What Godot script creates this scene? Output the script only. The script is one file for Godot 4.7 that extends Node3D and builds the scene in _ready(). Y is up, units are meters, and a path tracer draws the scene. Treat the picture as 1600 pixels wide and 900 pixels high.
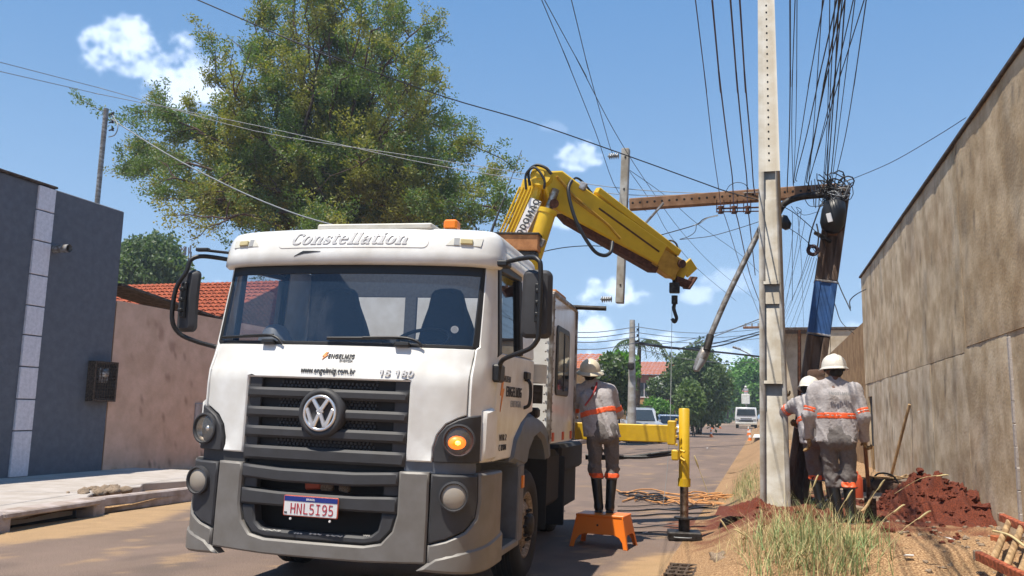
extends Node3D
# A street crew replacing a utility pole: crane truck, workers, poles, wires. Units are metres, the street runs towards -z.

const EYE := Vector3(0, 1.5, 0)
const RIGHT := Vector3(0.959701, 0.019938, -0.280314)
const UP := Vector3(0.022069, 0.989052, 0.145907)
const FWD := Vector3(-0.280154, 0.146213, -0.948755)
const SUN_DIR := Vector3(0.17, -1.0, -0.307)

var M := {}
var names := {}
var rng := RandomNumberGenerator.new()
var noise := FastNoiseLite.new()

func _ready() -> void:
	# ---------- camera, sky, sun, exposure ----------
	var cam := Camera3D.new()
	cam.name = "camera"
	cam.transform = Transform3D(Basis(RIGHT, UP, -FWD).orthonormalized(), EYE)
	cam.fov = 37.65
	cam.near = 0.05
	cam.far = 3000.0
	add_child(cam)
	cam.current = true
	var env := Environment.new()
	env.background_mode = Environment.BG_SKY
	env.tonemap_mode = Environment.TONE_MAPPER_LINEAR
	env.tonemap_exposure = 1.5
	env.sdfgi_enabled = true
	env.ssao_enabled = true
	env.ssil_enabled = true
	var sky_mat := ProceduralSkyMaterial.new()
	sky_mat.sky_top_color = Color(0.28, 0.47, 0.68)
	sky_mat.sky_horizon_color = Color(0.66, 0.775, 0.88)
	sky_mat.sky_curve = 0.19
	sky_mat.sky_energy_multiplier = 1.0
	sky_mat.ground_bottom_color = Color(0.33, 0.25, 0.19)
	sky_mat.ground_horizon_color = Color(0.60, 0.68, 0.76)
	sky_mat.ground_curve = 0.05
	sky_mat.sun_angle_max = 4.0
	sky_mat.sky_cover = cloud_cover()
	var sky := Sky.new()
	sky.sky_material = sky_mat
	env.sky = sky
	env.fog_enabled = true
	env.fog_density = 0.0009
	env.fog_light_color = Color(0.80, 0.87, 0.95)
	var we := WorldEnvironment.new()
	we.name = "world_environment"
	we.environment = env
	add_child(we)
	var sun := DirectionalLight3D.new()
	sun.name = "sun"
	sun.light_energy = 1.5
	sun.light_color = Color(1.0, 0.965, 0.905)
	sun.light_angular_distance = 0.5
	sun.shadow_enabled = true
	add_child(sun)
	sun.look_at_from_position(Vector3(0, 30, 0), Vector3(0, 30, 0) + SUN_DIR, Vector3(0, 0, 1))

	rng.seed = 7
	noise.seed = 11
	noise.frequency = 1.0
	noise.fractal_octaves = 3
	make_materials()
	# ---------- the setting ----------
	build_ground()
	build_left_side()
	build_right_wall()
	build_far_street()
	# ---------- the things ----------
	build_truck()
	build_poles()
	build_wires()
	build_people()
	build_site_objects()
	build_trees()
	build_grass()

# ======================================================================= places
func spot(u: float, v: float, z: float) -> Vector3:      # the point at depth z on the line of sight through photo pixel (u, v)
	var d := RIGHT * ((u - 800.0) / 1320.0) - UP * ((v - 450.0) / 1320.0) + FWD
	return EYE + d * ((z - EYE.z) / d.z)

func spot_x(u: float, v: float, x: float) -> Vector3:
	var d := RIGHT * ((u - 800.0) / 1320.0) - UP * ((v - 450.0) / 1320.0) + FWD
	return EYE + d * ((x - EYE.x) / d.x)

func spot_y(u: float, v: float, y: float) -> Vector3:
	var d := RIGHT * ((u - 800.0) / 1320.0) - UP * ((v - 450.0) / 1320.0) + FWD
	return EYE + d * ((y - EYE.y) / d.y)

func rise(z: float) -> float:                             # the street climbs a little far away
	return 0.3 * smoothstep(-55.0, -105.0, z)

# ======================================================================= nodes
func numbered(parent: Node, called: String) -> String:
	var key := str(parent.get_instance_id()) + called
	var k: int = names.get(key, 0)
	names[key] = k + 1
	return called if k == 0 else "%s_%03d" % [called, k]

func thing(called: String, label: String, category: String, at := Vector3.ZERO, turn := 0.0, group := "") -> Node3D:
	var o := Node3D.new()
	o.name = numbered(self, called)
	add_child(o)
	o.position = at
	o.rotation.y = turn
	tag(o, label, category, group)
	return o

func tag(o: Node, label: String, category: String, group := "") -> Node:
	o.set_meta("label", label)
	o.set_meta("category", category)
	if group != "":
		o.set_meta("group", group)
	return o

func part(parent: Node, called: String, shape, m: Material) -> MeshInstance3D:
	var o := MeshInstance3D.new()
	o.name = numbered(parent, called)
	if shape is SurfaceTool:
		shape.generate_normals()
		o.mesh = shape.commit()
	else:
		o.mesh = shape
	o.material_override = m
	parent.add_child(o)
	return o

func solo(called: String, shape, m: Material, label: String, category: String, group := "") -> MeshInstance3D:
	var o := part(self, called, shape, m)
	tag(o, label, category, group)
	return o

func setting(called: String, shape, m: Material) -> MeshInstance3D:
	var o := part(self, called, shape, m)
	o.set_meta("kind", "structure")
	return o

func copy_of(o: Node3D, label: String, at: Vector3, turn := 0.0) -> Node3D:
	var base_name := String(o.name)
	if base_name.length() > 4 and base_name[-4] == "_" and base_name.right(3).is_valid_int():
		base_name = base_name.left(-4)
	var c: Node3D = o.duplicate()
	c.name = numbered(self, base_name)
	add_child(c)
	c.position = at
	c.rotation.y = turn
	if label != "":
		c.set_meta("label", label)
	return c

# ======================================================================= shapes
func mb(flat := false) -> SurfaceTool:
	var s := SurfaceTool.new()
	s.begin(Mesh.PRIMITIVE_TRIANGLES)
	s.set_smooth_group(-1 if flat else 0)
	return s

func tri(s: SurfaceTool, a: Vector3, b: Vector3, c: Vector3) -> void:
	s.add_vertex(a); s.add_vertex(b); s.add_vertex(c)

func quad(s: SurfaceTool, a: Vector3, b: Vector3, c: Vector3, d: Vector3) -> void:
	s.add_vertex(a); s.add_vertex(b); s.add_vertex(c)
	s.add_vertex(a); s.add_vertex(c); s.add_vertex(d)

func tri_out(s: SurfaceTool, a: Vector3, b: Vector3, c: Vector3, inside: Vector3) -> void:
	if (b - a).cross(c - a).dot((a + b + c) / 3.0 - inside) > 0.0:
		tri(s, a, c, b)
	else:
		tri(s, a, b, c)

func quad_out(s: SurfaceTool, a: Vector3, b: Vector3, c: Vector3, d: Vector3, inside: Vector3) -> void:
	tri_out(s, a, b, c, inside)
	tri_out(s, a, c, d, inside)

# a box with chamfered edges
func box(s: SurfaceTool, at: Vector3, size: Vector3, basis := Basis(), bev := 0.006) -> void:
	s.set_smooth_group(-1)
	var h := size * 0.5
	bev = min(bev, 0.45 * min(h.x, min(h.y, h.z)) * 2.0 * 0.5)
	var xf := Transform3D(basis, at)
	var v := {}
	for sx in [-1, 1]:
		for sy in [-1, 1]:
			for sz in [-1, 1]:
				var sg := Vector3(sx, sy, sz)
				for a in 3:
					var p := Vector3(h.x - bev, h.y - bev, h.z - bev)
					p[a] = h[a]
					v[[sx, sy, sz, a]] = xf * (p * sg)
				tri_out(s, v[[sx, sy, sz, 0]], v[[sx, sy, sz, 1]], v[[sx, sy, sz, 2]], at)
	for a in 3:
		var b := (a + 1) % 3
		var c := (a + 2) % 3
		for sa in [-1, 1]:
			var q := []
			for e in [[-1, -1], [1, -1], [1, 1], [-1, 1]]:
				var k := [0, 0, 0, a]
				k[a] = sa; k[b] = e[0]; k[c] = e[1]
				q.append(v[k])
			quad_out(s, q[0], q[1], q[2], q[3], at)
			for sb in [-1, 1]:
				var k1 := [0, 0, 0, a]
				k1[a] = sa; k1[b] = sb; k1[c] = -1
				var k2: Array = k1.duplicate(); k2[c] = 1
				var k3: Array = k2.duplicate(); k3[3] = b
				var k4: Array = k1.duplicate(); k4[3] = b
				quad_out(s, v[k1], v[k2], v[k3], v[k4], at)
	s.set_smooth_group(0)

# a beam of rectangular section between two points
func beam(s: SurfaceTool, a: Vector3, b: Vector3, w: float, h: float, up := Vector3.UP, bev := 0.006) -> void:
	var f := (b - a).normalized()
	var r := f.cross(up).normalized()
	var u := r.cross(f)
	box(s, (a + b) * 0.5, Vector3(w, h, a.distance_to(b)), Basis(r, u, -f), bev)

func tube(s: SurfaceTool, pts: Array, r, sides := 8, caps := true) -> void:
	var n := pts.size()
	var ring_a := PackedVector3Array()
	var up := Vector3.UP
	var d0: Vector3 = (pts[1] - pts[0]).normalized()
	if abs(d0.y) > 0.9:
		up = Vector3.RIGHT
	var side := d0.cross(up).normalized()
	for i in n:
		var d: Vector3
		if i == 0: d = pts[1] - pts[0]
		elif i == n - 1: d = pts[n - 1] - pts[n - 2]
		else: d = (pts[i + 1] - pts[i]).normalized() + (pts[i] - pts[i - 1]).normalized()
		d = d.normalized()
		side = (side - d * side.dot(d)).normalized()
		var other := d.cross(side)
		var rad: float = r if (r is float or r is int) else r[i]
		var ring := PackedVector3Array()
		for k in sides:
			var t := TAU * k / sides
			ring.append(pts[i] + (side * cos(t) + other * sin(t)) * rad)
		if i > 0:
			for k in sides:
				var k2 := (k + 1) % sides
				quad(s, ring_a[k], ring_a[k2], ring[k2], ring[k])
		if caps and (i == 0 or i == n - 1):
			s.set_smooth_group(-1)
			for k in sides:
				if i == 0: tri(s, pts[i], ring[(k + 1) % sides], ring[k])
				else: tri(s, pts[i], ring[k], ring[(k + 1) % sides])
			s.set_smooth_group(0)
		ring_a = ring

# profile of Vector2(radius, height) turned about the y axis of xf; sharp = flat rings between
func lathe(s: SurfaceTool, prof: Array, sides: int, xf := Transform3D(), sharp := false) -> void:
	for i in prof.size() - 1:
		s.set_smooth_group(i if sharp else 0)
		var a: Vector2 = prof[i]
		var b: Vector2 = prof[i + 1]
		for k in sides:
			var t1 := TAU * k / sides
			var t2 := TAU * ((k + 1) % sides) / sides
			var a1 := xf * Vector3(cos(t1) * a.x, a.y, sin(t1) * a.x)
			var a2 := xf * Vector3(cos(t2) * a.x, a.y, sin(t2) * a.x)
			var b1 := xf * Vector3(cos(t1) * b.x, b.y, sin(t1) * b.x)
			var b2 := xf * Vector3(cos(t2) * b.x, b.y, sin(t2) * b.x)
			if a.x > 1e-5: tri(s, a1, b2, a2)
			if b.x > 1e-5: tri(s, a1, b1, b2)
	s.set_smooth_group(0)

func smooth_path(pts: Array, per := 6) -> Array:
	if pts.size() < 3:
		return pts
	var out := []
	for i in pts.size() - 1:
		var p0: Vector3 = pts[max(i - 1, 0)]
		var p1: Vector3 = pts[i]
		var p2: Vector3 = pts[i + 1]
		var p3: Vector3 = pts[min(i + 2, pts.size() - 1)]
		for k in per:
			out.append(p1.cubic_interpolate(p2, p0, p3, float(k) / per))
	out.append(pts[-1])
	return out

func smooth_poly(pts: Array, per := 4) -> Array:           # closed, 2-D
	var out := []
	var n := pts.size()
	for i in n:
		var p0: Vector2 = pts[(i + n - 1) % n]
		var p1: Vector2 = pts[i]
		var p2: Vector2 = pts[(i + 1) % n]
		var p3: Vector2 = pts[(i + 2) % n]
		for k in per:
			out.append(p1.cubic_interpolate(p2, p0, p3, float(k) / per))
	return out

func round_rect(x0: float, y0: float, x1: float, y1: float, r: float, n := 4) -> Array:
	var out := []
	for c in [[x1 - r, y0 + r, -90], [x1 - r, y1 - r, 0], [x0 + r, y1 - r, 90], [x0 + r, y0 + r, 180]]:
		for k in n + 1:
			var t := deg_to_rad(c[2] + 90.0 * k / n)
			out.append(Vector2(c[0] + cos(t) * r, c[1] + sin(t) * r))
	return out

func circle(x: float, y: float, r: float, n := 24, ry := -1.0) -> Array:
	var out := []
	for k in n:
		out.append(Vector2(x + cos(TAU * k / n) * r, y + sin(TAU * k / n) * (r if ry < 0 else ry)))
	return out

# a sheet of thickness th cut to an outline and laid on a curved surface: place(s, y, offset) -> Vector3
func panel(s: SurfaceTool, outline: Array, place: Callable, th := 0.03, bev := 0.006, step := 0.12, off := 0.0) -> void:
	var poly := PackedVector2Array()
	var m := outline.size()
	for i in m:
		var a: Vector2 = outline[i]
		var b: Vector2 = outline[(i + 1) % m]
		var k: int = max(1, int(ceil(a.distance_to(b) / step)))
		for j in k:
			poly.append(a.lerp(b, float(j) / k))
	if Geometry2D.is_polygon_clockwise(poly):
		poly.reverse()
	var n := poly.size()
	var inner := PackedVector2Array()
	for i in n:
		var e1 := (poly[i] - poly[(i + n - 1) % n]).normalized()
		var e2 := (poly[(i + 1) % n] - poly[i]).normalized()
		var n1 := Vector2(-e1.y, e1.x)
		var n2 := Vector2(-e2.y, e2.x)
		var nn := (n1 + n2)
		nn = nn / max(0.5, nn.length_squared() * 0.5)
		inner.append(poly[i] + nn * bev)
	var pts := inner.duplicate()
	var lo := inner[0]
	var hi := inner[0]
	for p in inner:
		lo = lo.min(p)
		hi = hi.max(p)
	var nx := int((hi.x - lo.x) / step)
	var ny := int((hi.y - lo.y) / step)
	for ix in range(1, nx + 1):
		for iy in range(1, ny + 1):
			var p := Vector2(lo.x + (hi.x - lo.x) * ix / (nx + 1), lo.y + (hi.y - lo.y) * iy / (ny + 1))
			if Geometry2D.is_point_in_polygon(p, inner):
				var ok := true
				for q in inner:
					if q.distance_to(p) < step * 0.35:
						ok = false
						break
				if ok:
					pts.append(p)
	var tr := Geometry2D.triangulate_delaunay(pts)
	s.set_smooth_group(1)
	for i in range(0, tr.size(), 3):
		var a := pts[tr[i]]
		var b := pts[tr[i + 1]]
		var c := pts[tr[i + 2]]
		if abs((b - a).cross(c - a)) < 1e-9 or not Geometry2D.is_point_in_polygon((a + b + c) / 3.0, inner):
			continue
		if (b - a).cross(c - a) > 0.0:
			tri(s, place.call(a.x, a.y, off), place.call(c.x, c.y, off), place.call(b.x, b.y, off))
		else:
			tri(s, place.call(a.x, a.y, off), place.call(b.x, b.y, off), place.call(c.x, c.y, off))
	for i in n:
		var j := (i + 1) % n
		var f1: Vector3 = place.call(inner[i].x, inner[i].y, off)
		var f2: Vector3 = place.call(inner[j].x, inner[j].y, off)
		var e1: Vector3 = place.call(poly[i].x, poly[i].y, off - bev)
		var e2: Vector3 = place.call(poly[j].x, poly[j].y, off - bev)
		s.set_smooth_group(2)
		quad(s, f1, f2, e2, e1)
		if th > bev:
			var b1: Vector3 = place.call(poly[i].x, poly[i].y, off - th)
			var b2: Vector3 = place.call(poly[j].x, poly[j].y, off - th)
			s.set_smooth_group(-1)
			quad(s, e1, e2, b2, b1)
	s.set_smooth_group(0)

func flat_place(xf: Transform3D) -> Callable:
	return func(x: float, y: float, o: float) -> Vector3: return xf * Vector3(x, y, o)

# an outline with depth, in the plane of xf
func prism(s: SurfaceTool, outline: Array, depth: float, xf: Transform3D, bev := 0.004) -> void:
	panel(s, outline, flat_place(xf), depth, bev, 10.0, depth * 0.5)
	var back := Transform3D(xf.basis * Basis(Vector3(-1, 0, 0), Vector3(0, 1, 0), Vector3(0, 0, -1)), xf.origin)
	var mirrored := []
	for p in outline:
		mirrored.append(Vector2(-p.x, p.y))
	panel(s, mirrored, flat_place(back), 0.0, bev, 10.0, depth * 0.5)

func lettering(parent: Node, called: String, words: String, m: Material, at: Vector3, right: Vector3, up: Vector3, width: float, height: float, face := "Droid Sans", slant := 0.0, bold := false, depth := 0.004) -> MeshInstance3D:
	var f := SystemFont.new()
	f.font_names = PackedStringArray([face])
	if bold:
		f.font_weight = 700
	var t := TextMesh.new()
	t.text = words
	t.font = f
	t.font_size = 48
	t.pixel_size = 0.01
	t.curve_step = 1.0
	t.depth = 0.05
	var bb := t.get_aabb()
	var o := MeshInstance3D.new()
	o.name = numbered(parent, called)
	o.mesh = t
	o.material_override = m
	parent.add_child(o)
	var n := right.cross(up).normalized()
	var sx = width / max(bb.size.x, 0.001)
	var sy = height / max(bb.size.y, 0.001)
	var bx = right.normalized() * sx
	var by = up.normalized() * sy + right.normalized() * slant * sy
	var b := Basis(bx, by, n * (depth / 0.05))
	o.transform = Transform3D(b, at - b * (bb.position + bb.size * 0.5) )
	return o

# lettering bent onto a curved skin round (s0, y0)
func lettering_on(parent: Node, called: String, words: String, m: Material, place: Callable, s0: float, y0: float, width: float, height: float, off: float, face := "Droid Sans", slant := 0.0, bold := false) -> MeshInstance3D:
	var f := SystemFont.new()
	f.font_names = PackedStringArray([face])
	if bold:
		f.font_weight = 700
	var t := TextMesh.new()
	t.text = words
	t.font = f
	t.font_size = 48
	t.pixel_size = 0.01
	t.curve_step = 1.0
	t.depth = 0.05
	var bb := t.get_aabb()
	var arr := t.get_mesh_arrays()
	var vs: PackedVector3Array = arr[Mesh.ARRAY_VERTEX]
	var ix: PackedInt32Array = arr[Mesh.ARRAY_INDEX]
	var q := PackedVector3Array()
	for v in vs:
		var x := (v.x - bb.position.x) / bb.size.x - 0.5
		var y := (v.y - bb.position.y) / bb.size.y - 0.5
		q.append(place.call(s0 + x * width + y * height * slant, y0 + y * height, off + (0.003 if v.z > 0.0 else -0.003)))
	var s := mb(true)
	for i in (ix if ix.size() > 0 else PackedInt32Array(range(q.size()))):
		s.add_vertex(q[i])
	return part(parent, called, s, m)

# ======================================================================= looks
func lin(r: float, g: float, b: float) -> Color:
	return Color(r, g, b).linear_to_srgb()

func mat(c: Color, rough := 0.7, metal := 0.0, tex: Texture2D = null, scale := 1.0, world := false) -> StandardMaterial3D:
	var m := StandardMaterial3D.new()
	m.albedo_color = c
	m.roughness = rough
	m.metallic = metal
	m.cull_mode = BaseMaterial3D.CULL_DISABLED
	if tex:
		m.albedo_texture = tex
		m.uv1_triplanar = true
		m.uv1_world_triplanar = world
		m.uv1_scale = Vector3.ONE * scale
	return m

# a seamless grain: colour goes from lo to hi over the noise; patches, streaks
func grain(lo: Color, hi: Color, freq: float, seed_: int, octaves := 4, size := 256, contrast := 1.0, stretch := 1) -> ImageTexture:
	var fn := FastNoiseLite.new()
	fn.seed = seed_
	fn.frequency = freq
	fn.fractal_octaves = octaves
	fn.fractal_gain = 0.6
	var im := fn.get_seamless_image(size, size / stretch)   # stretch: drawn out along v, as rain streaks and wood are
	if stretch > 1:
		im.resize(size, size, Image.INTERPOLATE_CUBIC)
	var out := Image.create_empty(size, size, false, Image.FORMAT_RGB8)
	for y in size:
		for x in size:
			var t: float = clamp((im.get_pixel(x, y).r - 0.5) * contrast + 0.5, 0.0, 1.0)
			out.set_pixel(x, y, lo.lerp(hi, t))
	return ImageTexture.create_from_image(out)

func relief(freq: float, seed_: int, strength: float, octaves := 4, size := 256) -> ImageTexture:
	var fn := FastNoiseLite.new()
	fn.seed = seed_
	fn.frequency = freq
	fn.fractal_octaves = octaves
	fn.fractal_gain = 0.6
	var im := fn.get_seamless_image(size, size)
	im.convert(Image.FORMAT_RGBA8)
	im.bump_map_to_normal_map(strength)
	return ImageTexture.create_from_image(im)

func rough_face(m: StandardMaterial3D, tex: Texture2D, amount := 1.0) -> StandardMaterial3D:
	m.normal_enabled = true
	m.normal_texture = tex
	m.normal_scale = amount
	return m

func make_materials() -> void:
	var fine := grain(Color(0.86, 0.86, 0.86), Color(1, 1, 1), 0.05, 3, 5)
	var dusty := grain(Color(0.90, 0.885, 0.86), Color(1, 1, 1), 0.015, 5, 6, 256, 1.4)
	var plaster := grain(Color(0.80, 0.76, 0.70), Color(1, 1, 1), 0.012, 5, 5, 256, 1.5)
	var worn := grain(Color(0.62, 0.55, 0.48), Color(1, 1, 1), 0.02, 8, 6, 256, 2.2)
	var streak := grain(Color(0.66, 0.62, 0.58), Color(1, 1, 1), 0.02, 9, 5, 512, 2.0, 8)
	var speck := grain(Color(0.55, 0.5, 0.46), Color(1, 1, 1), 0.13, 12, 3, 256, 2.4)
	var soil := grain(Color(0.55, 0.48, 0.42), Color(1.0, 1.0, 1.0), 0.06, 15, 6, 512, 2.0)
	var tar := grain(Color(0.62, 0.60, 0.58), Color(1, 1, 1), 0.16, 16, 4, 512, 2.0)
	var cloth := grain(Color(0.82, 0.82, 0.84), Color(1, 1, 1), 0.04, 18, 5)
	var bumpy := relief(0.16, 21, 4.0, 5)
	var pebbly := relief(0.30, 22, 5.0, 3)
	var smooth_bump := relief(0.02, 23, 6.0)
	M.fine = fine; M.soil_tex = soil; M.bumpy = bumpy; M.streak = streak
	# setting
	M.asphalt = rough_face(mat(Color.WHITE, 0.92, 0.0, tar, 0.9, true), pebbly, 0.35)
	M.asphalt.vertex_color_use_as_albedo = true
	M.dirt = rough_face(mat(lin(0.56, 0.365, 0.18), 0.97, 0.0, soil, 1.1, true), bumpy, 0.3)
	M.verge = rough_face(mat(Color.WHITE, 0.97, 0.0, soil, 1.3, true), bumpy, 0.35)
	M.verge.vertex_color_use_as_albedo = true
	M.red_soil = rough_face(mat(lin(0.20, 0.045, 0.018), 0.98, 0.0, soil, 1.6, true), bumpy, 0.6)
	M.sidewalk = rough_face(mat(lin(0.44, 0.40, 0.375), 0.9, 0.0, dusty, 0.5, true), bumpy, 0.10)
	M.kerb = rough_face(mat(lin(0.43, 0.37, 0.355), 0.95, 0.0, plaster, 0.8, true), bumpy, 0.2)
	M.stain = rough_face(mat(lin(0.17, 0.105, 0.075), 0.97, 0.0, soil, 0.9, true), bumpy, 0.3)
	M.mark = mat(lin(0.62, 0.60, 0.55), 0.9, 0.0, worn, 1.0, true)
	# walls
	M.grey_wall = rough_face(mat(lin(0.135, 0.143, 0.168), 0.92, 0.0, fine, 0.35, true), bumpy, 0.15)
	M.white_tile = mat(lin(0.80, 0.76, 0.80), 0.55, 0.0, fine, 0.8, true)
	M.beige_wall = rough_face(mat(lin(0.70, 0.46, 0.335), 0.95, 0.0, plaster, 0.3, true), bumpy, 0.25)
	M.concrete_wall = rough_face(mat(Color.WHITE, 0.95, 0.0, plaster, 0.45, true), bumpy, 0.08)
	M.concrete_wall.vertex_color_use_as_albedo = true
	M.stained_wall = rough_face(mat(Color.WHITE, 0.95, 0.0, dusty, 0.4, true), bumpy, 0.12)
	M.stained_wall.vertex_color_use_as_albedo = true
	M.brown_wall = rough_face(mat(lin(0.38, 0.23, 0.10), 0.95, 0.0, plaster, 0.6, true), bumpy, 0.15)
	M.cream_wall = mat(lin(0.60, 0.52, 0.40), 0.95, 0.0, plaster, 0.2, true)
	M.house_wall = mat(lin(0.36, 0.17, 0.12), 0.95, 0.0, plaster, 0.2, true)
	M.ochre_wall = mat(lin(0.50, 0.32, 0.14), 0.95, 0.0, plaster, 0.2, true)
	M.roof_tile = mat(lin(0.50, 0.115, 0.045), 0.85, 0.0, worn, 1.3, true)
	M.roof_tile_pale = mat(lin(0.60, 0.19, 0.075), 0.85, 0.0, worn, 1.3, true)
	M.fascia = mat(lin(0.10, 0.075, 0.06), 0.9, 0.0, worn, 1.0, true)
	M.wood = mat(lin(0.32, 0.15, 0.07), 0.8, 0.0, streak, 1.2)
	M.wood_pale = mat(lin(0.50, 0.34, 0.18), 0.85, 0.0, streak, 1.5)
	# poles
	M.pole = rough_face(mat(lin(0.465, 0.46, 0.44), 0.93, 0.0, plaster, 0.9, true), bumpy, 0.1)
	M.pole_dark = rough_face(mat(lin(0.20, 0.14, 0.105), 0.92, 0.0, streak, 0.8), bumpy, 0.3)
	M.crossarm = rough_face(mat(lin(0.30, 0.17, 0.10), 0.92, 0.0, plaster, 1.2), bumpy, 0.25)
	M.hole = mat(lin(0.02, 0.017, 0.015), 1.0)
	M.galv = mat(lin(0.42, 0.43, 0.45), 0.5, 0.55, worn, 1.0)
	M.pipe = mat(lin(0.34, 0.35, 0.36), 0.55, 0.3, worn, 1.5)
	M.blue = mat(lin(0.03, 0.11, 0.32), 0.75, 0.0, dusty, 1.4)
	M.wire = mat(lin(0.012, 0.013, 0.018), 0.55)
	M.wire_purple = mat(lin(0.045, 0.022, 0.030), 0.5)
	M.wire_grey = mat(lin(0.24, 0.25, 0.26), 0.5, 0.3)
	M.porcelain = mat(lin(0.30, 0.31, 0.32), 0.25)
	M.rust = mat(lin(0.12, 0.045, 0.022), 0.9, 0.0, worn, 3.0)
	M.steel_dark = mat(lin(0.05, 0.045, 0.042), 0.6, 0.4, worn, 2.0)
	M.chrome = mat(lin(0.80, 0.78, 0.77), 0.28, 0.85)
	M.steel = mat(lin(0.42, 0.38, 0.33), 0.3, 0.9, worn, 2.0)
	# truck
	M.white = mat(lin(0.83, 0.835, 0.82), 0.34, 0.0, dusty, 0.6)
	M.white.clearcoat_enabled = true
	M.white.clearcoat = 0.5
	M.white.clearcoat_roughness = 0.2
	M.white_dull = mat(lin(0.66, 0.655, 0.60), 0.55, 0.0, dusty, 0.8)
	M.plastic = mat(lin(0.045, 0.046, 0.052), 0.62, 0.0, dusty, 1.2)
	M.plastic_blue = mat(lin(0.13, 0.15, 0.185), 0.5, 0.0, dusty, 1.0)
	M.bumper = mat(lin(0.20, 0.19, 0.18), 0.5, 0.0, dusty, 0.9)
	M.black = mat(lin(0.012, 0.012, 0.013), 0.45)
	M.rubber = mat(lin(0.018, 0.017, 0.017), 0.85, 0.0, dusty, 3.0)
	M.mesh_dark = mat(lin(0.018, 0.018, 0.02), 0.8)
	M.seal = mat(lin(0.01, 0.01, 0.011), 0.6)
	M.cabin = mat(lin(0.10, 0.11, 0.13), 0.9, 0.0, cloth, 2.0)
	M.seat = mat(lin(0.035, 0.045, 0.065), 0.95, 0.0, cloth, 3.0)
	M.rim = mat(lin(0.40, 0.34, 0.28), 0.55, 0.35, worn, 4.0)
	M.glass = mat(Color(0.25, 0.36, 0.50, 0.19), 0.02)
	M.glass.transparency = BaseMaterial3D.TRANSPARENCY_ALPHA
	M.glass_dark = mat(Color(0.05, 0.06, 0.07, 0.55), 0.03)
	M.glass_dark.transparency = BaseMaterial3D.TRANSPARENCY_ALPHA
	M.lens = mat(Color(0.95, 0.93, 0.88, 0.07), 0.05)
	M.lens.transparency = BaseMaterial3D.TRANSPARENCY_ALPHA
	M.fog_lens = mat(lin(0.34, 0.30, 0.25), 0.25)
	M.reflector = mat(lin(0.7, 0.66, 0.6), 0.3, 0.85, speck, 6.0)
	M.amber = mat(lin(0.75, 0.20, 0.015), 0.3)
	M.amber_lit = mat(lin(0.8, 0.25, 0.02), 0.4)
	M.amber_lit.emission_enabled = true
	M.amber_lit.emission = Color(1.0, 0.42, 0.03)
	M.amber_lit.emission_energy_multiplier = 1.3
	M.filament = mat(lin(0.9, 0.6, 0.2), 0.4)
	M.filament.emission_enabled = true
	M.filament.emission = Color(1.0, 0.72, 0.25)
	M.filament.emission_energy_multiplier = 4.0
	M.cream_lens = mat(lin(0.55, 0.47, 0.25), 0.25)
	M.badge = mat(lin(0.50, 0.50, 0.51), 0.5)
	M.ink = mat(lin(0.03, 0.03, 0.032), 0.6)
	M.ink_grey = mat(lin(0.30, 0.31, 0.32), 0.6)
	M.ink_orange = mat(lin(0.75, 0.28, 0.08), 0.6)
	M.ink_red = mat(lin(0.45, 0.02, 0.04), 0.6)
	M.ink_white = mat(lin(0.75, 0.75, 0.75), 0.6)
	M.plate_blue = mat(lin(0.012, 0.03, 0.22), 0.5)
	M.red_mark = mat(lin(0.55, 0.09, 0.035), 0.5)
	M.yellow = mat(lin(0.72, 0.47, 0.018), 0.42, 0.0, dusty, 0.9)
	M.yellow_rust = mat(lin(0.56, 0.33, 0.035), 0.6, 0.0, plaster, 2.0)
	M.hose = mat(lin(0.014, 0.015, 0.018), 0.5)
	M.orange_block = mat(lin(0.46, 0.20, 0.07), 0.7, 0.0, plaster, 1.5)
	# people
	M.shirt = rough_face(mat(lin(0.47, 0.44, 0.435), 0.95, 0.0, cloth, 3.0), smooth_bump, 0.5)
	M.trousers = rough_face(mat(lin(0.175, 0.158, 0.15), 0.95, 0.0, cloth, 3.0), smooth_bump, 0.5)
	M.collar = mat(lin(0.14, 0.13, 0.135), 0.95, 0.0, cloth, 3.0)
	M.skin = mat(lin(0.13, 0.06, 0.038), 0.6)
	M.glove = mat(lin(0.42, 0.28, 0.12), 0.9, 0.0, worn, 5.0)
	M.boot = mat(lin(0.014, 0.013, 0.013), 0.35, 0.0, dusty, 4.0)
	M.helmet = mat(lin(0.78, 0.76, 0.70), 0.35, 0.0, dusty, 2.0)
	M.helmet_cream = mat(lin(0.70, 0.62, 0.46), 0.4, 0.0, dusty, 2.0)
	M.hair = mat(lin(0.012, 0.010, 0.009), 0.8)
	M.band = mat(lin(0.85, 0.12, 0.03), 0.5)
	M.band_silver = mat(lin(0.52, 0.50, 0.48), 0.35, 0.3)
	M.strap_red = mat(lin(0.35, 0.04, 0.04), 0.7)
	M.hat_brown = mat(lin(0.10, 0.055, 0.035), 0.95, 0.0, cloth, 3.0)
	# small things
	M.orange_plastic = mat(lin(0.80, 0.19, 0.012), 0.38)
	M.orange_paint = mat(lin(0.50, 0.13, 0.055), 0.65, 0.0, worn, 3.0)
	M.rope = mat(lin(0.50, 0.24, 0.09), 0.9)
	M.iron = mat(lin(0.12, 0.085, 0.06), 0.8, 0.2, worn, 4.0)
	M.stone = mat(lin(0.45, 0.36, 0.27), 0.95, 0.0, speck, 3.0)
	M.leaf = leafy(Color(0.070, 0.112, 0.024))
	M.leaf_yellow = leafy(Color(0.170, 0.168, 0.030))
	M.leaf_dark = leafy(Color(0.062, 0.098, 0.030))
	M.leaf_bright = leafy(Color(0.085, 0.190, 0.028))
	M.blossom = mat(lin(0.75, 0.76, 0.72), 0.9)
	M.bark = mat(lin(0.10, 0.068, 0.048), 0.95, 0.0, streak, 2.0)
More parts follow.
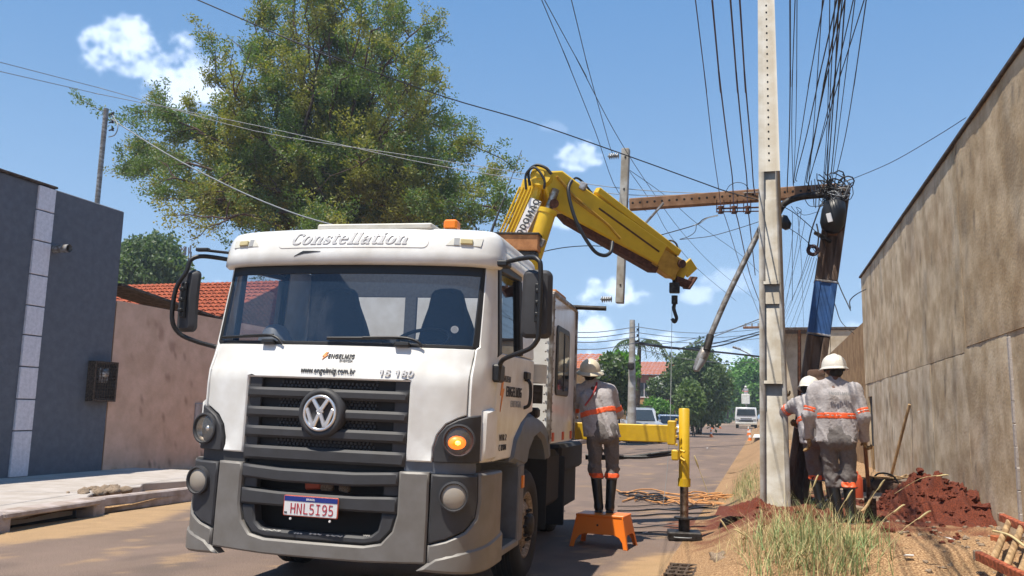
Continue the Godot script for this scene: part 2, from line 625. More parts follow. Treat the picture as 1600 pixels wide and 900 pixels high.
	M.twig = mat(lin(0.085, 0.055, 0.042), 0.95)
	M.straw = mat(lin(0.56, 0.46, 0.24), 0.9)
	M.straw.vertex_color_use_as_albedo = false
	M.grass = mat(lin(0.20, 0.27, 0.10), 0.7)
	M.grass_dry = mat(lin(0.56, 0.47, 0.24), 0.9)
	M.car_white = mat(lin(0.74, 0.75, 0.76), 0.25)
	M.car_silver = mat(lin(0.50, 0.52, 0.55), 0.3, 0.5)
	M.window_dark = mat(lin(0.03, 0.04, 0.05), 0.08)

func leafy(c: Color) -> StandardMaterial3D:
	var m := mat(c.linear_to_srgb(), 0.55)
	m.backlight_enabled = true
	m.backlight = Color(c.r * 1.4, c.g * 1.6, c.b * 0.8).linear_to_srgb()
	return m

# clouds laid over the sky: small fair-weather heaps all round, among them those in the frame
func cloud_cover() -> ImageTexture:
	var w := 3072
	var h := 1536
	var im := Image.create_empty(w, h, false, Image.FORMAT_RGBA8)
	im.fill(Color(1, 1, 1, 0))
	var fn := FastNoiseLite.new()
	fn.seed = 5
	fn.frequency = 1.0
	fn.fractal_octaves = 6
	fn.fractal_gain = 0.55
	var list := []                                           # azimuth, height, half width, half height (degrees), thickness
	for c in [[195, 78, 75, 48, 1.0], [290, 130, 80, 70, 1.0], [905, 245, 46, 30, 0.75], [890, 342, 40, 26, 0.6], [955, 458, 60, 30, 0.9], [1090, 460, 34, 24, 0.55], [915, 515, 50, 40, 0.9], [1010, 540, 90, 28, 0.7], [1150, 440, 60, 26, 0.3], [1110, 570, 130, 34, 0.7], [950, 575, 90, 30, 0.8], [1300, 530, 60, 30, 0.4], [870, 200, 30, 12, 0.15], [1370, 445, 30, 10, 0.2], [700, 520, 120, 40, 0.8], [350, 480, 100, 40, 0.5]]:
		var d = (RIGHT * ((c[0] - 800.0) / 1320.0) - UP * ((c[1] - 450.0) / 1320.0) + FWD).normalized()
		list.append([rad_to_deg(atan2(d.x, -d.z)), rad_to_deg(asin(d.y)), rad_to_deg(c[2] / 1400.0), rad_to_deg(c[3] / 1400.0), c[4]])
	var r := RandomNumberGenerator.new()
	r.seed = 3
	for k in 70:
		var az := r.randf_range(35, 320)
		var el := 2.0 + 34.0 * pow(r.randf(), 1.8)
		var sz := r.randf_range(2.0, 5.0)
		list.append([az, el, sz, sz * r.randf_range(0.4, 0.65), r.randf_range(0.3, 1.0)])
	for c in list:
		var reach := 1.5
		var y0 := int((90.0 - c[1] - c[3] * reach) / 180.0 * h)
		var y1 := int((90.0 - c[1] + c[3] * reach) / 180.0 * h)
		var x0 := int((c[0] - c[2] * reach) / 360.0 * w)
		var x1 := int((c[0] + c[2] * reach) / 360.0 * w)
		for y in range(max(y0, 0), min(y1, h - 1)):
			var el := 90.0 - (y + 0.5) * 180.0 / h
			if el < 0.3:
				continue
			for x in range(x0, x1):
				var az := (x + 0.5) * 360.0 / w
				var dx: float = (az - c[0]) / c[2]
				var dy: float = (el - c[1]) / c[3]
				if dy < 0.0:
					dy *= 1.35
				var n: float = fn.get_noise_3d(az * 0.42, el * 0.55, c[0]) * 0.9 + fn.get_noise_3d(az * 1.6, el * 1.8, c[0] + 9.0) * 0.3
				var t: float = 1.0 - dx * dx - dy * dy + n * 1.5
				var a: float = smoothstep(0.05, 1.0, t) * c[4]
				if a <= 0.004:
					continue
				var px := posmod(x, w)
				var old := im.get_pixel(px, y)
				a = max(a, old.a)
				im.set_pixel(px, y, Color(0.80, 0.79, 0.80, a * 0.86))
	return ImageTexture.create_from_image(im)

# ======================================================================= the crane truck
# The cab's skin is laid out as (s, y): s runs along the bumper line from the middle round the corner to the back of the side.
var plan := PackedVector2Array()
var plan_s := PackedFloat32Array()

func make_plan() -> void:
	var raw := [Vector3(0, 0, 0), Vector3(0.3, -0.008, 0), Vector3(0.6, -0.033, 0), Vector3(0.85, -0.07, 0), Vector3(1.0, -0.105, 0), Vector3(1.09, -0.15, 0), Vector3(1.15, -0.22, 0), Vector3(1.19, -0.32, 0), Vector3(1.207, -0.44, 0), Vector3(1.21, -0.6, 0)]
	var sm := smooth_path(raw, 5)
	sm.append(Vector3(1.21, -2.05, 0))
	var t := 0.0
	for i in sm.size():
		if i > 0:
			t += sm[i].distance_to(sm[i - 1])
		plan.append(Vector2(sm[i].x, sm[i].y))
		plan_s.append(t)

func plan_at(s: float) -> Vector2:
	var a: float = abs(s)
	var i := plan_s.bsearch(a)
	i = clamp(i, 1, plan_s.size() - 1)
	var t := (a - plan_s[i - 1]) / (plan_s[i] - plan_s[i - 1])
	var p := plan[i - 1].lerp(plan[i], t)
	return Vector2(p.x * (1.0 if s >= 0 else -1.0), p.y)

func side_s(z: float) -> float:                            # s of a point on the cab's side, from its z
	return plan_s[plan_s.size() - 2] + (-z - 0.6)

func cab_raw(s: float, y: float) -> Vector3:
	var p := plan_at(s)
	var lean := 0.12 * smoothstep(1.72, 2.04, y) + (0.13 * (y - 2.02) / 0.65 if y > 2.02 else 0.0)
	var fade := 1.0 - smoothstep(1.0, 1.75, abs(s))
	var narrow = 1.0 - 0.028 * clamp((y - 2.02) / 0.65, 0.0, 1.5)
	return Vector3(p.x * narrow, y, p.y - lean * fade)

func cab(s: float, y: float, off: float) -> Vector3:
	var p := cab_raw(s, y)
	var ds := cab_raw(s + 0.01, y) - cab_raw(s - 0.01, y)
	var dy := cab_raw(s, y + 0.01) - cab_raw(s, y - 0.01)
	return p + ds.cross(dy).normalized() * off

func hood(s: float, y: float, off: float) -> Vector3:      # the white front, its outer fields pressed in by a centimetre
	var q := Vector2(abs(s) - 0.98, y - 1.55)
	var d := Vector2(max(abs(q.x) - 0.10, 0.0), max(abs(q.y) - 0.22, 0.0)).length() - 0.15
	return cab(s, y, off - 0.016 * (1.0 - smoothstep(-0.02, 0.02, d)))

func visor(s: float, y: float, off: float) -> Vector3:     # the visor's skin, which curves back towards the roof
	var o := 0.070 - 0.006 * smoothstep(2.75, 2.84, y) - 0.012 * smoothstep(2.84, 2.90, y) - 0.024 * smoothstep(2.90, 2.945, y)
	return cab(s, y, o + off)

func mirror_poly(pts: Array) -> Array:
	var out := []
	for p in pts:
		out.append(Vector2(-p.x, p.y))
	return out

func on_cab(s: float, y: float, off: float) -> Transform3D: # a frame on the skin, z outwards
	var x := (cab_raw(s + 0.02, y) - cab_raw(s - 0.02, y)).normalized()
	var u := (cab_raw(s, y + 0.02) - cab_raw(s, y - 0.02)).normalized()
	var n := x.cross(u).normalized()
	u = n.cross(x)
	return Transform3D(Basis(x, u, n), cab(s, y, off))

func sheet(parent: Node, called: String, outline: Array, m: Material, th := 0.03, bev := 0.006, off := 0.0, step := 0.11, place := cab) -> MeshInstance3D:
	var s := mb()
	panel(s, outline, place, th, bev, step, off)
	return part(parent, called, s, m)

func wheel(t: Node3D, at: Vector3, out: float, r := 0.5, w := 0.27, front := true) -> void:
	var xf := Transform3D(Basis(Vector3(0, 0, 1), Vector3(out, 0, 0), Vector3(0, 1, 0) * out), at)
	var s := mb()
	var tyre := [Vector2(0.29, -w * 0.42), Vector2(0.31, -w * 0.5), Vector2(r - 0.06, -w * 0.52), Vector2(r - 0.012, -w * 0.42), Vector2(r, -w * 0.3), Vector2(r, w * 0.3), Vector2(r - 0.012, w * 0.42), Vector2(r - 0.06, w * 0.52), Vector2(r - 0.12, w * 0.53), Vector2(0.31, w * 0.47), Vector2(0.29, w * 0.40)]
	lathe(s, tyre, 48, xf)
	for k in 4:                                             # ribs of the tread
		var yk := -w * 0.27 + w * 0.18 * k
		lathe(s, [Vector2(r, yk - 0.014), Vector2(r + 0.008, yk - 0.010), Vector2(r + 0.008, yk + 0.010), Vector2(r, yk + 0.014)], 48, xf, true)
	var hub := part(t, "wheel", s, M.rubber)
	s = mb()
	var d := w * 0.40
	if front:
		lathe(s, [Vector2(0.295, d), Vector2(0.30, d + 0.012), Vector2(0.282, d + 0.014), Vector2(0.262, d - 0.03), Vector2(0.245, d - 0.05), Vector2(0.20, d - 0.01), Vector2(0.165, d + 0.015), Vector2(0.15, d + 0.018), Vector2(0.105, d + 0.018)], 40, xf)
	else:
		lathe(s, [Vector2(0.295, d), Vector2(0.30, d + 0.012), Vector2(0.282, d + 0.012), Vector2(0.25, d - 0.12), Vector2(0.15, d - 0.16), Vector2(0.10, d - 0.16)], 40, xf)
	part(hub, "rim", s, M.rim)
	s = mb()
	lathe(s, [Vector2(0.11, d - 0.02), Vector2(0.105, d + 0.05), Vector2(0.085, d + 0.075), Vector2(0.0, d + 0.085)], 24, xf)
	for k in 10:
		var a := TAU * k / 10
		var c := xf * Vector3(cos(a) * 0.135, d + 0.025, sin(a) * 0.135)
		lathe(s, [Vector2(0.016, -0.02), Vector2(0.016, 0.02), Vector2(0.008, 0.03), Vector2(0, 0.03)], 6, Transform3D(xf.basis, c), true)
	part(hub, "hub", s, M.steel_dark)
	s = mb()
	for k in 8:                                             # hand holes of the rim
		var a := TAU * (k + 0.5) / 8
		var c := xf * Vector3(cos(a) * 0.218, d - 0.022, sin(a) * 0.218)
		var b := xf.basis * Basis(Vector3.UP, -a)
		prism(s, circle(0, 0, 0.022, 12, 0.03), 0.02, Transform3D(b * Basis(Vector3(1, 0, 0), Vector3(0, 0, -1), Vector3(0, 1, 0)), c))
	part(hub, "hand_holes", s, M.black)

func head_lamp(t: Node3D, called: String, s_at: float, y: float, r: float, lit: bool, fog := false) -> void:
	var f := on_cab(s_at, y, 0.052 if fog else 0.016)
	f.basis = f.basis.slerp(Basis(), 0.45)
	var up := Transform3D(f.basis * Basis(Vector3(1, 0, 0), Vector3(0, 0, 1), Vector3(0, -1, 0)), f.origin)
	var s := mb()
	lathe(s, [Vector2(r + 0.018, -0.03), Vector2(r + 0.018, 0.022), Vector2(r + 0.006, 0.026), Vector2(r, 0.012), Vector2(r, -0.01)], 36, up, true)
	var lamp := part(t, called, s, M.plastic)
	s = mb()
	if fog:
		lathe(s, [Vector2(r, 0.004), Vector2(r * 0.8, 0.016), Vector2(r * 0.4, 0.024), Vector2(0, 0.027)], 36, up)
		part(lamp, "lens", s, M.fog_lens)
		return
	lathe(s, [Vector2(r * 0.99, 0.0), Vector2(r * 0.85, -0.035), Vector2(r * 0.5, -0.07), Vector2(0.0, -0.085)], 36, up)
	part(lamp, "reflector", s, M.reflector)
	s = mb()
	lathe(s, [Vector2(0.0, 0.005), Vector2(0.022, -0.005), Vector2(0.026, -0.03), Vector2(0.02, -0.075)], 16, Transform3D(up.basis, f * Vector3(r * 0.15, 0, 0)))
	part(lamp, "bulb_cap", s, M.chrome)
	s = mb()
	var bulb_at := f * Vector3(-r * 0.2 if lit else r * 0.35, -r * 0.15, -0.045)
	var ball := SphereMesh.new()
	ball.radius = 0.075 if lit else 0.02
	ball.height = ball.radius * 1.6
	var g := part(lamp, "bulb", ball, M.amber_lit)
	g.position = bulb_at
	if lit:
		var core := SphereMesh.new()
		core.radius = 0.026
		core.height = 0.04
		var cg := part(lamp, "bulb", core, M.filament)
		cg.position = bulb_at + f.basis.z * 0.055 + f.basis.x * 0.012
	s = mb()
	lathe(s, [Vector2(r, 0.008), Vector2(r * 0.8, 0.018), Vector2(r * 0.4, 0.025), Vector2(0, 0.028)], 36, up)
	part(lamp, "lens", s, M.lens)

func build_truck() -> void:
	make_plan()
	var t := thing("crane_truck", "white crane truck with grey bumper and yellow folded crane working beside the old pole", "truck", Vector3(-3.224, 0, -5.812))
	t.rotation = Vector3(0, 0.05, -0.02)
	build_cab(t)
	build_bumper(t)
	build_cab_inside(t)
	build_truck_rear(t)
	build_crane(t)

func build_cab(t: Node3D) -> void:
	var s := mb()
	# front panel round the grille opening
	var half := [Vector2(0.87, 1.145), Vector2(0.87, 1.25), Vector2(0.90, 1.35), Vector2(0.96, 1.425), Vector2(1.05, 1.47), Vector2(1.125, 1.495), Vector2(1.128, 1.75), Vector2(1.128, 2.0)]
	var front := []
	for p in half:
		front.append(p)
	var left := mirror_poly(half)
	left.reverse()
	front.append_array(left)
	front.append_array([Vector2(-0.675, 1.145), Vector2(-0.675, 1.73), Vector2(0.675, 1.73), Vector2(0.675, 1.145)])
	sheet(t, "front_panel", front, M.white, 0.05, 0.010, 0.0, 0.06, hood)
	# corners and A pillars in one sweep, then the black door seal
	for sg in [1.0, -1.0]:
		var corner := [Vector2(1.136, 1.145), Vector2(1.50, 1.145), Vector2(1.52, 2.0), Vector2(1.50, 2.68), Vector2(1.205, 2.68), Vector2(1.165, 2.02), Vector2(1.136, 2.0)]
		sheet(t, "corner_pillar", corner if sg > 0 else mirror_poly(corner), M.white, 0.05, 0.008)
		var fin := [Vector2(1.26, 1.16), Vector2(1.50, 1.17), Vector2(1.50, 1.52), Vector2(1.42, 1.56), Vector2(1.27, 1.53)]
		sheet(t, "wind_deflector", fin if sg > 0 else mirror_poly(fin), M.white, 0.04, 0.018, 0.034)
		var gap := [Vector2(1.136, 2.0), Vector2(1.165, 2.02), Vector2(1.205, 2.68), Vector2(1.16, 2.68), Vector2(1.105, 2.015)]
		sheet(t, "windscreen_seal", gap if sg > 0 else mirror_poly(gap), M.seal, 0.03, 0.004, -0.004)
		# door
		var a := 1.53
		var b := side_s(-1.93)
		var door := [Vector2(a, 1.145), Vector2(side_s(-1.10), 1.15), Vector2(side_s(-1.2), 1.30), Vector2(side_s(-1.45), 1.43), Vector2(side_s(-1.75), 1.52), Vector2(b, 1.54), Vector2(b, 2.02), Vector2(a, 2.0)]
		var d := sheet(t, "door", door if sg > 0 else mirror_poly(door), M.white, 0.05, 0.010, 0.004)
		var strips := [[Vector2(a, 1.96), Vector2(a + 0.12, 1.99), Vector2(a + 0.12, 2.74), Vector2(a, 2.72)], [Vector2(a + 0.122, 2.665), Vector2(side_s(-1.42), 2.70), Vector2(side_s(-1.42), 2.79), Vector2(a + 0.122, 2.745)], [Vector2(side_s(-1.30), 2.03), Vector2(side_s(-1.42), 2.03), Vector2(side_s(-1.42), 2.698), Vector2(side_s(-1.30), 2.69)]]
		for k in 3:
			sheet(d, "window_frame", strips[k] if sg > 0 else mirror_poly(strips[k]), M.black if k < 2 else M.seal, 0.05, 0.008, 0.008 + 0.002 * k)
		var glass := [Vector2(a + 0.122, 2.0), Vector2(side_s(-1.30), 2.02), Vector2(side_s(-1.30), 2.69), Vector2(a + 0.122, 2.665)]
		sheet(d, "window_pane", glass if sg > 0 else mirror_poly(glass), M.glass_dark if sg > 0 else M.glass, 0.0, 0.0, -0.02, 0.3)
		var rear := [Vector2(side_s(-1.425), 2.025), Vector2(b, 2.025), Vector2(b, 2.84), Vector2(side_s(-1.425), 2.80)]
		sheet(t, "rear_pillar", rear if sg > 0 else mirror_poly(rear), M.white, 0.05, 0.008, 0.0)
		if sg > 0:
			s = mb()
			var h0 := side_s(-1.55)
			tube(s, smooth_path([cab(h0, 1.83, 0.0), cab(h0, 1.80, 0.05), cab(h0 + 0.01, 1.70, 0.06), cab(h0, 1.60, 0.05), cab(h0, 1.57, 0.0)]), 0.016, 8)
			box(s, cab(h0 + 0.02, 1.86, 0.02), Vector3(0.04, 0.07, 0.16), Basis(), 0.012)
			part(d, "handle", s, M.black)
			var bw := cab(side_s(-0.62), 1.70, 0.01)
			var right := Vector3(0, 0, -1)
			lettering(d, "lettering", "ENGELMIG", M.ink, cab(side_s(-1.14), 1.70, 0.008), right, Vector3.UP, 0.56, 0.085, "Droid Sans", 0.0, true)
			lettering(d, "lettering", "ENERGIA", M.ink_grey, cab(side_s(-1.22), 1.60, 0.008), right, Vector3.UP, 0.38, 0.055)
			lettering(d, "lettering", "MATEU", M.ink, cab(side_s(-0.84), 1.80, 0.008), right, Vector3.UP, 0.30, 0.05)
			lettering(d, "lettering", "VTR 2", M.ink, cab(side_s(-0.80), 1.325, 0.008), right, Vector3.UP, 0.24, 0.05)
			lettering(d, "lettering", "C 0184", M.ink, cab(side_s(-0.80), 1.245, 0.008), right, Vector3.UP, 0.24, 0.05)
			s = mb()
			prism(s, [Vector2(0.05, 0.15), Vector2(0.0, 0.15), Vector2(-0.06, -0.02), Vector2(-0.01, -0.02), Vector2(-0.05, -0.15), Vector2(0.06, 0.04), Vector2(0.01, 0.04)], 0.006, Transform3D(Basis(Vector3(0, 0, -1), Vector3.UP, Vector3(1, 0, 0)), cab(side_s(-0.72), 1.68, 0.008)), 0.001)
			part(d, "flash_emblem", s, M.ink_orange)
	# the crack in the pillar paint
	# headlamp bezels
	for sg in [1.0, -1.0]:
		var bez := [Vector2(0.878, 1.145), Vector2(1.30, 1.145), Vector2(1.30, 1.50), Vector2(1.13, 1.487), Vector2(1.05, 1.462), Vector2(0.965, 1.417), Vector2(0.907, 1.345), Vector2(0.878, 1.25)]
		var cut := []
		for p in bez:
			cut.append(Vector2(min(p.x, 1.255), p.y))
		sheet(t, "headlamp_bezel", cut if sg > 0 else mirror_poly(cut), M.plastic, 0.05, 0.008, 0.010)
		head_lamp(t, "headlight", sg * 1.06, 1.31, 0.104, sg > 0)
	# windscreen and its black upper band
	var ws := [Vector2(-1.105, 2.015), Vector2(-0.55, 2.005), Vector2(0.55, 2.005), Vector2(1.105, 2.015), Vector2(1.155, 2.66), Vector2(-1.155, 2.66)]
	sheet(t, "windscreen", ws, M.glass, 0.0, 0.0, -0.012, 0.12)
	sheet(t, "sun_band", [Vector2(-1.155, 2.585), Vector2(1.155, 2.585), Vector2(1.16, 2.668), Vector2(-1.16, 2.668)], M.black, 0.01, 0.002, -0.006)
	sheet(t, "lower_seal", [Vector2(-1.11, 1.998), Vector2(1.11, 1.998), Vector2(1.11, 2.024), Vector2(-1.11, 2.024)], M.seal, 0.02, 0.004, 0.0)
	# roof with its visor: rings drawn in towards the middle
	s = mb()
	var rings := [[2.655, 0.0], [2.650, 0.045], [2.665, 0.068], [2.75, 0.070], [2.84, 0.064], [2.90, 0.052], [2.945, 0.028], [2.975, -0.02], [2.99, -0.09], [3.0, -0.20]]
	var b_end := side_s(-1.95)
	var cols := 60
	var prev := []
	for ri in rings.size() + 2:
		var row := []
		for k in cols + 1:
			var sp := lerpf(-b_end, b_end, float(k) / cols)
			# crowd columns into the corners
			var p: Vector3
			var rr: Array = rings[min(ri, rings.size() - 1)]
			var lift := 0.09 * smoothstep(1.35, 1.75, abs(sp)) * (1.0 if ri < 4 else 0.0)
			p = cab(sp, rr[0] + lift, rr[1] * lerpf(1.0, 0.45, smoothstep(1.3, 1.8, abs(sp))))
			if ri >= rings.size():
				var c := Vector3(0, 3.02, -1.1)
				p = p.lerp(Vector3(p.x * 0.3, c.y, lerpf(p.z, c.z, 0.4)), 0.5 if ri == rings.size() else 1.0)
			row.append(p)
		if ri > 0:
			for k in cols:
				quad(s, prev[k], row[k], row[k + 1], prev[k + 1])
		prev = row
	var mid := Vector3(0, 3.02, -1.1)
	for k in cols:
		tri(s, prev[k], mid, prev[k + 1])
	var roof := part(t, "roof", s, M.white)
	s = mb()
	panel(s, round_rect(-0.64, 2.775, 0.70, 2.935, 0.05), visor, 0.02, 0.003, 0.06, 0.004)
	part(roof, "name_field", s, M.white)
	s = mb()
	box(s, Vector3(0.18, 2.985, -0.62), Vector3(1.0, 0.05, 0.6), Basis(), 0.022)
	part(roof, "hatch", s, M.white_dull)
	# the crack below the name field
	s = mb()
	panel(s, [Vector2(-0.46, 2.705), Vector2(-0.41, 2.735), Vector2(-0.38, 2.75), Vector2(-0.28, 2.748), Vector2(-0.22, 2.744), Vector2(-0.30, 2.735), Vector2(-0.37, 2.728)], visor, 0.01, 0.001, 0.05, 0.004)
	part(roof, "crack", s, M.black)
	lettering_on(roof, "lettering", "Constellation", M.badge, visor, 0.02, 2.860, 1.03, 0.11, 0.007, "Droid Serif", 0.35, true)
	var f := Transform3D()
	for sg in [1.0, -1.0]:
		var pod := [Vector2(0.84, 2.80), Vector2(1.12, 2.80), Vector2(1.14, 2.875), Vector2(0.89, 2.875)]
		s = mb()
		panel(s, pod if sg > 0 else mirror_poly(pod), visor, 0.02, 0.004, 0.05, 0.005)
		var fr := part(roof, "lamp_recess", s, M.white_dull)
		var fl := on_cab(sg * 1.0, 2.835, 0.070)
		s = mb()
		box(s, fl.origin, Vector3(0.10, 0.045, 0.03), fl.basis, 0.008)
		part(roof, "marker_lamp", s, M.cream_lens)
		s = mb()
		var s0 = sg * 0.925
		panel(s, [Vector2(s0 - 0.022, 2.805), Vector2(s0 + 0.022, 2.805), Vector2(s0 + 0.022, 2.868), Vector2(s0 - 0.022, 2.868)], visor, 0.01, 0.002, 0.1, 0.008)
		part(roof, "lamp_shade_gap", s, M.ink_grey)
	s = mb()
	box(s, Vector3(0.66, 3.05, -0.9), Vector3(0.13, 0.05, 0.13), Basis(), 0.01)
	var bc := part(t, "beacon_base", s, M.black)
	s = mb()
	box(s, Vector3(0.66, 3.115, -0.9), Vector3(0.125, 0.09, 0.12), Basis(), 0.018)
	part(bc, "beacon_lens", s, M.amber)
	s = mb()
	tube(s, [Vector3(0.98, 2.98, -0.95), Vector3(1.0, 3.08, -0.97), Vector3(1.08, 3.45, -1.1), Vector3(1.16, 3.9, -1.3)], [0.018, 0.012, 0.004, 0.003], 6)
	part(t, "antenna", s, M.black)
	# grille: dark backing with its mesh, four slats, emblem
	s = mb()
	panel(s, [Vector2(-0.69, 1.0), Vector2(0.69, 1.0), Vector2(0.69, 1.745), Vector2(-0.69, 1.745)], cab, 0.02, 0.002, 0.15, -0.06)
	part(t, "grille_backing", s, M.mesh_dark)
	s = mb()
	for iy in 22:
		var y := 1.15 + iy * 0.026
		for ix in 25:
			var x := -0.40 + ix * 0.033 + (0.0165 if iy % 2 else 0.0)
			var c := cab(x, y, -0.052)
			prism(s, circle(0, 0, 0.012, 6), 0.012, Transform3D(Basis(), c), 0.002)
	var mesh_part := part(t, "grille_mesh", s, M.plastic)
	mesh_part.set_meta("kind", "stuff")
	for k in 4:
		var yc: float = [1.612, 1.462, 1.312, 1.153][k]
		var hh: float = [0.040, 0.040, 0.043, 0.053][k]
		var w := 0.668
		s = mb()
		panel(s, [Vector2(-w, yc - hh), Vector2(w, yc - hh), Vector2(w, yc + hh), Vector2(-w, yc + hh)], cab, 0.06, 0.020, 0.11, 0.012)
		part(t, "grille_slat", s, M.plastic)
	for sg in [1.0, -1.0]:
		sheet(t, "grille_cheek", [Vector2(sg * 0.56, 1.15), Vector2(sg * 0.672, 1.15), Vector2(sg * 0.672, 1.73), Vector2(sg * 0.56, 1.73)], M.plastic, 0.03, 0.004, -0.022)
	f = on_cab(0, 1.47, 0.0)
	var up := Transform3D(f.basis * Basis(Vector3(1, 0, 0), Vector3(0, 0, 1), Vector3(0, -1, 0)), f.origin)
	s = mb()
	lathe(s, [Vector2(0.19, -0.04), Vector2(0.188, 0.02), Vector2(0.172, 0.045), Vector2(0.142, 0.050), Vector2(0.138, 0.034), Vector2(0.0, 0.030)], 48, up)
	var em := part(t, "emblem_disc", s, M.plastic)
	s = mb()
	lathe(s, [Vector2(0.137, 0.034), Vector2(0.137, 0.05), Vector2(0.132, 0.056), Vector2(0.118, 0.056), Vector2(0.113, 0.05), Vector2(0.113, 0.034)], 48, up)
	for sg in [1.0, -1.0]:
		for st in [[Vector2(0.0, 0.012), Vector2(0.062, 0.105)], [Vector2(0.0, -0.02), Vector2(0.05, -0.108)], [Vector2(0.05, -0.108), Vector2(0.108, 0.034)]]:
			if st[0].x == 0.0 and st[0].y < 0:
				st = [Vector2(0.004, 0.0), Vector2(0.046, -0.104)]
			var pa: Vector3 = f * Vector3(st[0].x * sg, st[0].y, 0.045)
			var pb: Vector3 = f * Vector3(st[1].x * sg, st[1].y, 0.045)
			beam(s, pa, pb, 0.031, 0.024, f.basis.z, 0.006)
	beam(s, f * Vector3(-0.03, 0.012, 0.045), f * Vector3(0.03, 0.012, 0.045), 0.02, 0.02, f.basis.z, 0.005)
	part(em, "emblem", s, M.chrome)
	# lettering on the front panel
	lettering_on(t, "lettering", "ENGELMIG", M.ink, hood, 0.09, 1.905, 0.215, 0.034, 0.004, "Droid Sans", 0.0, true)
	lettering_on(t, "lettering", "ENERGIA", M.ink_grey, hood, 0.14, 1.873, 0.11, 0.018, 0.004, "Droid Sans", 0.0, false)
	f = on_cab(-0.045, 1.905, 0.006)
	s = mb()
	prism(s, [Vector2(0.02, 0.035), Vector2(0.0, 0.035), Vector2(-0.024, -0.004), Vector2(-0.004, -0.004), Vector2(-0.02, -0.035), Vector2(0.024, 0.01), Vector2(0.004, 0.01)], 0.006, f, 0.001)
	part(t, "flash_emblem", s, M.ink_orange)
	lettering_on(t, "lettering", "www.engelmig.com.br", M.ink, hood, 0.01, 1.786, 0.45, 0.052, 0.004, "Droid Sans", 0.0, false)
	lettering_on(t, "lettering", "15 180", M.badge, hood, 0.56, 1.79, 0.27, 0.045, 0.008, "Droid Sans", 0.1, true)
	# wipers
	for w in [[-0.59, -1.06, -0.44], [0.54, -0.06, 0.72]]:
		s = mb()
		tube(s, smooth_path([cab(w[2], 1.99, 0.02), cab(w[2] - 0.05, 2.035, 0.03), cab(w[0], 2.06, 0.03), cab(lerpf(w[0], w[1], 0.5), 2.055, 0.02)]), 0.011, 6)
		tube(s, [cab(w[0] + 0.05, 2.062, 0.02), cab(lerpf(w[0], w[1], 0.5), 2.052, 0.016), cab(w[1], 2.045, 0.014)], 0.013, 6)
		var fw := on_cab(w[0] + 0.02, 2.008, 0.02)
		box(s, fw.origin, Vector3(0.12, 0.035, 0.05), fw.basis, 0.012)
		part(t, "wiper", s, M.black)
	# small sticker in the windscreen corner
	f = on_cab(0.95, 2.15, -0.018)
	s = mb()
	prism(s, circle(0, 0, 0.03, 20), 0.002, f, 0.0004)
	part(t, "round_sticker", s, M.ink_white)
	# mirrors
	for sg in [1.0, -1.0]:
		s = mb()
		var arm: Array
		if sg > 0:
			arm = [Vector3(1.17, 2.70, -0.55), Vector3(1.32, 2.715, -0.42), Vector3(1.50, 2.72, -0.30), Vector3(1.575, 2.69, -0.25), Vector3(1.60, 2.60, -0.24), Vector3(1.60, 2.15, -0.24), Vector3(1.585, 2.07, -0.25), Vector3(1.52, 2.01, -0.28), Vector3(1.36, 1.96, -0.36), Vector3(1.275, 1.92, -0.42), Vector3(1.25, 1.84, -0.46)]
		else:
			arm = [Vector3(-1.17, 2.74, -0.55), Vector3(-1.30, 2.75, -0.42), Vector3(-1.40, 2.745, -0.33), Vector3(-1.455, 2.70, -0.28), Vector3(-1.47, 2.60, -0.26), Vector3(-1.54, 2.45, -0.24), Vector3(-1.55, 2.2, -0.24), Vector3(-1.50, 2.08, -0.28), Vector3(-1.38, 2.02, -0.34), Vector3(-1.24, 1.98, -0.44)]
		tube(s, smooth_path(arm, 4), 0.019, 8)
		if sg > 0:
			box(s, Vector3(1.235, 1.83, -0.50), Vector3(0.07, 0.14, 0.16), Basis(), 0.02)
			box(s, Vector3(1.24, 2.70, -0.50), Vector3(0.10, 0.05, 0.14), Basis(), 0.015)
		else:
			tube(s, [Vector3(-1.17, 2.80, -0.5), Vector3(-1.38, 2.80, -0.33)], 0.013, 6)
			box(s, Vector3(-1.37, 2.80, -0.32), Vector3(0.12, 0.03, 0.05), Basis(), 0.01)
		var ar := part(t, "mirror_arm", s, M.black)
		s = mb()
		var body_at := Vector3(1.553, 2.365, -0.36) if sg > 0 else Vector3(-1.475, 2.36, -0.34)
		var bw := 0.235 if sg > 0 else 0.20
		var xf := Transform3D(Basis(Vector3.UP, 0.05 if sg > 0 else -0.30), body_at)
		panel(s, round_rect(-bw * 0.5, -0.265, bw * 0.5, 0.265, 0.05), func(x: float, y: float, o: float) -> Vector3: return xf * Vector3(x * (1.0 - 0.10 * y), y, o - x * x * 1.6 - y * y * 0.16), 0.06, 0.03, 0.05, 0.055)
		box(s, xf * Vector3(0, 0, -0.012), Vector3(bw * 0.85, 0.48, 0.02), xf.basis, 0.01)
		var housing := part(t, "mirror", s, M.plastic)
		s = mb()
		box(s, xf * Vector3(0.02, 0.0, 0.07), Vector3(0.05, 0.30, 0.03), xf.basis, 0.008)
		for k in 3:
			box(s, xf * Vector3(0.025, 0.09 - 0.09 * k, 0.095), Vector3(0.045, 0.03, 0.04), xf.basis, 0.008)
		part(housing, "clamp", s, M.black)
	# amber side repeater on the black window frame and on the arch
	s = mb()
	box(s, cab(side_s(-1.5), 2.60, 0.02), Vector3(0.03, 0.05, 0.09), Basis(), 0.012)
	part(t, "side_repeater", s, M.amber)

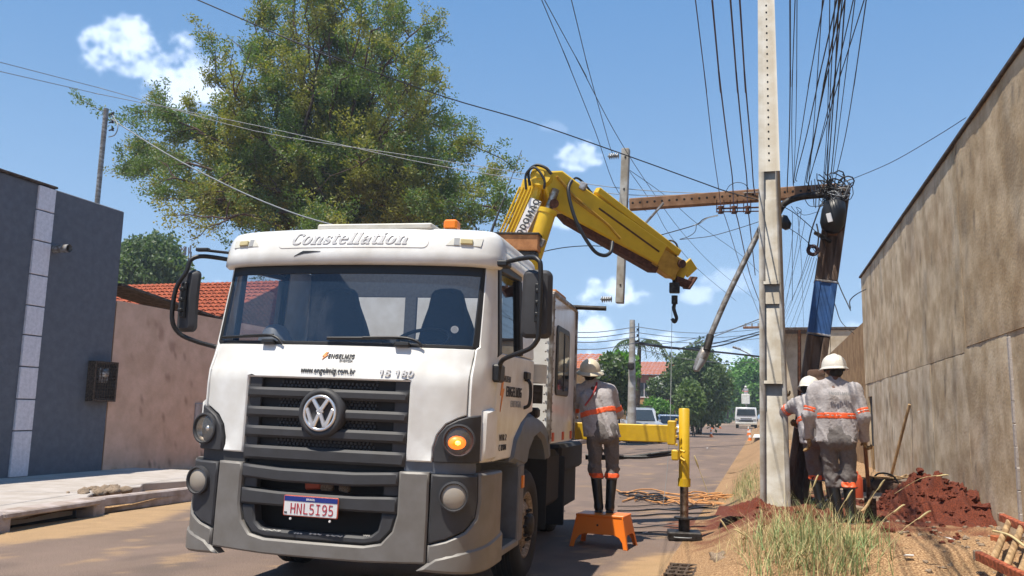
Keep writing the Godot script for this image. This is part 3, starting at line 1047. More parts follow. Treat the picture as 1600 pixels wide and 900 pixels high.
func build_bumper(t: Node3D) -> void:
	var s: SurfaceTool
	var u := [Vector2(-0.86, 1.072), Vector2(-0.865, 0.75), Vector2(-0.865, 0.425), Vector2(-0.4, 0.41), Vector2(0.4, 0.41), Vector2(0.865, 0.425), Vector2(0.865, 0.75), Vector2(0.86, 1.072), Vector2(0.64, 1.07), Vector2(0.64, 0.76), Vector2(0.61, 0.64), Vector2(0.53, 0.55), Vector2(0.40, 0.525), Vector2(-0.40, 0.525), Vector2(-0.53, 0.55), Vector2(-0.61, 0.64), Vector2(-0.64, 0.76), Vector2(-0.64, 1.07)]
	var bp := sheet(t, "bumper", u, M.bumper, 0.16, 0.014, 0.04, 0.09)
	sheet(bp, "upper_bar", [Vector2(-0.636, 0.965), Vector2(-0.3, 0.945), Vector2(0.3, 0.945), Vector2(0.636, 0.965), Vector2(0.636, 1.062), Vector2(0.3, 1.045), Vector2(-0.3, 1.045), Vector2(-0.636, 1.062)], M.plastic, 0.14, 0.016, 0.045)
	sheet(bp, "plate_bar", [Vector2(-0.636, 0.765), Vector2(0.636, 0.765), Vector2(0.636, 0.885), Vector2(0.3, 0.872), Vector2(-0.3, 0.872), Vector2(-0.636, 0.885)], M.plastic, 0.10, 0.016, 0.035)
	sheet(bp, "lower_lip", [Vector2(-0.634, 0.762), Vector2(-0.605, 0.645), Vector2(-0.525, 0.557), Vector2(-0.40, 0.531), Vector2(0.40, 0.531), Vector2(0.525, 0.557), Vector2(0.605, 0.645), Vector2(0.634, 0.762), Vector2(0.52, 0.762), Vector2(0.50, 0.64), Vector2(0.45, 0.60), Vector2(0.40, 0.59), Vector2(-0.40, 0.59), Vector2(-0.45, 0.60), Vector2(-0.50, 0.64), Vector2(-0.52, 0.762)], M.plastic, 0.10, 0.016, 0.02)
	for q in [[-0.34, 0.592, 0.16], [-0.12, 0.586, 0.07], [0.02, 0.590, 0.10], [0.17, 0.588, 0.13], [0.42, 0.606, 0.05]]:
		var chip := []
		for j in 9:
			chip.append(Vector2(q[0] + q[2] * (j / 8.0 - 0.5), q[1] - 0.010 - 0.004 * sin(j * 2.1)))
		for j in 9:
			chip.append(Vector2(q[0] + q[2] * (0.5 - j / 8.0), q[1] - 0.003 + 0.004 * sin(j * 3.7 + q[0] * 9.0)))
		sheet(bp, "paint_chip", chip, M.white_dull, 0.0, 0.0005, 0.0212)
	for sg in [1.0, -1.0]:
		var ch := [Vector2(0.52, 0.888), Vector2(0.636, 0.888), Vector2(0.636, 0.963), Vector2(0.52, 0.963)]
		sheet(bp, "bar_cheek", ch if sg > 0 else mirror_poly(ch), M.plastic, 0.05, 0.006, 0.0)
		var fog := [Vector2(0.875, 1.06), Vector2(0.875, 0.565), Vector2(1.0, 0.60), Vector2(1.12, 0.66), Vector2(1.20, 0.75), Vector2(1.225, 0.87), Vector2(1.215, 1.06)]
		sheet(bp, "lamp_panel", fog if sg > 0 else mirror_poly(fog), M.plastic, 0.12, 0.012, 0.036)
		head_lamp(bp, "fog_lamp", sg * 1.04, 0.908, 0.092, false, true)
		var co := [Vector2(0.875, 0.43), Vector2(1.30, 0.41), Vector2(1.70, 0.40), Vector2(1.70, 1.07), Vector2(1.224, 1.072), Vector2(1.235, 0.87), Vector2(1.21, 0.745), Vector2(1.126, 0.652), Vector2(1.0, 0.592), Vector2(0.875, 0.556)]
		sheet(bp, "bumper_corner", co if sg > 0 else mirror_poly(co), M.bumper, 0.12, 0.014, 0.04, 0.08)
		var fl := [Vector2(0.80, 0.375), Vector2(1.2, 0.355), Vector2(1.74, 0.36), Vector2(1.74, 0.60), Vector2(1.45, 0.57), Vector2(1.15, 0.53), Vector2(0.93, 0.47)]
		sheet(bp, "corner_skirt", fl if sg > 0 else mirror_poly(fl), M.bumper, 0.10, 0.020, 0.053, 0.08)
		# dark strip between cab and bumper
		var gp := [Vector2(0.66, 1.06), Vector2(1.25, 1.06), Vector2(1.25, 1.15), Vector2(0.66, 1.15)]
		sheet(bp, "cab_gap_panel", gp if sg > 0 else mirror_poly(gp), M.plastic_blue if sg > 0 else M.plastic, 0.05, 0.004, -0.02)
	# what shows in the openings
	s = mb()
	box(s, Vector3(0, 0.80, -0.30), Vector3(1.5, 0.72, 0.1), Basis(), 0.01)
	box(s, Vector3(0, 0.98, -0.16), Vector3(1.2, 0.03, 0.05), Basis(), 0.006)
	box(s, Vector3(0.1, 1.03, -0.13), Vector3(0.9, 0.05, 0.04), Basis(), 0.006)
	part(bp, "radiator_front", s, M.mesh_dark)
	s = mb()
	box(s, Vector3(-0.09, 0.925, -0.12), Vector3(0.13, 0.07, 0.05), Basis(Vector3.BACK, 0.1), 0.02)
	part(bp, "red_rag", s, M.red_mark)
	s = mb()
	box(s, Vector3(0.03, 0.925, -0.11), Vector3(0.10, 0.075, 0.05), Basis(), 0.02)
	box(s, Vector3(0.17, 0.91, -0.12), Vector3(0.09, 0.05, 0.05), Basis(Vector3.BACK, -0.2), 0.015)
	part(bp, "hook_tool", s, M.stone)
	# number plate
	var f := on_cab(-0.012, 0.782, 0.058)
	s = mb()
	prism(s, round_rect(-0.222, -0.075, 0.222, 0.075, 0.012), 0.008, f, 0.002)
	var pl := part(bp, "number_plate", s, M.red_mark)
	s = mb()
	prism(s, round_rect(-0.215, -0.069, 0.215, 0.069, 0.010), 0.004, f.translated_local(Vector3(0, 0, 0.004)), 0.001)
	part(pl, "plate_face", s, M.ink_white)
	s = mb()
	prism(s, [Vector2(-0.215, 0.034), Vector2(0.215, 0.034), Vector2(0.215, 0.069), Vector2(-0.215, 0.069)], 0.003, f.translated_local(Vector3(0, 0, 0.0065)), 0.0005)
	part(pl, "plate_band", s, M.plate_blue)
	lettering(pl, "lettering", "BRASIL", M.ink_white, f * Vector3(0, 0.051, 0.009), f.basis.x, f.basis.y, 0.07, 0.014, "Droid Sans", 0.0, true, 0.002)
	lettering(pl, "lettering", "HNL5I95", M.ink_red, f * Vector3(0.012, -0.017, 0.008), f.basis.x, f.basis.y, 0.345, 0.076, "Droid Sans Mono", 0.0, true, 0.002)
	lettering(pl, "lettering", "BR", M.ink, f * Vector3(-0.198, -0.05, 0.008), f.basis.x, f.basis.y, 0.022, 0.014, "Droid Sans", 0.0, true, 0.002)
	s = mb()
	for k in 2:
		prism(s, circle(0.16 - 0.32 * k, -0.095, 0.009, 10), 0.008, f, 0.001)
	part(pl, "bolts", s, M.ink_white)
	# step bay between bumper and wheel
	for sg in [1.0, -1.0]:
		s = mb()
		box(s, Vector3(sg * 1.045, 0.745, -1.42), Vector3(0.37, 0.66, 0.05), Basis(), 0.012)
		box(s, Vector3(sg * 1.205, 0.745, -1.52), Vector3(0.05, 0.66, 0.16), Basis(), 0.012)
		box(s, Vector3(sg * 0.86, 0.745, -1.0), Vector3(0.04, 0.66, 0.85), Basis(), 0.012)
		box(s, Vector3(sg * 1.06, 1.09, -1.45), Vector3(0.34, 0.05, 0.24), Basis(), 0.012)
		part(bp, "step_bay", s, M.plastic_blue)
		s = mb()
		box(s, Vector3(sg * 1.04, 0.41, -1.02), Vector3(0.38, 0.07, 0.92), Basis(), 0.02)
		part(bp, "step", s, M.bumper)
		s = mb()
		tube(s, [Vector3(sg * 0.88, 0.80, -0.75), Vector3(sg * 1.16, 0.80, -0.75)], 0.014, 8)
		part(bp, "step_bar", s, M.steel_dark)
		s = mb()
		box(s, Vector3(sg * 1.235, 0.925, -1.52), Vector3(0.02, 0.11, 0.07), Basis(), 0.008)
		part(bp, "side_marker", s, M.amber)

func build_cab_inside(t: Node3D) -> void:
	var s := mb()
	# back wall round its window
	for r in [[-1.16, 1.1, 1.16, 2.2], [-1.16, 2.62, 1.16, 2.96], [-1.16, 2.2, -0.75, 2.62], [-0.12, 2.2, 0.0, 2.62], [0.88, 2.2, 1.16, 2.62]]:
		box(s, Vector3((r[0] + r[2]) * 0.5, (r[1] + r[3]) * 0.5, -1.93), Vector3(r[2] - r[0], r[3] - r[1], 0.04), Basis(), 0.003)
	part(t, "cab_back", s, M.cabin)
	s = mb()
	box(s, Vector3(0, 1.20, -1.2), Vector3(2.26, 0.08, 1.4), Basis(), 0.01)
	part(t, "cab_floor", s, M.cabin)
	s = mb()
	prism(s, round_rect(-0.36, 1.25, 0.22, 2.03, 0.08), 2.2, Transform3D(Basis(Vector3(0, 0, 1), Vector3.UP, Vector3(-1, 0, 0)), Vector3(0, 0, -0.52)), 0.03)
	part(t, "dashboard", s, M.cabin)
	for x in [0.52, -0.52]:
		s = mb()
		var lean := Transform3D(Basis(Vector3.RIGHT, 0.16), Vector3(x, 1.75, -1.42))
		prism(s, smooth_poly([Vector2(-0.27, 0.0), Vector2(0.27, 0.0), Vector2(0.29, 0.25), Vector2(0.25, 0.48), Vector2(0.17, 0.70), Vector2(0.11, 0.86), Vector2(-0.11, 0.86), Vector2(-0.17, 0.70), Vector2(-0.25, 0.48), Vector2(-0.29, 0.25)], 3), 0.12, lean, 0.03)
		box(s, Vector3(x, 1.70, -1.15), Vector3(0.52, 0.16, 0.55), Basis(), 0.05)
		part(t, "seat", s, M.seat)
	s = mb()
	var ring := []
	for k in 33:
		ring.append(Vector3(cos(TAU * k / 32) * 0.22, 0, sin(TAU * k / 32) * 0.22))
	var xf := Transform3D(Basis(Vector3.RIGHT, 0.5), Vector3(0.52, 2.10, -0.72))
	var pts := []
	for p in ring:
		pts.append(xf * p)
	tube(s, pts, 0.016, 8, false)
	tube(s, [xf * Vector3(-0.2, 0, 0), xf * Vector3(0, -0.03, 0), xf * Vector3(0.2, 0, 0)], 0.014, 6)
	tube(s, [xf * Vector3(0, -0.02, 0), xf * Vector3(0, -0.35, 0.05)], 0.03, 8)
	part(t, "steering_wheel", s, M.black)
	s = mb()
	lathe(s, [Vector2(0.145, 0), Vector2(0.14, 0.03), Vector2(0.115, 0.06), Vector2(0.105, 0.10), Vector2(0.07, 0.14), Vector2(0, 0.155)], 24, t.transform * Transform3D(Basis(), Vector3(-0.72, 2.035, -0.50)))
	solo("hard_hat", s, M.plastic_blue, "dark blue hard hat lying on the dashboard behind the windscreen", "hard hat")

func build_truck_rear(t: Node3D) -> void:
	var s := mb()
	for x in [0.38, -0.38]:
		box(s, Vector3(x, 0.86, -3.9), Vector3(0.09, 0.26, 6.6), Basis(), 0.01)
	box(s, Vector3(0, 0.95, -1.2), Vector3(1.3, 0.45, 1.4), Basis(), 0.05)
	box(s, Vector3(0, 0.62, -1.93), Vector3(1.9, 0.12, 0.14), Basis(), 0.03)
	box(s, Vector3(0, 0.5, -5.5), Vector3(1.8, 0.16, 0.18), Basis(), 0.04)
	part(t, "chassis", s, M.mesh_dark)
	for sg in [1.0, -1.0]:
		s = mb()
		box(s, Vector3(sg * 0.66, 0.98, -5.1), Vector3(0.86, 0.34, 1.7), Basis(), 0.04)
		part(t, "tool_locker", s, M.mesh_dark)
		s = mb()
		box(s, Vector3(sg * 0.98, 0.72, -5.05), Vector3(0.06, 0.75, 1.7), Basis(), 0.01)
		box(s, Vector3(sg * 0.6, 0.62, -4.2), Vector3(1.1, 0.8, 0.05), Basis(), 0.01)
		part(t, "side_guard", s, M.mesh_dark)
	for sg in [1.0, -1.0]:
		wheel(t, Vector3(sg * 1.07, 0.5, -1.93), sg)
		wheel(t, Vector3(sg * 0.74, 0.5, -3.6), sg, 0.5, 0.25, false)
		s = mb()
		box(s, Vector3(sg * 0.97, 0.80, -3.5), Vector3(0.28, 0.62, 1.15), Basis(), 0.10)
		part(t, "fuel_tank", s, M.mesh_dark)
		wheel(t, Vector3(sg * 0.74, 0.5, -5.2), sg, 0.5, 0.25, false)
		# mudguard over the front wheel
		s = mb()
		var arch := [Vector2(1.08, 1.12), Vector2(1.10, 1.18), Vector2(1.20, 1.32), Vector2(1.45, 1.44), Vector2(1.75, 1.515), Vector2(2.10, 1.53), Vector2(2.42, 1.47), Vector2(2.68, 1.32), Vector2(2.80, 1.14), Vector2(2.80, 1.06), Vector2(2.68, 1.06), Vector2(2.60, 1.16), Vector2(2.45, 1.26), Vector2(2.2, 1.32), Vector2(1.95, 1.28), Vector2(1.75, 1.17), Vector2(1.68, 1.06), Vector2(1.5, 1.06)]
		panel(s, arch, func(a: float, y: float, o: float) -> Vector3: return Vector3(sg * (1.16 + o - 0.5 * pow(max(y - 1.36, 0.0), 1.5) * 2.0), y, -a), 0.42, 0.035, 0.09, 0.08)
		part(t, "mudguard", s, M.plastic_blue)
		s = mb()
		box(s, Vector3(sg * 1.04, 0.72, -2.72), Vector3(0.36, 0.72, 0.012), Basis(), 0.004)
		part(t, "mud_flap", s, M.rubber)
	# intake parts behind the cab
	s = mb()
	tube(s, [Vector3(1.14, 1.82, -2.28), Vector3(1.14, 2.0, -2.28)], 0.13, 20)
	part(t, "air_filter", s, M.white_dull)
	s = mb()
	tube(s, [Vector3(1.13, 1.62, -2.26), Vector3(1.13, 1.80, -2.26)], 0.11, 16)
	box(s, Vector3(1.13, 1.53, -2.2), Vector3(0.18, 0.1, 0.16), Basis(), 0.02)
	part(t, "filter_bowl", s, M.steel_dark)
	# tool cabin
	s = mb()
	box(s, Vector3(0, 2.0, -3.40), Vector3(2.48, 1.57, 1.52), Basis(), 0.03)
	var bx := part(t, "cabin_body", s, M.white)
	s = mb()
	for q in [[Vector3(1.238, 2.0, -2.642), Vector3(0.05, 1.55, 0.05)], [Vector3(-1.238, 2.0, -2.642), Vector3(0.05, 1.55, 0.05)], [Vector3(1.238, 2.0, -4.158), Vector3(0.05, 1.55, 0.05)], [Vector3(1.238, 2.775, -3.4), Vector3(0.05, 0.05, 1.46)]]:
		s = mb()
		box(s, q[0], q[1], Basis(), 0.012)
		part(bx, "edge_trim", s, M.galv)
	s = mb()
	s = mb()
	for k in 17:
		var y := 1.28 + k * 0.088
		lathe(s, [Vector2(0.010, 0), Vector2(0.008, 0.006), Vector2(0, 0.009)], 8, Transform3D(Basis(Vector3.RIGHT, PI * 0.5), Vector3(1.185, y, -2.618)))
		lathe(s, [Vector2(0.010, 0), Vector2(0.008, 0.006), Vector2(0, 0.009)], 8, Transform3D(Basis(Vector3.BACK, -PI * 0.5), Vector3(1.262, y, -2.645)))
	var rv := part(bx, "rivets", s, M.galv)
	rv.set_meta("kind", "stuff")
	var side := func(z: float, y: float, o: float) -> Vector3: return Vector3(1.243 + o, y, -z)
	s = mb()
	var outer := round_rect(2.88, 1.72, 3.68, 2.47, 0.08)
	panel(s, outer, side, 0.02, 0.008, 0.2, 0.014)
	var wf := part(bx, "window_frame", s, M.black)
	s = mb()
	panel(s, round_rect(2.94, 1.78, 3.62, 2.41, 0.05), side, 0.004, 0.001, 0.3, 0.018)
	part(wf, "window_pane", s, M.window_dark)
	s = mb()
	box(s, Vector3(1.262, 2.09, -3.30), Vector3(0.012, 0.64, 0.03), Basis(), 0.003)
	part(wf, "window_bar", s, M.black)
	for k in 3:
		s = mb()
		box(s, Vector3(1.245, 1.285, [-2.85, -3.45, -3.98][k]), Vector3(0.012, 0.09, 0.10), Basis(), 0.003)
		part(bx, "red_reflector", s, M.red_mark)
	s = mb()
	box(s, Vector3(1.05, 2.84, -3.5), Vector3(0.25, 0.12, 0.6), Basis(), 0.02)
	part(bx, "roof_plank", s, M.orange_block)
	s = mb()
	tube(s, [Vector3(1.1, 2.80, -4.0), Vector3(1.62, 2.79, -4.05)], 0.028, 8)
	part(bx, "roof_pipe", s, M.steel_dark)
	s = mb()
	box(s, Vector3(1.2, 1.98, -4.26), Vector3(0.05, 0.22, 0.08), Basis(), 0.02)
	part(bx, "tail_lamp", s, M.black)

func build_crane(t: Node3D) -> void:
	var inv := t.transform.affine_inverse()
	var w := func(u: float, v: float, z: float) -> Vector3: return inv * spot(u, v, z)
	var toward := (t.transform.basis.inverse() * Vector3(0, 0.15, 1)).normalized()
	# outriggers: cross beam, leg, foot
	var s := mb()
	var b0: Vector3 = w.call(868, 672, -10.75)
	var b1: Vector3 = w.call(1053, 678, -10.9)
	var bm := (b1 - b0).normalized()
	box(s, (b0 + b1) * 0.5 - bm * 0.7, Vector3(b0.distance_to(b1) + 1.4, 0.215, 0.20), Basis(bm, Vector3.BACK.cross(bm).normalized(), bm.cross(Vector3.BACK.cross(bm)).normalized()), 0.01)
	var ob := part(t, "outrigger_beam", s, M.yellow)
	s = mb()
	box(s, w.call(1050, 676, -10.9), Vector3(0.10, 0.30, 0.26), Basis(), 0.012)
	for k in 4:
		var c: Vector3 = w.call(1057, 656 + k * 13, -10.76)
		box(s, c, Vector3(0.03, 0.03, 0.02), Basis(), 0.006)
	part(ob, "beam_flange", s, M.yellow)
	s = mb()
	var l0: Vector3 = w.call(1069, 638, -10.9)
	var l1: Vector3 = w.call(1069, 760, -10.9)
	tube(s, [l0, l0 + Vector3(0, -0.01, 0), l1], [0.055, 0.066, 0.066], 20)
	tube(s, [l1 + Vector3(0, 0.10, 0), l1], 0.078, 20)
	var leg := part(t, "outrigger_leg", s, M.yellow)
	s = mb()
	box(s, w.call(1055, 711, -10.8), Vector3(0.09, 0.13, 0.08), Basis(), 0.015)
	tube(s, [w.call(1063, 704, -10.8), w.call(1070, 706, -10.78)], 0.016, 6)
	tube(s, [w.call(1063, 716, -10.8), w.call(1070, 720, -10.78)], 0.016, 6)
	part(leg, "valve_block", s, M.yellow)
	s = mb()
	var l2: Vector3 = w.call(1069, 808, -10.9)
	tube(s, [l1, l2], 0.052, 20)
	part(leg, "piston", s, M.steel)
	s = mb()
	lathe(s, [Vector2(0.0, 0.0), Vector2(0.125, 0.0), Vector2(0.125, -0.018), Vector2(0.068, -0.02), Vector2(0.068, -0.165), Vector2(0.10, -0.17), Vector2(0.15, -0.185), Vector2(0.15, -0.195), Vector2(0, -0.195)], 28, Transform3D(Basis(), l2), true)
	part(leg, "foot", s, M.steel_dark)
	s = mb()
	tube(s, smooth_path([w.call(915, 712, -10.7), w.call(968, 714, -10.7), w.call(1010, 714, -10.72), w.call(1052, 709, -10.8)]), 0.022, 8)
	tube(s, smooth_path([w.call(915, 716, -10.74), w.call(968, 716, -10.74), w.call(1020, 709, -10.72), w.call(1050, 706, -10.8)]), 0.018, 8)
	part(leg, "hydraulic_hose", s, M.hose)
	# base and slewing column behind the tool cabin
	s = mb()
	box(s, Vector3(0, 1.25, -4.95), Vector3(1.1, 0.7, 0.7), Basis(), 0.03)
	tube(s, [Vector3(0, 1.5, -4.95), Vector3(0, 2.4, -4.95)], [0.30, 0.26], 20)
	part(t, "crane_base", s, M.yellow)
	# inner boom
	s = mb()
	var i0: Vector3 = w.call(760, 560, -10.95)
	var i1: Vector3 = w.call(838, 285, -10.95)
	beam(s, i0, i1, 0.30, 0.34, toward, 0.03)
	var inner := part(t, "crane_inner_boom", s, M.yellow)
	s = mb()
	for k in 5:
		var du := -25.0 + k * 6.0
		beam(s, w.call(800 + du * 0.9, 372, -10.78), w.call(835 + du * 0.9, 292, -10.78), 0.022, 0.03, toward, 0.006)
	part(inner, "stiffening_rib", s, M.yellow)
	s = mb()
	var pin: Vector3 = w.call(850, 283, -10.9)
	tube(s, [pin + toward * 0.20, pin - toward * 0.20], 0.145, 24)
	tube(s, [pin + toward * 0.23, pin - toward * 0.23], 0.06, 16)
	part(inner, "elbow_joint", s, M.yellow)
	var rdir: Vector3 = (w.call(840, 300, -10.7) - w.call(802, 372, -10.7)).normalized()
	lettering(inner, "lettering", "RODOMAQ", M.ink, w.call(824, 344, -10.70), rdir, toward.cross(rdir), 0.62, 0.11, "Droid Sans", 0.0, true)
	s = mb()
	beam(s, w.call(807, 380, -10.73), w.call(838, 312, -10.73), 0.02, 0.17, rdir.cross(toward), 0.004)
	part(inner, "name_field", s, M.ink_white)
	# lifting cylinder
	s = mb()
	var c0: Vector3 = w.call(826, 425, -10.75)
	var c1: Vector3 = w.call(855, 334, -10.75)
	tube(s, [c0, c1], 0.115, 20)
	tube(s, [c1, c1 + (c1 - c0).normalized() * 0.06], 0.128, 20)
	var cyl := part(t, "lifting_cylinder", s, M.yellow)
	s = mb()
	tube(s, [c1, w.call(868, 296, -10.78)], 0.055, 14)
	part(cyl, "piston", s, M.steel)
	s = mb()
	tube(s, [w.call(866, 318, -10.62), w.call(866, 318, -10.95)], 0.062, 16)
	part(cyl, "pin", s, M.rust)
	# outer boom: telescoping boxes
	var o0: Vector3 = w.call(857, 292, -10.95)
	var o1: Vector3 = w.call(1024, 403, -12.2)
	var o2: Vector3 = w.call(1052, 421, -12.4)
	s = mb()
	var dir := (o2 - o0).normalized()
	var face := (toward - dir * toward.dot(dir)).normalized()
	var upv := face.cross(dir).normalized()
	if upv.y < 0.0: upv = -upv
	var slab := Transform3D(Basis(dir, upv, dir.cross(upv)), o0)
	var len1 := o0.distance_to(o1)
	prism(s, [Vector2(-0.10, -0.06), Vector2(0.10, -0.24), Vector2(0.28, -0.25), Vector2(len1, -0.11), Vector2(len1, 0.22), Vector2(0.40, 0.24), Vector2(0.02, 0.26), Vector2(-0.16, 0.14)], 0.30, slab, 0.02)
	var outer := part(t, "crane_outer_boom", s, M.yellow)
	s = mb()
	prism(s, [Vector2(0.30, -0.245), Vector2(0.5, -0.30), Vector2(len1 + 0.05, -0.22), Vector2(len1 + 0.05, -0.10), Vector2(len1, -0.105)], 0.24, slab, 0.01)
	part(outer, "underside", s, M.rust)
	s = mb()
	beam(s, slab * Vector3(len1 - 0.1, 0.0, 0.0), o2 + dir * 0.02, 0.24, 0.30, upv, 0.01)
	part(outer, "extension", s, M.yellow_rust)
	s = mb()
	beam(s, slab * Vector3(0.62, 0.32, 0.08), slab * Vector3(len1 + 0.25, 0.22, 0.08), 0.12, 0.10, upv, 0.012)
	beam(s, slab * Vector3(0.75, 0.34, -0.08), slab * Vector3(len1 + 0.32, 0.24, -0.08), 0.12, 0.12, upv, 0.012)
	part(outer, "extension_cylinder", s, M.yellow)
	s = mb()
	beam(s, slab * Vector3(0.75, 0.10, 0.152), slab * Vector3(len1 - 0.08, 0.06, 0.152), 0.012, 0.025, upv, 0.002)
	part(outer, "side_groove", s, M.rust)
	s = mb()
	for k in 3:
		var q := dir * (0.0 + 0.07 * k)
		beam(s, o2 + q - upv * 0.14, o2 + q + upv * (0.20 - 0.03 * k), 0.05, 0.26 - 0.05 * k, dir, 0.012)
	beam(s, o2 + dir * 0.18 + upv * 0.05, o2 + dir * 0.26 + upv * 0.25, 0.04, 0.20, dir, 0.01)
	part(outer, "end_plates", s, M.yellow)
	s = mb()
	tube(s, [o2 + upv * 0.10 + face * 0.17, o2 + upv * 0.10 - face * 0.17], 0.06, 14)
	beam(s, o2 + dir * 0.10 - upv * 0.12, o2 + dir * 0.36 - upv * 0.06, 0.12, 0.12, upv, 0.01)
	beam(s, o2 + dir * 0.34 - upv * 0.14, o2 + dir * 0.37 + upv * 0.08, 0.18, 0.03, dir, 0.006)
	part(outer, "boom_tip", s, M.rust)
	s = mb()
	for row in [[-0.02, 0.14, 0.162, 0.018], [0.14, 0.10, 0.158, 0.012]]:
		tube(s, [slab * Vector3(0.0 + row[0], row[1], row[2]), slab * Vector3(0.35, row[1] - 0.10, row[2]), slab * Vector3(1.0, -0.03, row[2]), slab * Vector3(1.25, -0.10, row[2])], row[3], 6)
	part(outer, "pressure_line", s, M.yellow_rust)
	# hoses
	s = mb()
	tube(s, smooth_path([w.call(828, 290, -10.7), w.call(826, 268, -10.68), w.call(838, 258, -10.68), w.call(852, 262, -10.68), w.call(862, 272, -10.7)]), 0.020, 8)
	tube(s, smooth_path([w.call(822, 296, -10.66), w.call(822, 272, -10.64), w.call(836, 262, -10.64), w.call(850, 280, -10.64), w.call(850, 295, -10.66)]), 0.017, 8)
	tube(s, smooth_path([w.call(893, 282, -11.0), w.call(888, 300, -10.9), w.call(900, 345, -10.9), w.call(925, 388, -11.0), w.call(942, 399, -11.1), w.call(954, 394, -11.2), w.call(957, 378, -11.3)]), 0.026, 8)
	tube(s, smooth_path([w.call(893, 284, -11.0), w.call(900, 278, -11.1), w.call(910, 284, -11.2), w.call(925, 302, -11.3)]), 0.016, 8)
	tube(s, smooth_path([w.call(1040, 378, -12.3), w.call(1050, 376, -12.25), w.call(1058, 384, -12.25), w.call(1056, 402, -12.3)]), 0.014, 8)
	part(outer, "hydraulic_hose", s, M.hose)
	for q in [[911, 291, -11.1], [845, 379, -10.6]]:
		s = mb()
		box(s, w.call(q[0], q[1], q[2]), Vector3(0.10, 0.11, 0.06), Basis(Vector3.BACK, -0.4), 0.012)
		part(outer, "work_lamp", s, M.galv)
	# orange cross block below the boom
	s = mb()
	box(s, w.call(800, 379, -10.55), Vector3(0.75, 0.24, 0.2), Basis(Vector3.BACK, -0.02), 0.01)
	var cb := part(t, "crane_rest", s, M.orange_block)
	s = mb()
	box(s, w.call(800, 367, -10.54), Vector3(0.78, 0.03, 0.22), Basis(Vector3.BACK, -0.02), 0.006)
	box(s, w.call(808, 398, -10.55), Vector3(0.55, 0.07, 0.16), Basis(Vector3.BACK, -0.02), 0.006)
	part(cb, "rest_edge", s, M.steel_dark)
	s = mb()
	var rp: Vector3 = w.call(784, 392, -10.6)
	box(s, rp - Vector3(0, 0.95, 0), Vector3(0.12, 1.9, 0.12), Basis(), 0.01)
	part(cb, "rest_post", s, M.yellow)
	# hook block
	s = mb()
	var h0: Vector3 = w.call(1054, 450, -12.45)
	box(s, h0, Vector3(0.15, 0.15, 0.12), Basis(), 0.01)
	tube(s, [h0 + Vector3(0, 0.2, 0), h0], 0.035, 10)
	var hk := part(t, "crane_hook", s, M.steel_dark)
	s = mb()
	tube(s, [w.call(1054, 462, -12.45), w.call(1054, 475, -12.45)], 0.045, 12)
	tube(s, smooth_path([w.call(1054, 474, -12.45), w.call(1053, 482, -12.45), w.call(1055, 490, -12.45), w.call(1057, 497, -12.45), w.call(1054, 503, -12.45), w.call(1050, 498, -12.45)], 5), 0.026, 8)
	part(hk, "hook", s, M.steel_dark)

# ======================================================================= ground, street, left side
func verge_y(x: float, z: float) -> float:
	var k := smoothstep(-0.85, 0.15, x)
	var n := noise.get_noise_2d(x * 1.3, z * 1.3) * 0.05 + noise.get_noise_2d(x * 5.0, z * 5.0) * 0.015
	var near := smoothstep(-8.6, -7.2, z)                    # the corner where the dirt lies flat
	k *= 1.0 - 0.5 * near
	return rise(z) + 0.004 + k * 0.36 + n * (0.15 + 0.85 * k)

func strip(s: SurfaceTool, x0: float, x1: float, z0: float, z1: float, nx: int, nz: int, height: Callable, colour = null) -> void:
	for iz in nz:
		for ix in nx:
			var p := []
			for c in [[0, 0], [1, 0], [1, 1], [0, 1]]:
				var x := lerpf(x0, x1, float(ix + c[0]) / nx)
				var z := lerpf(z0, z1, float(iz + c[1]) / nz)
				p.append(Vector3(x, height.call(x, z), z))
			for q in [[0, 2, 1], [0, 3, 2]]:
				for k in q:
					if colour != null:
						s.set_color(colour.call(p[k].x, p[k].z))
					s.add_vertex(p[k])

func build_ground() -> void:
	var s := mb()
	for zz in [[40.0, -55.0, 4], [-55.0, -110.0, 14], [-110.0, -1500.0, 4]]:
		strip(s, -700, 700, zz[0], zz[1], 1, zz[2], func(_x, z): return rise(z) - 0.03)
	setting("ground", s, M.dirt)
	s = mb()
	strip(s, -8.75, -0.62, 4.0, -16.0, 90, 220, func(_x, z): return rise(z), road_colour)
	strip(s, -8.75, -0.62, -16.0, -55.0, 40, 120, func(_x, z): return rise(z), road_colour)
	strip(s, -8.75, -0.62, -55.0, -110.0, 16, 40, func(_x, z): return rise(z), road_colour)
	strip(s, -8.75, -0.62, -110.0, -400.0, 2, 4, func(_x, z): return rise(z), road_colour)
	strip(s, -8.75, -0.62, 12.0, 4.0, 2, 2, func(_x, z): return rise(z), road_colour)
	setting("road", s, M.asphalt)
	s = mb()
	strip(s, -60, -8.8, -50, -60, 1, 2, func(_x, z): return rise(z) - 0.004)
	strip(s, -0.5, 40, -50, -60, 1, 2, func(_x, z): return rise(z) + 0.4)
	setting("cross_street", s, M.asphalt)
	# worn paint at the crossing
	s = mb()
	for q in [[1148, 679, 1160, 679], [1163, 679, 1172, 680]]:
		var a := spot_y(q[0], q[1], 0.006)
		var b := spot_y(q[2], q[1], 0.006)
		quad(s, a, b, b + Vector3(0, 0, -1.2), a + Vector3(0, 0, -1.2))
	setting("road_markings", s, M.mark)
	# verge on the right: tan dirt, with the dug red earth round the poles
	s = mb()
	strip(s, -0.95, 2.62, 2.0, -24.0, 60, 300, verge_y, verge_colour)
	strip(s, -0.95, 2.62, -24.0, -120.0, 12, 60, verge_y, verge_colour)
	setting("verge", s, M.verge)

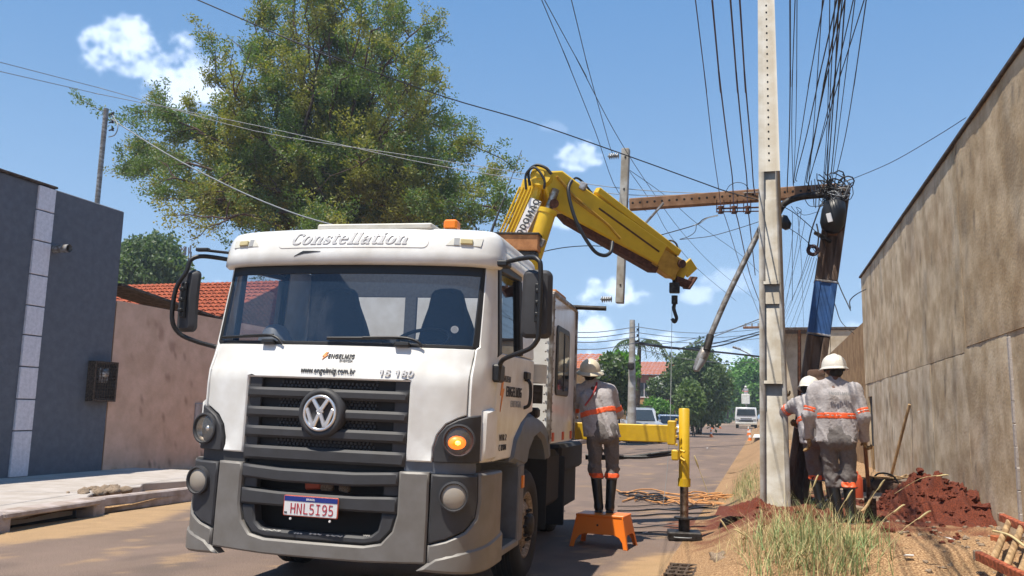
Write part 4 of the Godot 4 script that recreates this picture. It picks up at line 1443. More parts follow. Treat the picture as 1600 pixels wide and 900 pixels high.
# asphalt with worn and oily patches, under sand washed in from the edges and the red earth spilt from the dig
func road_colour(x: float, z: float) -> Color:
	var c := Color(0.265, 0.192, 0.155)
	var n := noise.get_noise_2d(x * 0.5, z * 0.22)
	var fine := noise.get_noise_2d(x * 4.0, z * 4.0)
	c *= 1.0 + 0.22 * n + 0.10 * fine
	c = c.lerp(Color(0.15, 0.115, 0.10), 0.45 * smoothstep(0.30, 0.5, noise.get_noise_2d(x * 0.9 + 30.0, z * 0.5)))
	c = c.lerp(Color(0.17, 0.13, 0.11), 0.30 * smoothstep(0.10, 0.02, abs(abs(x + 3.4) - 0.95 + 0.05 * noise.get_noise_1d(z))))
	var ragged := 0.30 * noise.get_noise_2d(x * 1.6 + 3.0, z * 1.6) + 0.30 * fine + 0.16 * noise.get_noise_2d(x * 11.0, z * 11.0)
	var corner := -1.38 - 0.5 * smoothstep(-8.9, -6.5, z) + 0.62 * smoothstep(-8.9, -10.6, z)
	var sand := smoothstep(-0.12, 0.14, x - corner + 0.28 * ragged)
	var gut := -8.75 + 1.15 * exp(-pow((z + 8.8) / 2.3, 2.0)) + 0.12
	sand = max(sand, smoothstep(-0.14, 0.14, gut - x + 0.35 * ragged))
	sand = max(sand, 0.5 * smoothstep(0.38, 0.55, noise.get_noise_2d(x * 1.2 + 80.0, z * 0.7) + 0.3 * fine))
	c = c.lerp(Color(0.52, 0.345, 0.185) * (1.0 + 0.15 * fine), sand)
	var red := smoothstep(0.15, -0.15, Vector2((x + 0.75) / 0.55, (z + 12.3) / 0.95).length() - 1.0 + ragged)
	return c.lerp(Color(0.23, 0.075, 0.035), red)

func verge_colour(x: float, z: float) -> Color:
	var c := Color(0.52, 0.345, 0.185)
	var n := noise.get_noise_2d(x * 2.0 + 40.0, z * 2.0)
	var red := smoothstep(0.25, -0.35, Vector2((x - 0.85) / 1.75, (z + 11.9) / 2.3).length() - 1.0 + n * 0.5)
	var red2 := smoothstep(0.2, -0.3, Vector2((x + 0.1) / 0.9, (z + 12.4) / 1.0).length() - 1.0 + n * 0.5)
	c = c.lerp(Color(0.21, 0.052, 0.02), max(red, red2))
	c = c.lerp(Color(0.34, 0.22, 0.11), 0.5 * smoothstep(0.0, 0.4, noise.get_noise_2d(x * 0.9, z * 0.9 + 70.0)) * (1.0 - max(red, red2)))
	return c

func wall_box(s: SurfaceTool, x0: float, x1: float, y0: float, y1: float, z0: float, z1: float, bev := 0.01) -> void:
	box(s, Vector3((x0 + x1) * 0.5, (y0 + y1) * 0.5, (z0 + z1) * 0.5), Vector3(abs(x1 - x0), abs(y1 - y0), abs(z1 - z0)), Basis(), bev)

# barrel roof tiles as one corrugated sheet between four corners (ridge a-b, eave d-c), one strip per course
func tile_field(parent: Node, a: Vector3, b: Vector3, c: Vector3, d: Vector3, rows: int, colms: int, m: Material) -> void:
	var n := (b - a).cross(d - a).normalized()
	if n.y < 0: n = -n
	for r in rows:
		var s := mb()
		for k in colms:
			var seg := 6
			for j in seg:
				var p := []
				for e in [[j, 0], [j + 1, 0], [j + 1, 1], [j, 1]]:
					var u := (k + float(e[0]) / seg) / colms
					var v = (r + e[1] * 1.12) / rows
					var h = 0.055 * abs(sin(PI * float(e[0]) / seg)) * (1.0 if e[0] != 0 and e[0] != seg else 0.0) + (0.045 if e[1] == 1 else 0.005)
					p.append(a.lerp(b, u).lerp(d.lerp(c, u), v) + n * h)
				quad(s, p[0], p[1], p[2], p[3])
		part(parent, "tile_course", s, m)

func build_left_side() -> void:
	# pavement, kerb with the drain mouth
	var s := mb()
	var walk := [Vector2(-9.0, -3.0), Vector2(-8.8, -8.3), Vector2(-8.98, -9.85), Vector2(-9.25, -10.2), Vector2(-9.5, -10.6), Vector2(-9.75, -10.9), Vector2(-9.55, -11.6), Vector2(-9.9, -12.1), Vector2(-9.6, -13.0), Vector2(-9.9, -14.1), Vector2(-10.1, -15.0), Vector2(-12.6, -15.0), Vector2(-12.6, -3.0)]
	panel(s, walk, func(x: float, z: float, o: float) -> Vector3: return Vector3(x, 0.22 + o, z), 0.20, 0.012, 0.6)
	setting("pavement", s, M.sidewalk)
	s = mb()
	strip(s, -12.6, -8.8, -3.0, -60.0, 14, 120, func(x, z): return 0.10 + noise.get_noise_2d(x * 2.0, z * 2.0) * 0.06)
	setting("pavement_soil", s, M.dirt)
	s = mb()
	beam(s, Vector3(-8.97, 0.10, -10.0), Vector3(-8.80, 0.10, -13.0), 0.16, 0.23, Vector3.UP, 0.02)
	beam(s, Vector3(-8.80, 0.10, -13.02), Vector3(-8.85, 0.10, -20.0), 0.16, 0.23, Vector3.UP, 0.02)
	beam(s, Vector3(-8.85, 0.10, -20.02), Vector3(-8.9, 0.10, -48.0), 0.16, 0.23, Vector3.UP, 0.02)
	box(s, Vector3(-8.88, 0.10, -9.80), Vector3(0.34, 0.25, 0.26), Basis(Vector3.UP, 0.2), 0.02)
	box(s, Vector3(-8.66, 0.10, -8.10), Vector3(0.30, 0.25, 0.2), Basis(), 0.02)
	box(s, Vector3(-8.73, 0.19, -8.9), Vector3(0.34, 0.07, 1.7), Basis(Vector3.UP, 0.1), 0.015)
	box(s, Vector3(-8.6, 0.10, -5.5), Vector3(0.30, 0.25, 5.0), Basis(), 0.02)
	setting("kerb", s, M.kerb)
	s = mb()
	box(s, Vector3(-9.05, 0.05, -8.9), Vector3(0.2, 0.3, 1.7), Basis(), 0.01)
	setting("drain_mouth", s, M.hole)
	s = mb()
	rng.seed = 40
	for k in 26:
		var c := Vector3(-9.35 + rng.randf_range(-0.5, 0.25), 0.22, -10.6 + rng.randf_range(-0.5, 0.4))
		lump(s, c, rng.randf_range(0.03, 0.10), k)
	solo("broken_paving", s, M.stone, "heap of broken paving lumps at the kerb of the left pavement", "rubble").set_meta("kind", "stuff")
	# grey house front with its strip of white tiles
	var h := thing("grey_house", "dark grey house front with a vertical strip of white tiles", "house")
	s = mb()
	wall_box(s, -20.0, -12.5, 0.0, 5.44, -14.05, -2.0, 0.02)
	part(h, "wall", s, M.grey_wall)
	s = mb()
	wall_box(s, -20.05, -12.44, 5.44, 5.48, -12.26, -2.0, 0.01)
	part(h, "coping", s, M.fascia)
	var edges := [5.43, 4.97, 4.41, 3.79, 3.23, 2.70, 2.14, 1.57, 1.02, 0.22]
	for k in 9:
		s = mb()
		wall_box(s, -12.52, -12.455, edges[k + 1] + 0.008, edges[k] - 0.014, -12.24, -11.86, 0.008)
		part(h, "white_tile", s, M.white_tile)
	s = mb()
	tube(s, [spot_x(85, 389, -12.5), spot_x(85, 389, -12.5) + Vector3(0.34, 0.0, 0)], 0.075, 18, false)
	tube(s, [spot_x(85, 389, -12.5) + Vector3(0.34, 0, 0), spot_x(85, 389, -12.5)], 0.060, 18, false)
	part(h, "rain_spout", s, M.pipe)
	# electricity meter in its cage
	var mt := thing("meter_box", "caged electricity meter box on the grey house front", "meter box")
	var m0 := Vector3(-12.5, 1.95, -13.75)
	s = mb()
	for q in [[0, 0.37, 0.62, 0.04], [0, -0.37, 0.62, 0.04]]:
		box(s, m0 + Vector3(0.09, q[1], q[0]), Vector3(0.18, q[3], q[2]), Basis(), 0.006)
	for q in [-0.29, 0.29]:
		box(s, m0 + Vector3(0.09, 0, q), Vector3(0.18, 0.74, 0.04), Basis(), 0.006)
	part(mt, "case", s, M.iron)
	s = mb()
	box(s, m0 + Vector3(0.05, 0, 0), Vector3(0.04, 0.72, 0.56), Basis(), 0.006)
	part(mt, "back_plate", s, M.steel_dark)
	s = mb()
	box(s, m0 + Vector3(0.10, 0.12, 0.02), Vector3(0.08, 0.3, 0.24), Basis(), 0.03)
	lathe(s, [Vector2(0.09, 0), Vector2(0.09, 0.05), Vector2(0, 0.06)], 20, Transform3D(Basis(Vector3.BACK, -PI / 2), m0 + Vector3(0.13, 0.16, 0.02)))
	part(mt, "meter", s, M.galv)
	s = mb()
	for k in 9:
		box(s, m0 + Vector3(0.175, 0, -0.26 + k * 0.065), Vector3(0.012, 0.70, 0.010), Basis(), 0.002)
	for k in 11:
		box(s, m0 + Vector3(0.180, -0.33 + k * 0.066, 0), Vector3(0.012, 0.010, 0.56), Basis(), 0.002)
	part(mt, "cage", s, M.iron)
	# beige boundary wall, with damp and a small box
	s = mb()
	wall_box(s, -12.75, -12.51, -0.1, 3.59, -30.0, -14.06, 0.02)
	var bw := solo("beige_wall", s, M.beige_wall, "stained beige plaster boundary wall between the grey house and the truck", "wall")
	s = mb()
	var spots := [[255, 520, 0.13], [268, 540, 0.15], [240, 505, 0.09], [243, 470, 0.11], [262, 585, 0.05], [222, 470, 0.10]]
	var marks := []
	for q in spots:
		var m := spot_x(q[0], q[1], -12.5)
		marks.append(Vector3(m.z, m.y, q[2]))
	var beige := func(z: float, y: float) -> Color:
		var c := Color(0.70, 0.46, 0.335)
		var n := noise.get_noise_2d(z * 3.5, y * 3.5)
		var n2 := noise.get_noise_2d(z * 9.0, y * 9.0)
		for m in marks:
			var d := Vector2((z - m.x) * 0.8, y - m.y).length() + n * 0.16
			c = c.lerp(Color(0.40, 0.23, 0.155), 0.75 * smoothstep(m.z, m.z * 0.45, d))
		c = c.lerp(Color(0.13, 0.085, 0.065), 0.8 * smoothstep(0.30, 0.55, noise.get_noise_2d(z * 1.3 + 5.0, y * 1.8) + n2 * 0.5 - (y - 0.25) * 0.75))
		c = c.lerp(Color(0.27, 0.14, 0.09), 0.6 * smoothstep(0.42, 0.55, n2 - abs(y - 1.2) * 0.12))
		return c
	for iz in 150:
		for iy in 30:
			var pz := []
			for c in [[0, 0], [1, 0], [1, 1], [0, 1]]:
				pz.append(Vector3(-12.5, lerpf(-0.1, 3.60, (iy + c[1]) / 30.0), lerpf(-26.0, -14.06, (iz + c[0]) / 150.0)))
			for q in [[0, 2, 1], [0, 3, 2]]:
				for k in q:
					s.set_color(beige.call(pz[k].z, pz[k].y))
					s.add_vertex(pz[k])
	part(bw, "stained_plaster", s, M.stained_wall)
	s = mb()
	var bp := spot_x(311, 647, -12.5)
	box(s, bp, Vector3(0.08, 0.5, 0.35), Basis(), 0.01)
	solo("wall_box", s, M.kerb, "small grey service box on the beige wall beside the truck", "box")
	# tiled roof behind the wall
	var rh := thing("tiled_house", "low house with a red clay tile roof behind the beige wall", "house")
	s = mb()
	wall_box(s, -20.0, -14.8, 0.0, 3.2, -28.0, -20.0, 0.02)
	part(rh, "wall", s, M.beige_wall)
	var rl := spot(200, 447, -24.0)
	var rr := spot(452, 440, -24.0)
	tile_field(rh, Vector3(rl.x, rl.y, -24.0), Vector3(rr.x, rl.y, -24.0), Vector3(rr.x, rl.y - 2.1, -19.2), Vector3(rl.x, rl.y - 2.1, -19.2), 14, 34, M.roof_tile)
	tile_field(rh, Vector3(rr.x, rl.y, -24.0), Vector3(rl.x, rl.y, -24.0), Vector3(rl.x, rl.y - 2.1, -28.8), Vector3(rr.x, rl.y - 2.1, -28.8), 4, 34, M.roof_tile)
	s = mb()
	beam(s, Vector3(-13.0, 3.95, -14.2), Vector3(-13.0, 3.50, -19.0), 0.9, 0.06, Vector3.UP, 0.01)
	part(rh, "lean_to_roof", s, M.fascia)
	# pole with the service wires behind the grey house
	var lp := thing("service_pole", "thin grey steel service pole rising behind the grey house", "pole")
	s = mb()
	var p0 := spot(150, 335, -14.6)
	var p1 := spot(166, 170, -14.6)
	tube(s, [p0 + (p0 - p1) * 1.6, p1], 0.055, 12)
	part(lp, "shaft", s, M.pipe)
	for k in 3:
		s = mb()
		var q := spot(176, 178 + k * 12, -14.55)
		lathe(s, [Vector2(0, -0.03), Vector2(0.035, -0.03), Vector2(0.02, 0), Vector2(0.035, 0.03), Vector2(0, 0.03)], 10, Transform3D(Basis(), q))
		tube(s, [q, q + Vector3(-0.14, 0, -0.05)], 0.015, 6)
		part(lp, "insulator", s, M.steel_dark)
	s = mb()
	tube(s, smooth_path([spot(176, 180, -14.5), spot(184, 196, -14.4), spot(180, 210, -14.4), spot(170, 214, -14.5)]), 0.012, 6)
	part(lp, "drop_cable", s, M.wire_grey)

func lump(s: SurfaceTool, c: Vector3, r: float, sd: int) -> void:
	var rows := 5
	var cols := 8
	var sq := Vector3(1.0 + 0.4 * noise.get_noise_2d(sd * 3.7, 1.0), 0.7, 1.0 + 0.4 * noise.get_noise_2d(sd * 5.1, 9.0))
	var grid := []
	for i in rows + 1:
		var row := []
		for k in cols:
			var d := Vector3(sin(PI * i / rows) * cos(TAU * k / cols), cos(PI * i / rows), sin(PI * i / rows) * sin(TAU * k / cols))
			row.append(c + d * sq * r * (1.0 + 0.9 * noise.get_noise_3d(d.x * 1.1 + sd * 7.0, d.y * 1.1, d.z * 1.1) + 0.4 * noise.get_noise_3d(d.x * 3.0 + sd * 7.0, d.y * 3.0, d.z * 3.0)))
		grid.append(row)
	for i in rows:
		for k in cols:
			quad(s, grid[i][k], grid[i][(k + 1) % cols], grid[i + 1][(k + 1) % cols], grid[i + 1][k])

# ======================================================================= the long wall on the right
func wall_tone(x: float, y: float, z: float, base: Color) -> Color:
	var c := base
	var n := noise.get_noise_3d(z * 0.9, y * 0.35, x + 3.0) + 0.5 * noise.get_noise_3d(z * 3.1, y * 1.1, x + 8.0)
	c = c.lerp(Color(0.27, 0.24, 0.20), 0.42 * smoothstep(0.12, 0.6, n))
	var m := noise.get_noise_3d(z * 0.5 + 20.0, y * 0.8, 4.0) + 0.5 * noise.get_noise_3d(z * 2.4, y * 2.6, 14.0)
	c = c.lerp(Color(0.50, 0.35, 0.22), 0.32 * smoothstep(0.1, 0.5, m))
	var d := noise.get_noise_3d(z * 4.0, y * 1.3, 31.0)
	c = c.lerp(Color(0.07, 0.06, 0.055), 0.6 * smoothstep(0.42, 0.62, d))
	return c

func wall_slab(parent: Node, z0: float, z1: float, y0: float, y1: float, x: float, base: Color, called := "wall_panel") -> void:
	var s := mb()
	var nz: int = max(2, int((z1 - z0) / 0.09))
	var ny: int = max(2, int((y1 - y0) / 0.09))
	var bev := 0.005
	for i in nz:
		for j in ny:
			var p := []
			for c in [[0, 0], [1, 0], [1, 1], [0, 1]]:
				var zz := lerpf(z0, z1, float(i + c[0]) / nz)
				var yy := lerpf(y0, y1, float(j + c[1]) / ny)
				var edge: bool = (i + c[0] == 0) or (i + c[0] == nz) or (j + c[1] == 0) or (j + c[1] == ny)
				var xx := x + 0.010 * noise.get_noise_2d(zz * 1.1, yy * 1.1) + 0.004 * noise.get_noise_2d(zz * 5.0, yy * 5.0) + (bev if edge else 0.0)
				p.append(Vector3(xx, yy, zz))
			for q in [[0, 1, 2], [0, 2, 3]]:
				for k in q:
					s.set_color(wall_tone(x, p[k].y, p[k].z, base))
					s.add_vertex(p[k])
	s.set_smooth_group(-1)
	for e in [[z0, z0], [z1, z1]]:
		for c in [[0, 1]]:
			s.set_color(base)
			quad(s, Vector3(x + bev, y0, e[0]), Vector3(x + bev, y1, e[0]), Vector3(x + 0.2, y1, e[0]), Vector3(x + 0.2, y0, e[0]))
	quad(s, Vector3(x + bev, y0, z0), Vector3(x + bev, y0, z1), Vector3(x + 0.2, y0, z1), Vector3(x + 0.2, y0, z0))
	quad(s, Vector3(x + bev, y1, z0), Vector3(x + bev, y1, z1), Vector3(x + 0.2, y1, z1), Vector3(x + 0.2, y1, z0))
	part(parent, called, s, M.concrete_wall)

func build_right_wall() -> void:
	var w := thing("concrete_wall", "tall stained concrete wall running along the right of the street", "wall")
	var tan_c := Color(0.66, 0.535, 0.37)
	var grey_c := Color(0.60, 0.53, 0.425)
	wall_slab(w, -22.4, -11.62, 2.36, 5.0, 2.45, tan_c)
	wall_slab(w, -11.60, 4.0, 2.42, 5.0, 2.442, Color(0.60, 0.465, 0.30))
	var zs := [-21.2]
	for u in [1386, 1396, 1424, 1460, 1516, 1586]:
		zs.append(spot_x(u, 690, 2.46).z)
	zs.append(4.0)
	for k in zs.size() - 1:
		var c := grey_c.lerp(tan_c, [0.0, 0.15, 0.05, 0.35, 0.75, 0.9, 0.8][k])
		wall_slab(w, zs[k] + 0.003, zs[k + 1] - 0.003, -0.2, [2.357, 2.352, 2.357, 2.354, 2.353, 2.416, 2.417][k], 2.455 - [0.0, 0.004, 0.0, 0.005, 0.003, 0.007, 0.002][k], c)
	wall_slab(w, -22.4, -21.95, -0.2, 2.35, 2.455, tan_c)
	wall_slab(w, -21.95, -21.22, 2.05, 2.35, 2.46, grey_c)
	wall_slab(w, -21.95, -21.6, -0.2, 0.9, 2.47, Color(0.42, 0.28, 0.13))
	var s := mb()
	wall_box(s, 2.5, 2.9, -0.2, 4.98, -22.38, 4.0, 0.01)
	part(w, "wall_core", s, M.mesh_dark)
	s = mb()
	wall_box(s, 2.41, 2.95, 5.0, 5.05, -22.45, 4.0, 0.01)
	part(w, "metal_coping", s, M.fascia)
	s = mb()
	var jp := spot_x(1586, 690, 2.44).z
	for k in 9:
		box(s, Vector3(2.447, 0.5 + k * 0.22 + 0.02 * noise.get_noise_1d(k * 3.0), jp + 0.01 * noise.get_noise_1d(k * 9.0)), Vector3(0.03, 0.225, 0.07), Basis(Vector3.RIGHT, 0.1 * noise.get_noise_1d(k * 5.0)), 0.015)
	part(w, "mortar_line", s, M.sidewalk)
	# lower brown wall beyond, and the cream building behind it
	s = mb()
	wall_box(s, 2.5, 2.8, 0.0, 3.95, -46.0, -22.45, 0.02)
	solo("brown_wall", s, M.brown_wall, "lower brown weathered wall beyond the end of the tall concrete wall", "wall")
	var cb := thing("cream_building", "flat roofed cream building behind the brown wall", "building")
	s = mb()
	wall_box(s, 2.9, 12.0, 0.0, 6.05, -60.0, -46.2, 0.02)
	wall_box(s, 1.2, 2.9, 0.0, 6.05, -60.0, -48.0, 0.02)
	part(cb, "wall", s, M.cream_wall)
	s = mb()
	wall_box(s, 1.1, 12.1, 6.05, 6.2, -60.0, -46.1, 0.02)
	part(cb, "parapet", s, M.fascia)

# ======================================================================= down the street
func gable_house(called: String, label: String, x0: float, x1: float, z0: float, z1: float, wall_h: float, ridge: float, m: Material, rows := 8, colms := 18) -> Node3D:
	var h := thing(called, label, "house")
	var s := mb()
	wall_box(s, x0, x1, 0.0, wall_h, z0, z1, 0.02)
	part(h, "wall", s, m)
	var zm := (z0 + z1) * 0.5
	var r := Node3D.new()
	r.name = "roof"
	h.add_child(r)
	tile_field(r, Vector3(x0 - 0.4, wall_h + ridge, zm), Vector3(x1 + 0.4, wall_h + ridge, zm), Vector3(x1 + 0.4, wall_h - 0.05, z1 + 0.5), Vector3(x0 - 0.4, wall_h - 0.05, z1 + 0.5), rows, colms, M.roof_tile_pale)
	for x in [x0, x1]:
		s = mb()
		tri(s, Vector3(x, wall_h, z1), Vector3(x, wall_h, z0), Vector3(x, wall_h + ridge - 0.05, zm))
		part(h, "gable", s, m)
	s = mb()
	beam(s, Vector3(x0 - 0.4, wall_h - 0.12, z1 + 0.45), Vector3(x1 + 0.4, wall_h - 0.12, z1 + 0.45), 0.06, 0.16, Vector3.UP, 0.01)
	part(h, "fascia", s, M.wood)
	return h

func house_window(h: Node3D, at: Vector3, w: float, hh: float, arched := false) -> void:
	var s := mb()
	var ol := round_rect(-w / 2, -hh / 2, w / 2, hh / 2, 0.02)
	if arched:
		ol = [Vector2(-w / 2, -hh / 2), Vector2(w / 2, -hh / 2), Vector2(w / 2, hh * 0.25)]
		for k in range(1, 8):
			ol.append(Vector2(cos(PI * k / 8) * w / 2, hh * 0.25 + sin(PI * k / 8) * hh * 0.28))
		ol.append(Vector2(-w / 2, hh * 0.25))
	prism(s, ol, 0.08, Transform3D(Basis(), at), 0.01)
	var win := part(h, "window", s, M.window_dark)
	s = mb()
	for k in 4:
		box(s, at + Vector3(-w / 2 + w * k / 3, 0, 0.05), Vector3(0.07, hh, 0.05), Basis(), 0.006)
	box(s, at + Vector3(0, -hh / 2, 0.06), Vector3(w + 0.2, 0.10, 0.12), Basis(), 0.01)
	part(win, "frame", s, M.white_tile)

func car(called: String, label: String, at: Vector3, turn: float, m: Material, l: float, w: float, hgt: float, rack := false) -> void:
	var t := thing(called, label, "car", at, turn)
	var s := mb()
	var half := [Vector2(-l * 0.5, 0.35), Vector2(l * 0.5, 0.35), Vector2(l * 0.5 - 0.02, 0.75), Vector2(l * 0.5 - 0.15, hgt * 0.55), Vector2(l * 0.20, hgt * 0.62), Vector2(-l * 0.47, hgt * 0.62), Vector2(-l * 0.5, 0.7)]
	prism(s, half, w, Transform3D(Basis(Vector3(0, 0, 1), Vector3.UP, Vector3(-1, 0, 0)), Vector3.ZERO), 0.09)
	var b := part(t, "body", s, m)
	s = mb()
	var cabn := [Vector2(l * 0.24, hgt * 0.60), Vector2(l * 0.08, hgt * 0.95), Vector2(-0.02 * l, hgt), Vector2(-l * 0.40, hgt), Vector2(-l * 0.47, hgt * 0.60)]
	prism(s, cabn, w * 0.86, Transform3D(Basis(Vector3(0, 0, 1), Vector3.UP, Vector3(-1, 0, 0)), Vector3.ZERO), 0.07)
	part(t, "roof", s, m)
	s = mb()
	var n := Vector3(0, l * 0.16, hgt * 0.35).normalized()
	quad(s, Vector3(-w * 0.38, hgt * 0.625, l * 0.235) + n * 0.03, Vector3(w * 0.38, hgt * 0.625, l * 0.235) + n * 0.03, Vector3(w * 0.35, hgt * 0.925, l * 0.095) + n * 0.03, Vector3(-w * 0.35, hgt * 0.925, l * 0.095) + n * 0.03)
	part(t, "windscreen", s, M.window_dark)
	for sg in [1, -1]:
		for q in [[0.02, 0.17], [-0.20, 0.0], [-0.42, -0.22]]:
			s = mb()
			box(s, Vector3(sg * w * 0.43, hgt * 0.78, (q[0] + q[1]) * 0.5 * l), Vector3(0.02, hgt * 0.26, (q[1] - q[0]) * l), Basis(), 0.005)
			part(t, "side_window", s, M.window_dark)
		s = mb()
		box(s, Vector3(sg * w * 0.36, hgt * 0.44, l * 0.5 - 0.05), Vector3(w * 0.2, hgt * 0.09, 0.12), Basis(), 0.03)
		part(t, "headlight", s, M.porcelain)
		s = mb()
		box(s, Vector3(sg * (w * 0.5 + 0.06), hgt * 0.62, l * 0.17), Vector3(0.16, 0.14, 0.1), Basis(), 0.03)
		part(t, "door_mirror", s, m)
		for q in [0.32, -0.30]:
			s = mb()
			tube(s, [Vector3(sg * (w * 0.5 - 0.2), 0.33, l * q), Vector3(sg * w * 0.505, 0.33, l * q)], 0.33, 24)
			part(t, "wheel", s, M.rubber)
	s = mb()
	box(s, Vector3(0, hgt * 0.43, l * 0.5 - 0.02), Vector3(w * 0.46, hgt * 0.09, 0.08), Basis(), 0.02)
	box(s, Vector3(0, 0.42, l * 0.5), Vector3(w * 0.7, 0.13, 0.06), Basis(), 0.02)
	part(t, "grille", s, M.mesh_dark)
	if rack:
		s = mb()
		for sg in [1, -1]:
			tube(s, [Vector3(sg * w * 0.36, hgt + 0.07, l * 0.04), Vector3(sg * w * 0.36, hgt + 0.07, -l * 0.4)], 0.025, 6)
		for k in 4:
			tube(s, [Vector3(-w * 0.4, hgt + 0.09, l * 0.02 - k * l * 0.13), Vector3(w * 0.4, hgt + 0.09, l * 0.02 - k * l * 0.13)], 0.022, 6)
		part(t, "roof_rack", s, M.steel_dark)

func cone(at: Vector3, label: String, size := 0.75) -> Node3D:
	var t := thing("traffic_cone", label, "traffic cone", at, 0.0, "traffic cones closing the street")
	var s := mb()
	box(s, Vector3(0, 0.02 * size, 0), Vector3(0.46, 0.045, 0.46) * size, Basis(), 0.012)
	part(t, "base", s, M.orange_plastic)
	for k in 4:
		var y0: float = [0.04, 0.30, 0.52, 0.70][k]
		var y1: float = [0.30, 0.52, 0.70, 1.0][k]
		s = mb()
		lathe(s, [Vector2(0.16 - 0.135 * y0, y0) * size, Vector2(0.16 - 0.135 * y1, y1) * size], 20)
		part(t, "cone_body" if k % 2 == 0 else "white_band", s, M.orange_plastic if k % 2 == 0 else M.ink_white)
	return t

func build_far_street() -> void:
	# pink house with its orange tiled roof, and its neighbours
	var h := gable_house("pink_house", "pinkish two storey house with orange tile roof beyond the parked cars", -22.0, -9.6, -104.0, -92.0, 5.9, 1.7, M.house_wall, 9, 30)
	house_window(h, Vector3(-12.5, 4.2, -91.95), 2.6, 1.5, true)
	house_window(h, Vector3(-17.0, 4.2, -91.95), 2.2, 1.5)
	var s := mb()
	box(s, Vector3(-13.0, 2.7, -91.4), Vector3(4.6, 0.9, 1.2), Basis(), 0.03)
	part(h, "balcony", s, M.ochre_wall)
	s = mb()
	box(s, Vector3(-14.8, 4.9, -91.7), Vector3(0.9, 0.65, 0.4), Basis(), 0.04)
	part(h, "air_conditioner", s, M.white_dull)
	s = mb()
	wall_box(s, -9.62, -9.0, 0, 5.6, -104.0, -92.5, 0.02)
	part(h, "side_wall", s, M.house_wall)
	gable_house("ochre_house", "ochre house with orange tile roof nearer than the pink house", -22.0, -11.6, -76.0, -64.0, 5.0, 1.5, M.ochre_wall, 8, 22)
	var g := thing("grey_building", "grey flat roofed building showing above the tool cabin's rear", "building")
	s = mb()
	wall_box(s, -14.5, -10.6, 0, 5.2, -44.0, -36.0, 0.03)
	part(g, "wall", s, M.kerb)
	s = mb()
	wall_box(s, -14.6, -10.5, 5.2, 5.4, -44.1, -35.9, 0.03)
	part(g, "parapet", s, M.fascia)
	# wooden gate, boundary walls
	var gate := thing("wooden_gate", "brown wooden board gate behind the worker on the stool", "gate")
	for k in 12:
		s = mb()
		var z := -34.0 - k * 0.42
		box(s, Vector3(-9.3, 1.22, z), Vector3(0.06, 2.25 + 0.05 * (k % 3), 0.38), Basis(), 0.012)
		part(gate, "board", s, M.wood)
	s = mb()
	box(s, Vector3(-9.24, 1.9, -36.3), Vector3(0.05, 0.12, 5.0), Basis(), 0.01)
	part(gate, "rail", s, M.wood)
	s = mb()
	wall_box(s, -9.5, -9.3, 0, 2.3, -33.8, -30.0, 0.02)
	wall_box(s, -9.5, -9.3, 0, 2.3, -48.0, -39.2, 0.02)
	solo("boundary_wall", s, M.kerb, "grey boundary wall on both sides of the wooden gate", "wall")
	s = mb()
	wall_box(s, -9.4, -9.2, 0, 2.4, -91.0, -62.5, 0.02)
	solo("far_boundary_wall", s, M.house_wall, "pinkish boundary wall under the dark tree down the street", "wall")
	s = mb()
	wall_box(s, 1.4, 1.7, 0, 2.6, -120.0, -62.0, 0.02)
	solo("far_right_wall", s, M.cream_wall, "pale boundary wall behind the far white truck", "wall")
	# distant buildings and trees closing the view
	for q in [[-60.0, -38.0, 6.0, -190.0, "leftmost"], [-32.0, -20.0, 7.5, -210.0, "behind the pink house"], [-16.0, -6.0, 5.5, -230.0, "left of the street's end"], [0.0, 10.0, 6.0, -215.0, "behind the white truck"], [14.0, 30.0, 7.0, -180.0, "behind the cream building"]]:
		s = mb()
		wall_box(s, q[0], q[1], 0, q[2], q[3] - 14.0, q[3], 0.05)
		solo("distant_house", s, M.cream_wall, "small pale house far down the street, %s" % q[4], "house")
	# parked cars
	car("parked_pickup", "silver off-road car with roof rack parked facing the crane truck", Vector3(-6.75, 0, -49.0), 0.30, M.car_silver, 4.8, 1.95, 1.95, true)
	car("parked_car", "white car parked behind the silver off-road car", Vector3(-5.9, 0.0, -58.0), 0.12, M.car_white, 4.4, 1.85, 1.6)
	build_far_truck()
	# cones
	var c0 := cone(spot_y(1111, 683, rise(-66)) , "orange traffic cone standing alone in the middle of the street", 0.75)
	copy_of(c0, "orange traffic cone left of the pair before the far white truck", Vector3(-5.0, rise(-92), -92))
	copy_of(c0, "orange traffic cone right of the pair before the far white truck", Vector3(-4.3, rise(-95), -95))
	copy_of(c0, "orange traffic cone at the kerb just left of the new pole, nearer one", Vector3(-0.75, rise(-58), -58))
	copy_of(c0, "orange traffic cone at the kerb just left of the new pole, farther one", Vector3(-1.05, rise(-72), -72))
	# tall far poles
	var fp := thing("far_pole", "grey concrete utility pole behind the parked cars with thick cables", "utility pole")
	s = mb()
	var z := -38.0
	var a := spot(987, 662, z)
	var b := spot(988, 500, z)
	tube(s, [a, b], [0.20, 0.12], 14)
	part(fp, "shaft", s, M.pole)
	for k in 3:
		s = mb()
		lathe(s, [Vector2(0, -0.05), Vector2(0.05, -0.05), Vector2(0.03, 0), Vector2(0.05, 0.05), Vector2(0, 0.05)], 10, Transform3D(Basis(), spot(996, 515 + k * 9, z)))
		part(fp, "insulator", s, M.steel_dark)
	s = mb()
	tube(s, [spot(998, 505, z), spot(998, 545, z)], 0.02, 6)
	part(fp, "bracket", s, M.steel_dark)
	s = mb()
	box(s, spot(986, 572, z + 0.25), Vector3(0.28, 0.34, 0.25), Basis(), 0.06)
	part(fp, "street_light", s, M.steel_dark)
	var ap := thing("crossarm_pole", "far pole with a short wooden crossarm mostly hidden by the new pole", "utility pole")
	s = mb()
	z = -52.0
